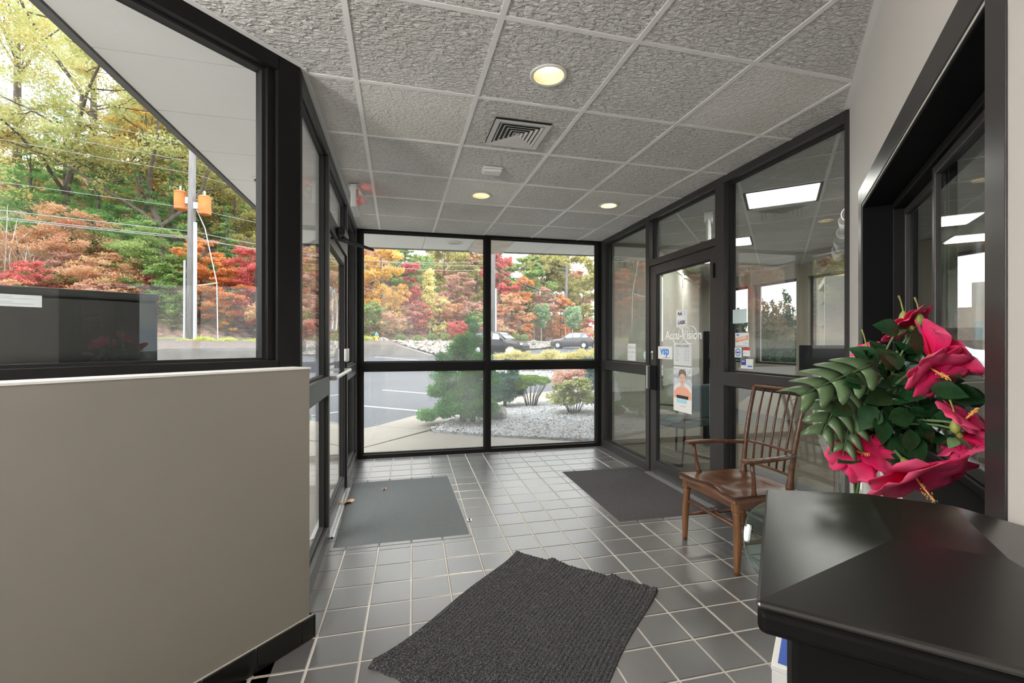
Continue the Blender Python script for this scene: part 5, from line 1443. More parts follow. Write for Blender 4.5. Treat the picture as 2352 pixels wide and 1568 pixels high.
TREES = [
 (40, 47, -90, 330, 'round', 'oakgold', 'tall lime-gold tree at the top left corner', .38),
 (215, 48, -20, 300, 'round', 'oakgold', 'tall lime-gold tree behind the dark oak limbs', .38),
 (350, 48, 120, 240, 'round', 'oakgold', 'gold and lime tree beside the slanting roof edge', .42),
 (455, 49, 250, 200, 'round', 'oakgold', 'yellow-green tree above the utility pole', .45),
 (335, 43, 230, 190, 'layer', 'gold', 'orange-gold tree around the dark oak limbs', .5),
 (150, 44, 210, 200, 'pine', 'pine', 'tallest green pine, left of the dark oak trunk', .9),
 # left window
 (70, 38, 320, 290, 'pine', 'pine', 'green pine at the far left under the gold oak', 1.1),
 (225, 38.5, 330, 240, 'pine', 'pine', 'tall green pine left of centre in the angled window', 1.1),
 (318, 38.5, 370, 220, 'pine', 'pine', 'green pine behind the layered green tree', 1.1),
 (395, 40, 350, 190, 'pine', 'pine', 'green pine just left of the utility pole', 1.0),
 (540, 44, 350, 190, 'round', 'olive', 'olive-yellow tree behind the utility pole transformers', 1.0),
 (610, 46, 400, 150, 'layer', 'olive', 'olive tree at the right edge of the angled window', 1.0),
 (520, 39, 470, 90, 'pine', 'pine', 'slim green pine right of the utility pole', 1.0),
 (40, 33, 530, 200, 'layer', 'salmon', 'salmon-pink maple at the far left above the black cabinet', 1.0),
 (165, 34.5, 478, 210, 'layer', 'salmon', 'tall salmon and pink maple in the angled window', 1.1),
 (255, 32.5, 585, 170, 'layer', 'salmon', 'low pink maple above the right end of the black cabinet', 1.2),
 (350, 33.5, 505, 170, 'layer', 'green', 'layered green tree left of the utility pole', 1.2),
 (395, 32.8, 600, 110, 'layer', 'green', 'small layered green tree close to the utility pole', 1.2),
 (462, 35, 540, 150, 'layer', 'orange', 'orange-leaved tree behind the utility pole', 1.2),
 (520, 34.5, 600, 120, 'layer', 'orange', 'low rust-orange tree right of the utility pole', 1.2),
 (585, 35.5, 560, 140, 'layer', 'crimson', 'bright red maple at the right edge of the angled window', 1.2),
 (640, 38, 520, 130, 'layer', 'crimson', 'tall dusky red maple behind the corner post', 1.0),
 # seen through the left sidelight and far window
 (735, 42, 520, 130, 'layer', 'salmon', 'salmon tree seen through the entrance sidelight', 1.0),
 (795, 45, 540, 100, 'round', 'olive', 'olive tree just left of the far window', 1.0),
 (875, 43.6, 556, 120, 'round', 'gold', 'large golden-yellow maple at the left of the far window', 1.6),
 (842, 44, 650, 60, 'layer', 'orange', 'low orange tree at the left edge of the far window', 1.3),
 (912, 44.2, 650, 66, 'round', 'gold', 'smaller golden tree right of the large golden maple', 1.4),
 (942, 46, 598, 66, 'round', 'crimson', 'tall crimson maple beside the golden maple', 1.5),
 (962, 45.2, 690, 70, 'layer', 'crimson', 'low red maple below the crimson one', 1.4),
 (985, 46.5, 618, 38, 'spire', 'lemon', 'slim pale yellow tree in the far window', 1.5),
 (1010, 46.8, 680, 50, 'round', 'lemon', 'short pale yellow tree right of the slim one', 1.3),
 (1050, 53, 620, 90, 'layer', 'mauve', 'dusty pink tree left of the window mullion', 1.3),
 (1085, 50, 690, 90, 'layer', 'mauve', 'low dusty mauve tree left of the window mullion', 1.4),
 (1148, 56, 560, 80, 'round', 'crimson', 'tall red tree just right of the window mullion', 1.4),
 (1175, 53, 668, 90, 'layer', 'salmon', 'low salmon tree right of the window mullion', 1.4),
 (1200, 58, 632, 80, 'round', 'orange', 'tan-orange tree right of the window mullion', 1.4),
 (1250, 63, 655, 80, 'layer', 'mauve', 'muted pink tree behind the parked cars', 1.4),
 (1288, 66, 670, 60, 'round', 'orange', 'rust-coloured tree near the farther utility pole', 1.4),
 (1340, 74, 655, 70, 'round', 'olive', 'olive tree at the right edge of the far window', 1.3),
 (1352, 72, 732, 36, 'round', 'crimson', 'small dark red tree at the right edge of the far window', 1.3),
 (1020, 58, 548, 120, 'round', 'olive', 'tall olive tree rising above the pink trees', 1.0),
 (930, 56, 540, 130, 'pine', 'green', 'tall grey-green pine behind the crimson maple', 1.1),
 (1095, 60, 545, 110, 'round', 'olive', 'tall olive tree behind the window mullion', 1.0),
 (1245, 74, 580, 130, 'round', 'olive', 'tall olive tree above the parked cars', .9),
]
for (u, d, vt, wp, kd, co, lab, de) in TREES:
    make_tree('pine_tree' if kd == 'pine' else 'deciduous_tree', u, d, vt, wp, kd, co, lab, de)
ORD = ('first', 'second', 'third', 'fourth', 'fifth', 'sixth', 'seventh', 'eighth', 'ninth', 'tenth', 'eleventh', 'twelfth', 'thirteenth', 'fourteenth')
CNAME = {'olive': 'olive', 'mauve': 'dusty pink', 'green': 'green', 'salmon': 'salmon', 'orange': 'rust-orange', 'crimson': 'red'}
seen = {}
def ordinal(key):
    seen[key] = seen.get(key, -1) + 1
    return ORD[seen[key]]
for k in range(30):            # woods behind
    u = -60 + k * 47; d = 50 + (k % 3) * 7 + max(0, u - 700) * .035
    co_ = ('olive', 'mauve', 'green', 'olive', 'salmon')[k % 5]
    make_tree('woodland_tree', u, d, (330 if u < 640 else 548) + (k * 53) % (110 if u < 640 else 70), 150 if u < 700 else 125, 'round' if k % 3 else 'layer', co_, ordinal('w' + co_) + ' ' + CNAME[co_] + ' tree from the left in the woods high behind', .55, group='background woodland trees', low=.02, big=1.75)

for k in range(46):            # undergrowth along the foot of the slope
    u = -30 + k * 31 + (k * 37) % 17
    d = line_d(u) + 1.2 + ((k * 29) % 7) * .8
    hb_ = 1.8 + ((k * 13) % 5) * .45
    bp_ = w_of((u - 1176) / 1033 * d, d); vt = 787.4 - (terrain(bp_.x, bp_.y) + hb_ - EYE) / d * 1033
    co_ = ('mauve', 'salmon', 'orange', 'mauve', 'green', 'salmon', 'mauve', 'crimson')[(k * 5) % 8]
    if 372 < u < 575: continue
    make_tree('understory_bush', u, d, vt, (3.2 + ((k * 11) % 4) * .5) * 1033 / d, 'layer', co_, ordinal('u' + co_) + ' low ' + CNAME[co_] + ' bush from the left along the foot of the slope', 1.1, group='understory bushes along the slope', low=.05, cat='bush')
for (u, vt, lab) in ((1243, 700, 'young green street tree behind the grey parked car'), (1315, 706, 'second young green street tree, nearer the right edge')):
    d = 60; b = w_of((u - 1176) / 1033 * d, d); zb = EYE + (787.4 - 772) / 1033 * d; hh = (772 - vt) / 1033 * d
    t = empty('young_tree', (b.x, b.y, zb)); tag(t, lab, 'tree')
    MB().tube([(0, 0, -1.2), (0, 0, hh * .9)], [.07, .04], 8).build('trunk', M['bark_pale'], t)
    MB().tube([(-1.0, 0, -1.2), (-1.0, 0, hh * .35)], [.04, .04], 6).build('stake', M['bark_pale'], t)
    C = [(.75 * math.cos(k * 2.4) * math.sin(math.pi * (.25 + .7 * (1 - k / 13))), .75 * math.sin(k * 2.4) * math.sin(math.pi * (.25 + .7 * (1 - k / 13))), hh * (.36 + .58 * k / 13)) for k in range(14)]
    link('crown', leaf_cloud('crown', C, [(.62, .62, .5)] * 14, 3000, .3, LM['young'], int(u), shell=.3), None, t)

# bare saplings at the far left
for k, (u, vt) in enumerate(((8, 470), (28, 500), (48, 560), (75, 590))):
    d = 31; b = w_of((u - 1176) / 1033 * d, d); zb = terrain(b.x, b.y); rr = random.Random(k)
    t = MB(); hh = EYE + (787.4 - vt) / 1033 * d - zb
    t.tube([(0, 0, -.3), (rr.uniform(-.2, .2), 0, hh * .5), (rr.uniform(-.3, .4), 0, hh)], [.06, .045, .012], 6)
    for q in range(9):
        f_ = .25 + .07 * q; a = q * 2.2; t.tube([(0, 0, hh * f_), (.5 * math.cos(a), .5 * math.sin(a), hh * f_ + .5), (1.1 * math.cos(a), 1.1 * math.sin(a), hh * f_ + 1.4)], [.02, .014, .006], 4)
    o = t.build('bare_sapling', M['bark_pale'], smooth=True); o.location = (b.x, b.y, zb)
    tag(o, ('bare pale sapling at the far left edge', 'second bare sapling from the left edge', 'third bare sapling from the left edge', 'fourth bare sapling, above the cabinet label')[k], 'sapling', 'bare saplings')

# shrubs near the building
def shrub(name, base, blobs, n, size, colour, label, stems=None, aspect=.5, shell=.35, flat=0.0, cat='shrub', seed=1):
    t = empty(name, base); tag(t, label, cat)
    C = [b_[:3] for b_ in blobs]; R = [b_[3:6] for b_ in blobs]
    link('foliage', leaf_cloud('foliage', C, R, n, size, LM[colour], seed, aspect=aspect, shell=shell, flat=flat), None, t)
    if stems:
        mb = MB()
        for p in stems: mb.tube(p[0], p[1], 6)
        mb.build('stem', M['bark'], t, smooth=True)
    return t
def lr(dl, dd, z): v = w_of(dl, dd); return (v.x, v.y, z)
def clumps(spec, rr, n_sub, k=0.42):
    out = []
    for (l, dd, z, rl, rz) in spec:
        for q in range(n_sub):
            a, e_ = rr.uniform(0, 6.28), rr.uniform(-.5, 1)
            p = lr(l + rl * .72 * math.cos(a) * math.sqrt(1 - e_ * e_ * .8), dd + rl * .72 * math.sin(a) * math.sqrt(1 - e_ * e_ * .8), z + rz * .72 * e_)
            s_ = rr.uniform(.7, 1.25) * k
            out.append((*p, rl * s_, rl * s_, rz * s_ * .8))
    return out
rr = random.Random(21)
b = on_ground(1062, 972)
HB = clumps([(-.34, -.10, .20, .34, .20), (-.10, -.22, .24, .34, .22), (.20, -.10, .26, .36, .22), (.38, .05, .28, .28, .22), (-.02, .05, .45, .42, .26), (-.30, 0, .52, .28, .24), (.26, .05, .60, .36, .28), (-.10, .05, .80, .38, .26), (.22, .05, .92, .34, .26), (-.20, .0, 1.0, .26, .22), (.06, .05, 1.16, .30, .24), (.10, .03, 1.38, .22, .20), (.12, .02, 1.56, .15, .16), (.13, .02, 1.66, .09, .10)], rr, 14)
shrub('evergreen_shrub', b, HB, 52000, .037, 'hinoki', 'large bright green evergreen shrub outside the far window', [([(0, 0, -.02), (.05, 0, .5), (.02, 0, 1.3)], [.06, .045, .02]), ([lr(.16, 0, -.02), lr(.2, 0, .35)], [.05, .03])], seed=2)
b = on_ground(1160, 936)
shrub('evergreen_shrub', b, clumps([(-.30, 0, .20, .26, .18), (-.05, 0, .22, .30, .18), (-.10, 0, .45, .28, .22), (.06, 0, .62, .24, .20), (-.24, 0, .62, .15, .18), (.06, 0, .84, .16, .16), (.22, .05, .26, .26, .20)], rr, 14), 16000, .045, 'hinoki_blue', 'blue-green evergreen shrub right of the window mullion', [([(0, 0, 0), (0, 0, .5)], [.04, .02])], seed=3)
b = on_ground(1220, 934)
stm = [([lr(.09 * math.cos(q), .07 * math.sin(q), 0), lr(.15 * math.cos(q), .11 * math.sin(q), .20), lr(.28 * math.cos(q) + .02, .18 * math.sin(q), .44)], [.012, .009, .005]) for q in [k * .42 for k in range(15)]]
shrub('boxwood', b, clumps([(-.06, 0, .52, .33, .14), (.14, 0, .50, .24, .13), (-.24, 0, .42, .20, .14)], rr, 16), 11000, .035, 'boxwood', 'rounded yellow-green shrub with bare lower stems in the gravel', stm, seed=4)
b = on_ground(1318, 950)
stm = [([lr(.08 * math.cos(q), .07 * math.sin(q), 0), lr(.26 * math.cos(q), .18 * math.sin(q), .36)], [.007, .004]) for q in [k * .35 for k in range(18)]]
shrub('hydrangea', b, clumps([(-.18, 0, .28, .26, .18), (.14, 0, .26, .28, .2), (0, 0, .46, .28, .16), (.12, 0, .56, .18, .1), (-.24, 0, .46, .16, .12)], rr, 12, .5), 3600, .075, 'hydrangea', 'fading leafy hydrangea in the white gravel at the right', stm, aspect=.6, shell=.2, flat=.4, seed=5)
b = on_ground(1300, 905)
shrub('spirea_bush', b, clumps([(0, 0, .30, .36, .3), (.3, .2, .34, .34, .3)], rr, 14), 7000, .05, 'mauve', 'brownish twiggy bush behind the hydrangea', None, seed=6)
b = on_ground(1368, 925)
shrub('spruce_shrub', b, clumps([(0, 0, .35, .36, .34), (.1, .1, .7, .30, .28), (-.1, .1, .8, .25, .2), (.3, 0, .5, .3, .3)], rr, 14), 12000, .05, 'spruce', 'blue-grey spruce shrub at the right edge of the far window', None, aspect=.25, seed=7)
for k, (u, dd, wv, hv, lab) in enumerate(((1178, 17.0, .95, .76, 'straw-yellow hedge shrub nearest the dark parked car'), (1262, 17.2, 1.05, .78, 'middle straw-yellow hedge shrub on the planting island'), (1345, 17.0, .95, .84, 'right-hand yellow-green hedge shrub on the planting island'))):
    b = w_of((u - 1176) / 1033 * dd, dd); b.z = lot_z(b.x, b.y) + .06
    shrub('hedge_shrub', b, clumps([(-wv * .4, 0, hv * .5, wv * .5, hv * .5), (wv * .35, 0, hv * .52, wv * .55, hv * .52), (0, 0, hv * .6, wv * .5, hv * .5)], rr, 12), 11000, .06, 'strawgold', lab, None, aspect=.3, seed=10 + k)
for k, (u, v, r_, lab) in enumerate(((920, 777, .42, 'leftmost clipped round bush above the rock bank'), (960, 779, .40, 'second round bush from the left above the rocks'), (993, 776, .44, 'third round bush from the left above the rocks'), (1023, 775, .40, 'fourth round bush from the left above the rocks'), (1055, 777, .38, 'fifth round bush, beside the large evergreen'), (1184, 775, .42, 'round bush right behind the dark parked car'), (1204, 776, .38, 'round bush between the two parked cars'))):
    dd = 41 if u < 1100 else 50; b = px(u, v + 6, dd); r_ = r_ * dd / 41
    shrub('round_bush', b, [(.0, 0, r_ * .7, r_, r_, r_ * .75)], 1500, .16, 'ball', lab, None, shell=.8, seed=20 + k)
for k, (u, v, dd, r_, lab) in enumerate(((425, 790, 29.5, .45, 'pale green grass clump left of the utility pole base'), (468, 784, 29.8, .45, 'grass clump right of the utility pole base'), (505, 789, 30, .40, 'grass clump below the guy wire'), (525, 783, 30.3, .35, 'small grass clump right of the guy wire'), (572, 788, 31, .38, 'grass clump left of the corner post'), (592, 784, 31, .32, 'grass clump nearest the corner post'), (515, 740, 33, .40, 'lone grass clump up on the leaf-covered slope'), (838, 780, 38, .5, 'grass clump left of the fire hydrant'), (800, 782, 36, .45, 'grass clump behind the entrance door frame'))):
    if v < 760:
        dd = line_d(u) + .5
        while dd < 60 and terrain(px(u, v + 6, dd).x, px(u, v + 6, dd).y) < px(u, v + 6, dd).z: dd += .1
    b = px(u, v + 6, dd)
    shrub('grass_clump', b, [(.0, 0, r_ * .5, r_ * 1.25, r_ * 1.25, r_ * .6), (r_ * .6, r_ * .2, r_ * .4, r_ * .8, r_ * .8, r_ * .5)], 1600, .34, 'tuft', lab, None, aspect=.10, shell=.2, cat='grass clump', seed=40 + k)

# boulders
def boulder(loc, s, m_, label, seed, sq=(1, .8, .7)):
    rr = random.Random(seed); mb = MB()
    def fn(a, b):
        th, ph = a * 2 * math.pi, (b - .5) * math.pi
        k = 1 + .22 * math.sin(3 * th + seed) * math.cos(2 * ph) + .12 * math.sin(7 * th + 2 * seed + 3 * ph)
        def sg(x, p): return math.copysign(abs(x) ** p, x)
        return (s * sq[0] * k * sg(math.cos(th), .7) * sg(math.cos(ph), .6), s * sq[1] * k * sg(math.sin(th), .7) * sg(math.cos(ph), .6), s * sq[2] * k * sg(math.sin(ph), .7) + s * sq[2] * .5)
    mb.grid(fn, 18, 10)
    o = mb.build('boulder', m_); o.location = loc; o.rotation_euler = (0, 0, seed)
    return tag(o, label, 'rock')
boulder(on_ground(1142, 962), .20, M['boulder'], 'grey rock in the gravel behind the window mullion', 1, (1.2, .8, .6))
boulder(px(880, 788, 38), .42, M['boulder'], 'pale grey boulder beside the fire hydrant', 2, (1.2, .8, .7))
boulder(px(1172, 816, 20), .20, M['boulder_tan'], 'tan rounded boulder beside the dark parked car', 3, (1, .9, 1.1))
boulder(px(1225, 789, 46), .26, M['boulder'], 'large pale rock on the bank between the parked cars', 4, (1, .9, .9))

# fire hydrant
hb = px(865, 783, 38.5)
t = empty('fire_hydrant', hb); tag(t, 'yellow fire hydrant with a blue cap by the wooded slope', 'hydrant')
M['hyd_y'] = mat('hydrant_yellow', (0.80, 0.58, 0.10), .5); M['hyd_b'] = mat('hydrant_blue', (0.10, 0.32, 0.72), .5)
brl = MB().lathe([(.20, 0), (.20, .06), (.13, .08), (.13, .42), (.16, .44), (.16, .48)], 16).build('barrel', M['hyd_y'], t, smooth=True)
MB().lathe([(.17, .48), (.16, .58), (.10, .68), (.04, .72), (.04, .78)], 16).build('bonnet', M['hyd_b'], t, smooth=True)
for a in (0, math.pi / 2, math.pi): MB(Matrix.Translation((0, 0, .34)) @ Matrix.Rotation(a, 4, 'Z') @ Matrix.Rotation(math.pi / 2, 4, 'Y')).lathe([(.07, .1), (.07, .22)], 10).build('outlet', M['hyd_y'], brl)

# ------------------------------------------------------------------ utility poles and wires
def upole(u, d, vbase, htop, r_, label):
    b = px(u, vbase, d); t = empty('utility_pole', b); tag(t, label, 'utility pole')
    MB().tube([(0, 0, -.5), (0.05, 0, htop * .5), (0.12, 0, htop)], [r_, r_ * .9, r_ * .75], 12).build('post', M['pole_wood'], t, smooth=True)
    return t, b
p1, b1 = upole(438, 31, 778, 14.2, .27, 'weathered grey utility pole with rusty transformers left of the corner post')
for (dx, z0_) in ((-.78, 8.9), (.88, 8.55)):
    q = lr(dx, -.05, 0)
    mt = Matrix.Translation((q[0] + .1, q[1], z0_))
    tr = MB(mt).lathe([(.0, 0), (.36, 0), (.38, .04), (.38, 1.12), (.40, 1.14), (.40, 1.20), (.30, 1.28), (0, 1.30)], 20).build('transformer', M['rust_orange'], p1, smooth=False)
    MB(mt).tube([(0, 0, 1.28), (0, 0, 1.62)], .07, 8).build('bushing', M['pipe_white'], tr)
    q2 = lr(dx * .35, 0, 0); MB(Matrix.Translation((q2[0] + .1, q2[1], z0_ + .5))).box(-.22, .22, -.1, .1, -.1, .35).build('bracket', M['pipe_white'], p1)
q = lr(.36, -.1, 0); MB().tube([(q[0], q[1], -.3), (q[0] + .02, q[1], 8.0)], .12, 10).build('conduit', M['pipe_white'], p1)
q = lr(-.36, -.1, 0); MB().tube([(q[0], q[1], -.3), (q[0] + .02, q[1], 5.4)], .08, 10).build('conduit', M['pipe_white'], p1)
q = lr(1.8, 0, 0); MB().tube([(0.03, 0, 3.6), (q[0], q[1], 3.85)], .05, 8).build('strut', M['boulder_tan'], p1)
MB().tube([(0.1, 0, 9.6), (q[0] * .55, q[1] * .55, 7.6), (q[0], q[1], 3.85), (q[0] * 1.04, q[1] * 1.04, -.2)], .035, 6).build('guy_wire', M['pipe_white'], p1)
p2, b2 = upole(1131.5, 48, 770, 13.0, .27, 'pale utility pole partly behind the window mullion')
q = lr(.32, 0, 0); MB().tube([(q[0], q[1], -.3), (q[0], q[1], 5.0)], .12, 8).build('conduit', M['pipe_white'], p2)
p3, b3 = upole(1300, 73, 766, 11.2, .24, 'farther utility pole above the grey parked car')
for z in (9.6, 10.6):
    a, c = lr(-1.1, .3, z), lr(1.1, -.3, z); MB().tube([a, c], .07, 6).build('crossarm', M['pole_wood'], p3)
mt = Matrix.Translation((lr(-.55, 0, 5.8))); MB(mt).lathe([(0, 0), (.33, 0), (.33, .95), (.2, 1.05), (0, 1.05)], 14).build('transformer', M['pipe_white'], p3)
def wire(name, a, b, sag, r_, label):
    a, b = Vector(a), Vector(b)
    o = MB().tube([a.lerp(b, k / 14) - Vector((0, 0, sag * 4 * (k / 14) * (1 - k / 14))) for k in range(15)], r_, 5).build(name, M['wire'])
    tag(o, label, 'wire', 'overhead utility wires')
P0 = Vector((-52, 17, 1.4)); B1, B2, B3 = b1, b2, b3
names = ('lowest', 'second lowest', 'third lowest', 'fourth', 'third highest', 'second highest', 'topmost')
hs = ((7.0, 7.0, 6.2), (7.4, 7.5, 6.3), (6.9, 8.0, 6.0), (9.0, 9.2, 7.4), (11.4, 10.6, 9.8), (12.2, 11.4, 10.4), (13.4, 12.2, 11.0))
for k, (za, zb, zc) in enumerate(hs):
    wire('overhead_wire', P0 + Vector((0, 0, za + .8)), B1 + Vector((.1, 0, za)), .5, .022 if k < 3 else .014, names[k] + ' wire running left from the weathered pole')
    wire('overhead_wire', B1 + Vector((.1, 0, za)), B2 + Vector((.1, 0, zb)), .8, .022 if k < 3 else .014, names[k] + ' wire between the weathered pole and the pole behind the mullion')
    wire('overhead_wire', B2 + Vector((.1, 0, zb)), B3 + Vector((.1, 0, zc)), .8, .024 if k < 3 else .016, names[k] + ' wire between the mullion pole and the farther pole')
    if k in (0, 1, 4, 6): wire('overhead_wire', B3 + Vector((.1, 0, zc)), B3 + Vector((17, 28, zc - 1.5)), .6, .03, names[k] + ' wire running right from the farther pole')

# ------------------------------------------------------------------ cars
M['car_black'] = mat('car_paint_black', (0.008, 0.009, 0.012), .2, .0, spec=.4)
M['car_grey'] = mat('car_paint_grey', (0.10, 0.094, 0.105), .25, .3, spec=.6)
M['car_white'] = mat('car_paint_white', (0.72, 0.73, 0.74), .25)
M['car_glass'] = mat('car_glass', (0.10, 0.13, 0.14), .08, .0, spec=.9)
M['tyre'] = mat('tyre', (0.02, 0.02, 0.02), .8); M['rim'] = mat('wheel_rim', (0.55, 0.56, 0.58), .3, .8)
M['lamp_red'] = mat('tail_lamp', (0.55, 0.03, 0.02), .3); M['lamp_clear'] = mat('head_lamp', (0.75, 0.77, 0.80), .15)
def car(name, loc, yaw, paint, label, tail=True):
    t = empty(name, loc, yaw); tag(t, label, 'car')
    st = [(0.00, .42, .72, .72, .62), (0.10, .30, .88, .88, .80), (0.45, .24, .98, .98, .90), (1.15, .22, 1.05, 1.06, .91), (1.30, .22, 1.07, 1.14, .91), (1.75, .22, 1.08, 1.48, .91), (2.10, .22, 1.09, 1.64, .91), (2.70, .22, 1.10, 1.69, .91), (3.50, .22, 1.12, 1.66, .91), (4.05, .24, 1.14, 1.58, .90), (4.40, .28, 1.15, 1.26, .88), (4.56, .34, 1.02, 1.06, .82), (4.60, .45, .85, .85, .76)]
    vs, fs = [], []
    for (x, zb, zl, zt, hw_) in st:
        g_ = min(1, max(0, (zt - zl) / .5)); rw_ = hw_ * (1 - .22 * g_) - .04
        vs += [(x, -hw_ * .92, zb), (x, -hw_, zb + .15), (x, -hw_, (zb + zl) / 2 + .1), (x, -hw_ * .97, zl), (x, -rw_, zt - .05 * (1 if g_ > .1 else .3)), (x, -rw_ * .8, zt), (x, rw_ * .8, zt), (x, rw_, zt - .05 * (1 if g_ > .1 else .3)), (x, hw_ * .97, zl), (x, hw_, (zb + zl) / 2 + .1), (x, hw_, zb + .15), (x, hw_ * .92, zb)]
    m = 12
    for j in range(len(st) - 1):
        for k in range(m): fs.append((j * m + k, (j + 1) * m + k, (j + 1) * m + (k + 1) % m, j * m + (k + 1) % m))
    fs += [tuple(range(m)), tuple((len(st) - 1) * m + k for k in range(m - 1, -1, -1))]
    MB().add(vs, fs).build('body', paint, t, smooth=True, bevel=.02)
    def side_pt(x, f_, s_):
        for j in range(len(st) - 1):
            if st[j][0] <= x <= st[j + 1][0]:
                q = (x - st[j][0]) / (st[j + 1][0] - st[j][0]); a, b = st[j], st[j + 1]
                zl, zt, hw_ = [a[k] + (b[k] - a[k]) * q for k in (2, 3, 4)]
                g_ = min(1, max(0, (zt - zl) / .5)); rw_ = hw_ * (1 - .22 * g_) - .04
                return (x, s_ * ((hw_ * .97) + (rw_ - hw_ * .97) * f_ + .012), zl + (zt - .05 - zl) * f_)
    for s_ in (-1, 1):
        for (xa, xb, xc, xd) in ((1.62, 2.42, 2.42, 2.02), (2.50, 3.30, 3.30, 2.50), (3.38, 4.12, 3.86, 3.38)):
            q = [side_pt(xa, .08, s_), side_pt(xb, .08, s_), side_pt(xc, .92, s_), side_pt(xd, .92, s_)]
            if s_ > 0: q = q[::-1]
            MB().add(q + [(p[0], p[1] - s_ * .03, p[2]) for p in q], [(0, 1, 2, 3), (0, 4, 5, 1), (1, 5, 6, 2), (2, 6, 7, 3), (3, 7, 4, 0)]).build('side_window', M['car_glass'], t)
    MB().add([(1.34, -.76, 1.15), (1.34, .76, 1.15), (2.02, .60, 1.60), (2.02, -.60, 1.60)], [(0, 1, 2, 3)]).build('windscreen', M['car_glass'], t).location = (-.03, 0, .03)
    MB().add([(4.11, .62, 1.53), (4.11, -.62, 1.53), (4.40, -.72, 1.24), (4.40, .72, 1.24)], [(0, 1, 2, 3)]).build('rear_window', M['car_glass'], t).location = (.04, 0, .02)
    for x in (.86, 3.66):
        for s_ in (-1, 1):
            w_ = MB(Matrix.Translation((x, s_ * .80, .35)) @ Matrix.Rotation(math.pi / 2, 4, 'X'))
            w_.lathe([(.20, -.12), (.33, -.12), (.35, -.09), (.35, .09), (.33, .12), (.20, .12)], 22); ty = w_.build('tyre', M['tyre'], t, smooth=True)
            w2_ = MB(Matrix.Translation((x, s_ * .80, .35)) @ Matrix.Rotation(math.pi / 2, 4, 'X')); w2_.lathe([(0, -.125), (.22, -.125), (.23, -.10), (.23, .10), (.22, .125), (0, .125)], 18, cap=False)
            w2_.build('wheel_rim', M['rim'], ty)
            MB(Matrix.Translation((x, s_ * .89, .40)) @ Matrix.Rotation(math.pi / 2, 4, 'X')).lathe([(.37, -.025), (.44, -.025), (.44, .025), (.37, .025)], 20, cap=False).build('wheel_arch', M['tyre'], t)
    for s_ in (-1, 1):
        MB().box(.02, .30, s_ * .62 - .16, s_ * .62 + .16, .72, .84).build('head_lamp', M['lamp_clear'], t, bevel=.02)
        MB().box(4.28, 4.52, s_ * .74 - .12, s_ * .74 + .12, .98, 1.12).build('tail_lamp', M['lamp_red'], t, bevel=.02)
        MB().box(4.10, 4.36, s_ * .72 - .07, s_ * .72 + .07, 1.12, 1.48).build('tail_lamp', M['lamp_red'], t, bevel=.02)
        MB().box(1.55, 1.68, s_ * 1.0 - .1, s_ * 1.0 + .1, 1.08, 1.22).build('mirror', paint, t, bevel=.03)
    MB().box(-.02, .06, -.5, .5, .42, .66).build('grille', M['tyre'], t)
    MB().box(4.57, 4.62, -.28, .28, .72, .86).build('number_plate', M['car_white'], t)
    t.scale = (1, 1, 1.05)
    return t
def at_ground(u, d): b = w_of((u - 1176) / 1033 * d, d); b.z = lot_z(b.x, b.y) - .03; return b
car('parked_car', at_ground(1208, 33.5), -PSI + math.radians(180 - 28), M['car_black'], 'black parked car behind the large evergreen shrub')
car('parked_car', at_ground(1266, 50), -PSI + math.radians(-14), M['car_grey'], 'grey parked car with a red tail lamp beyond the yellow hedge')
car('parked_car', at_ground(1357, 49), -PSI + math.radians(-30), M['car_grey'], 'farthest parked car cut off by the right edge of the far window')

# dry leaves in the gravel
for k, (u, v, lab) in enumerate(((1235, 1000, 'brown leaf on the gravel left of the other fallen leaves'), (1295, 998, 'brown leaf on the gravel below the hydrangea'), (1328, 1012, 'brown leaf on the gravel nearest the window sill'))):
    p = on_ground(u, v); dry_leaf('fallen_leaf', (p.x, p.y, p.z + .04), .045, k * 1.3, lab, M['dry_leaf'])

# black cabinet outside the angled window
Ab, Bb = px(362, 787, 1.845), px(-150, 787, 1.44)
MBx, Lb = frame((Ab.x, Ab.y), (Bb.x, Bb.y))
bo = empty('utility_cabinet', (Ab.x, Ab.y, 0)); tag(bo, 'glossy black metal cabinet with a label outside the angled window', 'cabinet')
Mrel = Matrix.Translation((-Ab.x, -Ab.y, 0)) @ MBx
MB(Mrel).box(0, Lb, -0.34, 0.0, 0.0, 1.505).build('cabinet_body', M['black_box'], bo, bevel=.006)
MB(Mrel).box(-.006, Lb + .006, -0.346, 0.006, 1.505, 1.540).build('cabinet_lid', M['black_box'], bo, bevel=.012, seg=3)
q = [MBx.inverted() @ px(u, 690, d) for u, d in ((97, 1.66), (-60, 1.51))]
lb = MB(Mrel).box(q[0].x, q[1].x, 0.0005, 0.0022, 1.475, 1.520).build('label_plate', M['paper_grey'], bo)
lb.location.z = -.008
for k in range(5): MB(Mrel).box(q[0].x + .05 * (k % 3) + .02, q[0].x + .14 + .02 * k, 0.0023, 0.0028, 1.476 + .006 * k, 1.478 + .006 * k).build('label_print', M['ink_grey'], bo)
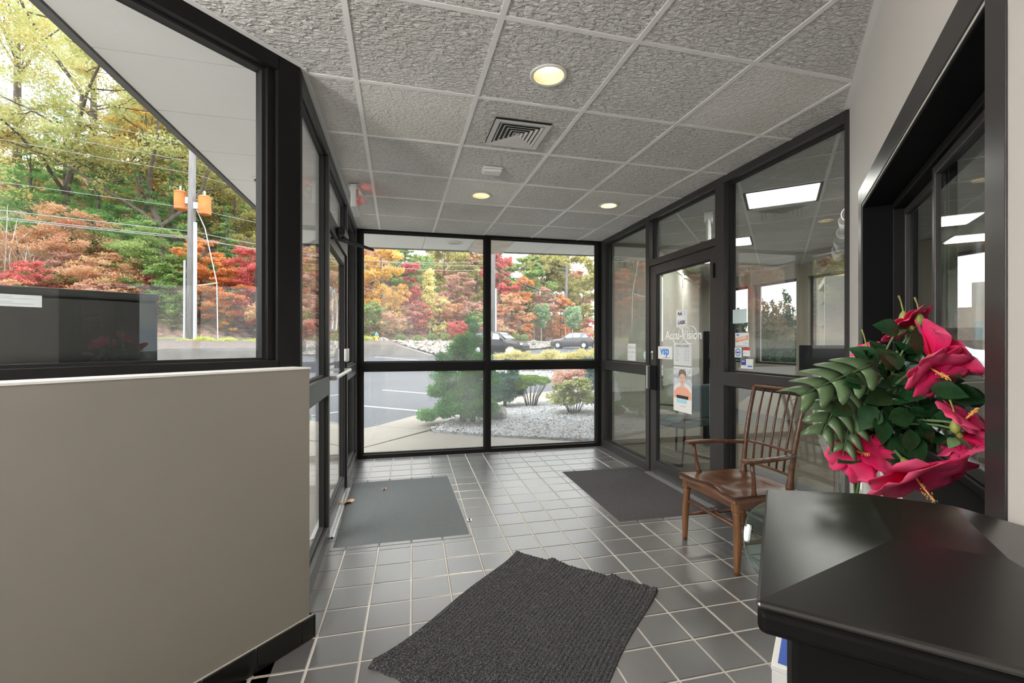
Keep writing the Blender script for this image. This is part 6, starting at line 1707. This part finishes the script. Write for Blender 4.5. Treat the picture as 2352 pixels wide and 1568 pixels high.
# ------------------------------------------------------------------ office beyond the partition
OFF = [(2.585, 2.0), (2.69, 5.42), (3.40, 5.42), (6.0, 8.02), (6.6, 8.02), (6.6, -2.5), (-1.85, -2.5)]
OFF = [(2.50, 1.80), (2.585, 2.0), (2.69, 5.42), (3.40, 5.42), (6.0, 8.02), (6.6, 8.02), (6.6, -2.5), (-1.80, -2.5)]
fl = MB().prism(OFF, -0.06, -0.004).build('floor', M['carpet'])
tag(fl, 'tan carpet floor of the office beyond the glass', 'floor', kind='structure')
oc = MB().prism(OFF, H + 0.112, H + .14).build('ceiling', M['white_paint'])
tag(oc, 'office ceiling of rough tiles set at an angle beyond the glass', 'ceiling', kind='structure')
c0 = Vector((3.36, 3.335, 0)); UA, UB = Vector((.70711, .70711, 0)), Vector((-.70711, .70711, 0))
TRO = {(0, 0), (3, 1), (5, 2)}; VEN = {(1, 0)}
for i in range(-6, 9):
    for j in range(-6, 6):
        q = [c0 + UA * (a * .61) + UB * (b * .61) for a, b in ((i - .5 + .02, j - .5 + .02), (i + .5 - .02, j - .5 + .02), (i + .5 - .02, j + .5 - .02), (i - .5 + .02, j + .5 - .02))]
        if (i, j) in TRO or (i, j) in VEN: continue
        pc = clip_poly(OFF, [(p.x, p.y) for p in q])
        if len(pc) >= 3 and area(pc) > .002: MB().prism(pc, H + .004, H + .02).build('ceiling_tile', M['tile_ceiling'], oc)
for k in range(-7, 10):
    for (O, D_, N_) in ((c0 + UA * ((k - .5) * .61), UB, UA), (c0 + UB * ((k - .5) * .61), UA, UB)):
        q = [O - D_ * 8 - N_ * .012, O + D_ * 8 - N_ * .012, O + D_ * 8 + N_ * .012, O - D_ * 8 + N_ * .012]
        a = sum(q[m].x * q[(m + 1) % 4].y - q[(m + 1) % 4].x * q[m].y for m in range(4))
        if a < 0: q = q[::-1]
        pc = clip_poly(OFF, [(p.x, p.y) for p in q])
        if len(pc) >= 3 and area(pc) > .004: MB().prism(pc, H + (.0 if N_ is UA else .0006), H + .028).build('grid_bar', M['grid_white'], oc)
M['troffer_glow'] = mat('troffer_lens', (1, 1, 1), .5, emit=(1.0, 0.97, 0.90), estr=1.15)
M['troffer_glow'].cycles.emission_sampling = 'NONE'
for (i, j), lab in (((0, 0), 'lit square ceiling panel light nearest the partition'), ((3, 1), 'second square ceiling light deeper in the office'), ((5, 2), 'farthest square ceiling light in the office')):
    p = c0 + UA * (.61 * i) + UB * (.61 * j)
    t = empty('ceiling_panel_light', (p.x, p.y, H), math.pi / 4); tag(t, lab, 'ceiling light', 'office ceiling panel lights')
    MB().box(-.295, .295, -.295, .295, .012, .05).build('housing', M['grille_white'], t)
    for (a, b, c, d_) in ((-.295, .295, -.295, -.275), (-.295, .295, .275, .295), (-.295, -.275, -.275, .275), (.275, .295, -.275, .275)): MB().box(a, b, c, d_, -.004, .02).build('frame_bar', M['grille_dark'], t)
    for a in range(3):
        for b in range(3): MB().box(-.272 + a * .1825, -.272 + a * .1825 + .179, -.272 + b * .1825, -.272 + b * .1825 + .179, .004, .010).build('lens', M['troffer_glow'], t)
    ld = bpy.data.lights.new('panel_lamp', 'AREA'); ld.energy = 5; ld.size = .5; ld.color = (1, .96, .9); lo = bpy.data.objects.new('panel_lamp', ld); COL.objects.link(lo); lo.parent = t; lo.location = (0, 0, -.01)
p = c0 + UA * .61
t = empty('air_diffuser', (p.x, p.y, H), math.pi / 4); tag(t, 'square louvred air diffuser in the office ceiling', 'air vent')
MB().box(-.295, .295, -.295, .295, .006, .02).build('backing', M['grille_white'], t)
for r0 in (0.20, 0.165, 0.13, 0.095, 0.06, .03): ring_box(MB(), r0, r0 - 0.026, -0.010, 0.003).build('louvre', M['grille_white'], t)
# exit sign inside, seen through the transom
t = empty('exit_sign', (3.05, 3.92, H - .34), math.radians(50)); tag(t, 'pale blank-backed exit sign hanging behind the door transom', 'exit sign')
MB().box(-.16, .16, -.02, .02, 0, .24).build('housing', M['white_plastic'], t, bevel=.02)
MB().box(-.05, .05, -.04, .04, .24, .34).build('canopy', M['white_plastic'], t, bevel=.004)
# track lights
ta, tb2 = Vector((3.78, 3.02, H)), Vector((5.9, 4.95, H))
trk = empty('light_track', ta); tag(trk, 'white ceiling track along the office display', 'light track')
Mx, L = frame((0, 0), ((tb2 - ta).x, (tb2 - ta).y)); MB(Mx).box(0, L, -.018, .018, -.03, 0).build('track_rail', M['white_plastic'], trk)
labs = ('white track spotlight nearest the partition', 'second white track spotlight', 'third white track spotlight', 'fourth white track spotlight', 'fifth white track spotlight', 'farthest white track spotlight')
for k, f_ in enumerate((.06, .22, .34, .58, .68, .8)):
    p = ta.lerp(tb2, f_); t = empty('track_spotlight', (p.x, p.y, H - .031)); tag(t, labs[k], 'spotlight', 'track spotlights in the office')
    MB().tube([(0, 0, 0), (0, 0, -.09)], .012, 8).build('stem', M['white_plastic'], t)
    MB(Matrix.Translation((0, 0, -.14)) @ Matrix.Rotation(math.radians(65 if k % 2 else 100), 4, Vector((.6, -.8, 0)))).lathe([(.03, -.10), (.055, -.085), (.065, .02), (.068, .09), (.058, .09), (.05, .02)], 18).build('lamp_head', M['white_plastic'], t, smooth=True)

# walls
def wall_run(name, a, b, th, openings, m_, label):
    """wall from a to b; local y from 0 to th"""
    Mx, L = frame(a, b); mb = MB(Mx); x = 0
    for (s0, s1, z0, z1) in openings:
        if s0 > x: mb.box(x, s0, 0, th, 0, H + .05)
        mb.box(s0, s1, 0, th, 0, z0); mb.box(s0, s1, 0, th, z1, H + .05); x = s1
    if x < L: mb.box(x, L, 0, th, 0, H + .05)
    return tag(mb.build(name, m_), label, 'wall', kind='structure'), Mx, L
_, MX1, L1 = wall_run('wall_far', (6.6, -2.5), (6.6, 8.05), -.2, [(0.4, 6.6, .95, 2.45), (7.55, 8.52, .95, 2.45), (8.75, 9.72, .95, 2.45), (9.85, 10.4, .95, 2.45)], M['wall_office'], 'far office wall with windows looking outdoors')
_, MX2, L2 = wall_run('wall_diagonal', (3.40, 5.42), (6.0, 8.02), .2, [(.30, 1.55, .80, 2.42), (1.85, 3.3, .80, 2.42)], M['wall_office'], 'tan angled office wall with vertical blinds behind the door')
_, MX3, L3 = wall_run('wall_front', (2.72, 5.42), (3.40, 5.42), .2, [(.03, .54, .75, 2.40)], M['wall_office'], 'short tan office wall beside the far lobby window')
tag(MB().box(5.98, 6.8, 8.02, 8.2, 0, H + .05).build('wall_end', M['wall_office']), 'short end wall at the back of the office', 'wall', kind='structure')
tag(MB().box(-2.4, 6.8, -2.7, -2.5, 0, H + .05).build('wall_rear', M['wall_office']), 'rear office wall behind the reception window', 'wall', kind='structure')
tag(MB().prism([(-1.45, -1.93), (-1.60, -2.0), (-1.9, -2.5), (-1.7, -2.5)], 0, H).build('wall_return', M['wall_white']), 'short return wall at the end of the passage', 'wall', kind='structure')
wn_ = 6
for (Mx, ops, lab, y) in ((MX1, [(0.4, 6.6), (7.55, 8.52), (8.75, 9.72), (9.85, 10.4)], ('long office window behind the reception', 'office window beside the tan masonry pillar', 'office window framing dark cypresses', 'narrow office window at the back corner'), -.1),
                          (MX2, [(.30, 1.55), (1.85, 3.3)], ('blind-covered office window behind the door', 'second blind-covered office window'), .12), (MX3, [(.03, .54)], ('narrow blind-covered window beside the lobby corner',), .12)):
    for (s0, s1), lb_ in zip(ops, lab):
        z0_, z1_ = (.95, 2.45) if Mx is MX1 else ((.80, 2.42) if Mx is MX2 else (.75, 2.40))
        t = empty('window_%d' % wn_); wn_ += 1; tag(t, lb_, 'window', kind='structure')
        for (a, b, c, d_) in ((s0, s0 + .04, z0_, z1_), (s1 - .04, s1, z0_, z1_), (s0 + .04, s1 - .04, z0_, z0_ + .04), (s0 + .04, s1 - .04, z1_ - .04, z1_)): MB(Mx).box(a, b, y - .03, y + .03, c, d_).build('frame_bar', M['bronze_frame'], t)
        MB(Mx).box(s0 + .04, s1 - .04, y - .003, y + .003, z0_ + .04, z1_ - .04).build('pane', M['glass'], t)
# vertical blinds
for Mx, s0, s1, za, zb, lab in ((MX2, .26, 1.60, .74, 2.44, 'cream vertical blinds on the angled window behind the door'), (MX2, 1.80, 3.35, .74, 2.44, 'cream vertical blinds on the farther angled window'), (MX3, .01, .56, .70, 2.43, 'cream vertical blinds beside the lobby corner')):
    t = empty('vertical_blind'); tag(t, lab, 'blinds')
    MB(Mx).box(s0, s1, -.07, -.02, zb, zb + .04).build('head_rail', M['white_plastic'], t)
    n = int((s1 - s0) / .075)
    for k in range(n):
        c = s0 + .04 + k * .075; a = math.radians(-24)
        dx, dy = .044 * math.cos(a), .044 * math.sin(a)
        MB(Mx).add([(c - dx, -.045 - dy, za), (c + dx, -.045 + dy, za), (c + dx, -.043 + dy, za), (c - dx, -.043 - dy, za), (c - dx, -.045 - dy, zb), (c + dx, -.045 + dy, zb), (c + dx, -.043 + dy, zb), (c - dx, -.043 - dy, zb)], [(0, 1, 5, 4), (2, 3, 7, 6), (1, 2, 6, 5), (3, 0, 4, 7), (0, 3, 2, 1), (4, 5, 6, 7)]).build('slat', M['blind'], t)

# furniture beyond the glass
t = empty('display_shelf', (4.35, 5.35, 0), math.radians(45)); tag(t, 'open glass-shelved eyewear display behind the office door', 'display shelf')
for x in (-.45, .45):
    MB().box(x - .03, x + .03, -.16, .16, 0, 1.50).build('upright', M['black_frame'], t, bevel=.02)
for k, z in enumerate((.75, .98, 1.22, 1.46)): MB().box(-.44, .44, -.16, .16, z, z + .010).build('shelf', M['glass_green'], t)
MB().box(-.44, .44, -.16, .16, .05, .62).build('base_cabinet', M['grille_white'], t)
for k in range(18):
    z = (.761, .991, 1.231)[k // 6]; x = -.36 + (k % 6) * .145
    g = empty('eyeglasses', (0, 0, 0)); tag(g, ORD[5 - k % 6] + ' dark eyeglasses from the right on the ' + ('lowest', 'middle', 'upper')[k // 6] + ' glass display shelf', 'eyeglasses', 'eyeglasses on the display shelves')
    mb = MB(Matrix.Translation((4.35, 5.35, 0)) @ Matrix.Rotation(math.radians(45), 4, 'Z') @ Matrix.Translation((x, .05, z)))
    for sx in (-.03, .03): mb.tube([(sx + .024 * math.cos(a), -.04, .026 + .020 * math.sin(a)) for a in [2 * math.pi * m / 12 for m in range(13)]], .0035, 5, cap=False)
    mb.tube([(-.054, -.04, .03), (-.054, .06, .03), (-.054, .08, .006)], .003, 5); mb.tube([(.054, -.04, .03), (.054, .06, .03), (.054, .08, .006)], .003, 5)
    mb.build('frame', M['ink'], g)
t = empty('reception_desk', (3.72, 2.62, 0), math.radians(45)); tag(t, 'white reception desk panel behind the partition glass', 'desk')
MB().box(-.55, .55, -.30, .30, 0, .98).build('desk_body', mat('desk_white', (.62, .64, .66), .5), t, bevel=.01)
MB().box(-.60, .60, -.35, .35, .98, 1.02).build('desk_top', M['white_paint'], t, bevel=.008)
for k in range(4): MB().box(-.50 + k * .26, -.27 + k * .26, .300, .308, .08, .90).build('desk_panel', M['grille_white'], t, bevel=.004)
t = empty('computer_monitor', (3.52, 2.98, 1.021), math.radians(120)); tag(t, 'black computer monitor on the reception desk', 'monitor')
MB().box(-.12, .12, -.08, .08, 0, .012).build('foot', M['ink'], t, bevel=.004); MB().box(-.02, .02, -.01, .02, .012, .10).build('neck', M['ink'], t)
MB().box(-.24, .24, -.02, .015, .08, .10).build('lower_bezel', M['ink'], t); MB().box(-.24, .24, -.02, .015, .10, .30).build('screen', M['ink'], t, bevel=.004)
t = empty('white_cabinet', (5.35, 4.42, 0), math.radians(45)); tag(t, 'tall white framed display case deep in the office', 'cabinet')
MB().box(-.5, .5, -.2, .2, 0, .95).build('cabinet_base', M['white_paint'], t, bevel=.006)
for x in (-.47, .47): MB().box(x - .03, x + .03, -.2, .2, .95, 2.05).build('upright', M['white_paint'], t)
MB().box(-.5, .5, -.2, .2, 2.05, 2.12).build('cornice', M['white_paint'], t)
for z in (1.25, 1.55, 1.85): MB().box(-.44, .44, -.18, .18, z, z + .008).build('shelf', M['glass_green'], t)
# waiting chair near the sidelight
t = empty('waiting_chair', (3.15, 4.55, 0), math.radians(200)); tag(t, 'dark green padded waiting chair behind the narrow glass', 'chair')
M['chair_green'] = mat('chair_green', (0.03, 0.055, 0.05), .7)
MB().box(-.25, .25, -.25, .25, .40, .48).build('seat', M['chair_green'], t, bevel=.03)
MB().box(-.25, .25, .22, .29, .50, .88).build('backrest', M['chair_green'], t, bevel=.03)
for sx in (-.27, .27): MB().tube([(sx, .27, .80), (sx, .25, .30), (sx, .22, .012), (sx, -.24, .012), (sx, -.22, .64), (sx, .24, .66)], .013, 8).build('frame_loop', M['black_frame'], t)
# floor mats in the office
o = MB().prism([(2.70, 3.2), (3.7, 3.2), (3.7, 4.1), (2.70, 4.1)], -.003, .006).build('office_mat', M['mat_grey']); tag(o, 'grey lettered welcome mat inside the office door', 'mat')
text_mesh('lettering', 'ACCU', .30, Matrix.Translation((3.2, 3.85, .0065)) @ Matrix.Rotation(math.pi, 4, 'Z'), M['ink_navy'], o); text_mesh('lettering', 'VISION', .24, Matrix.Translation((3.2, 3.5, .0065)) @ Matrix.Rotation(math.pi, 4, 'Z'), M['ink_navy'], o)
o = MB().prism([(3.28, 2.66), (3.62, 2.66), (3.55, 2.95)], -.003, .005).build('carpet_inlay', M['box_blue']); tag(o, 'small blue wedge inlaid in the tan office carpet', 'carpet inlay')
# reception side behind the sliding window
t = empty('office_chair', (2.55, 0.35, 0)); tag(t, 'dark high-backed desk chair behind the reception window', 'chair')
MB().lathe([(.26, .02), (.26, .05), (.03, .08), (.03, .42)], 12).build('base', M['black_frame'], t); MB().box(-.24, .24, -.24, .24, .42, .50).build('seat', M['ink'], t, bevel=.03); MB().box(-.22, .22, .18, .25, .52, 1.28).build('backrest', M['ink'], t, bevel=.05)
t = empty('reception_shelf', (3.6, -0.6, 0), math.radians(-40)); tag(t, 'wall of dark shelves with white files behind the reception window', 'shelf')
for z in (.4, .8, 1.2, 1.6): MB().box(-.8, .8, -.16, .16, z, z + .03).build('shelf_board', M['grille_white'], t)
for x in (-.8, 0, .8): MB().box(x - .02, x + .02, -.16, .16, 0, 1.95).build('upright', M['black_frame'], t)

# ------------------------------------------------------------------ outdoors seen through the office
for k, (u, v, w_, lab) in enumerate(((1756, 690, .55, 'dark cypress seen through the office window, left of the pair'), (1778, 694, .5, 'dark cypress seen through the office window, right of the pair'), (1806, 668, .6, 'tall dark cypress beside the tan masonry pillar'), (1700, 712, .5, 'dark cypress farthest left through the office window'))):
    p = px(u, v, 21.0); h_ = p.z + .1
    t = empty('cypress', (p.x, p.y, -.03)); tag(t, lab, 'tree')
    C = [(.12 * math.cos(q * 2.4), .12 * math.sin(q * 2.4), h_ * (.06 + .9 * q / 17)) for q in range(18)]
    R = [(w_ * (1 - (q / 18) ** 1.6) + .05,) * 2 + (h_ * .06,) for q in range(18)]
    MB().tube([(0, 0, -.1), (0, 0, h_ * .8)], [.10, .04], 8).build('trunk', M['bark'], t)
    link('crown', leaf_cloud('crown', C, R, 5000, .16, LM['cypress'], 60 + k, aspect=.35, shell=.5), None, t)
hz = MB().box(-.5, .5, -9, 9, 0, 1.55).build('hedge_bank', M['mulch']); hz.location = (22, 14, -.1); tag(hz, 'brown hedge bank far off through the office windows', 'hedge')
pil = empty('masonry_pillar', (7.6, 6.55, 0)); tag(pil, 'tan masonry pillar just outside the office windows', 'pillar')
MB().box(-.16, .16, -.22, .22, 0, 2.72).build('pillar_core', M['grout'], pil)
for j in range(13):
    for (a, b) in ((-.225, -.004), (.004, .225)): MB().box(-.172, .172, a, b, j * .208 + .006, j * .208 + .20).build('brick', M['brick'], pil, bevel=.004)
t = empty('brick_building', (30, 20, 0), math.radians(20)); tag(t, 'low brown building seen far off through the office windows', 'building')
MB().box(-4, 4, -8, 8, 0, 3.1).build('wall', mat('far_brick', (.26, .20, .17), .9, var=.2), t)
MB().box(-4, 1, -8, -3, 3.1, 4.3).build('roof_block', mat('far_roof', (.22, .19, .18), .9), t)
for k in range(6): MB().box(-4.05, -3.95, -7 + k * 2.5, -5.6 + k * 2.5, 1.0, 2.4).build('window', M['car_glass'], t)
car('parked_car', (16.5, 8.6, .05), math.radians(100), M['car_white'], 'white parked car seen through the office windows')

# soffit lights
for (x, y, lab) in ((0.786, 6.38, 'round soffit light outside the far window'), (-1.13, 4.36, 'round soffit light outside the angled window')):
    t = empty('soffit_light', (x, y, SZ)); tag(t, lab, 'ceiling light', 'soffit downlights')
    MB().lathe([(.082, .0), (.105, -.001), (.105, -.010), (.092, -.016), (.080, -.006)], 30, cap=False).build('trim_ring', M['white_plastic'], t, smooth=True)
    MB().lathe([(.0, -.0015), (.082, -.0015)], 30, cap=False).build('lens', M['gasket'] if x < 0 else M['soffit_stained'], t)

# the woods go on to the left of the view
src = [o for o in bpy.data.objects if o.parent is None and o.name.split('.')[0] in ('deciduous_tree', 'pine_tree', 'woodland_tree')]
for k in range(14):
    u = -150 - k * 95; d = line_d(u) + 3.0 + (k % 4) * 2.2
    if d < 4 or d > 50: continue
    c = copy_tree(src[(k * 11) % len(src)]); b = w_of((u - 1176) / 1033 * d, d)
    c.location = (b.x, b.y, terrain(b.x, b.y)); c.rotation_euler = (0, 0, k * 1.1)
    c['label'] = ORD[k] + ' autumn tree beyond the left edge of the angled window'; c['group'] = 'autumn trees beyond the left edge'
bpy.context.view_layer.update()
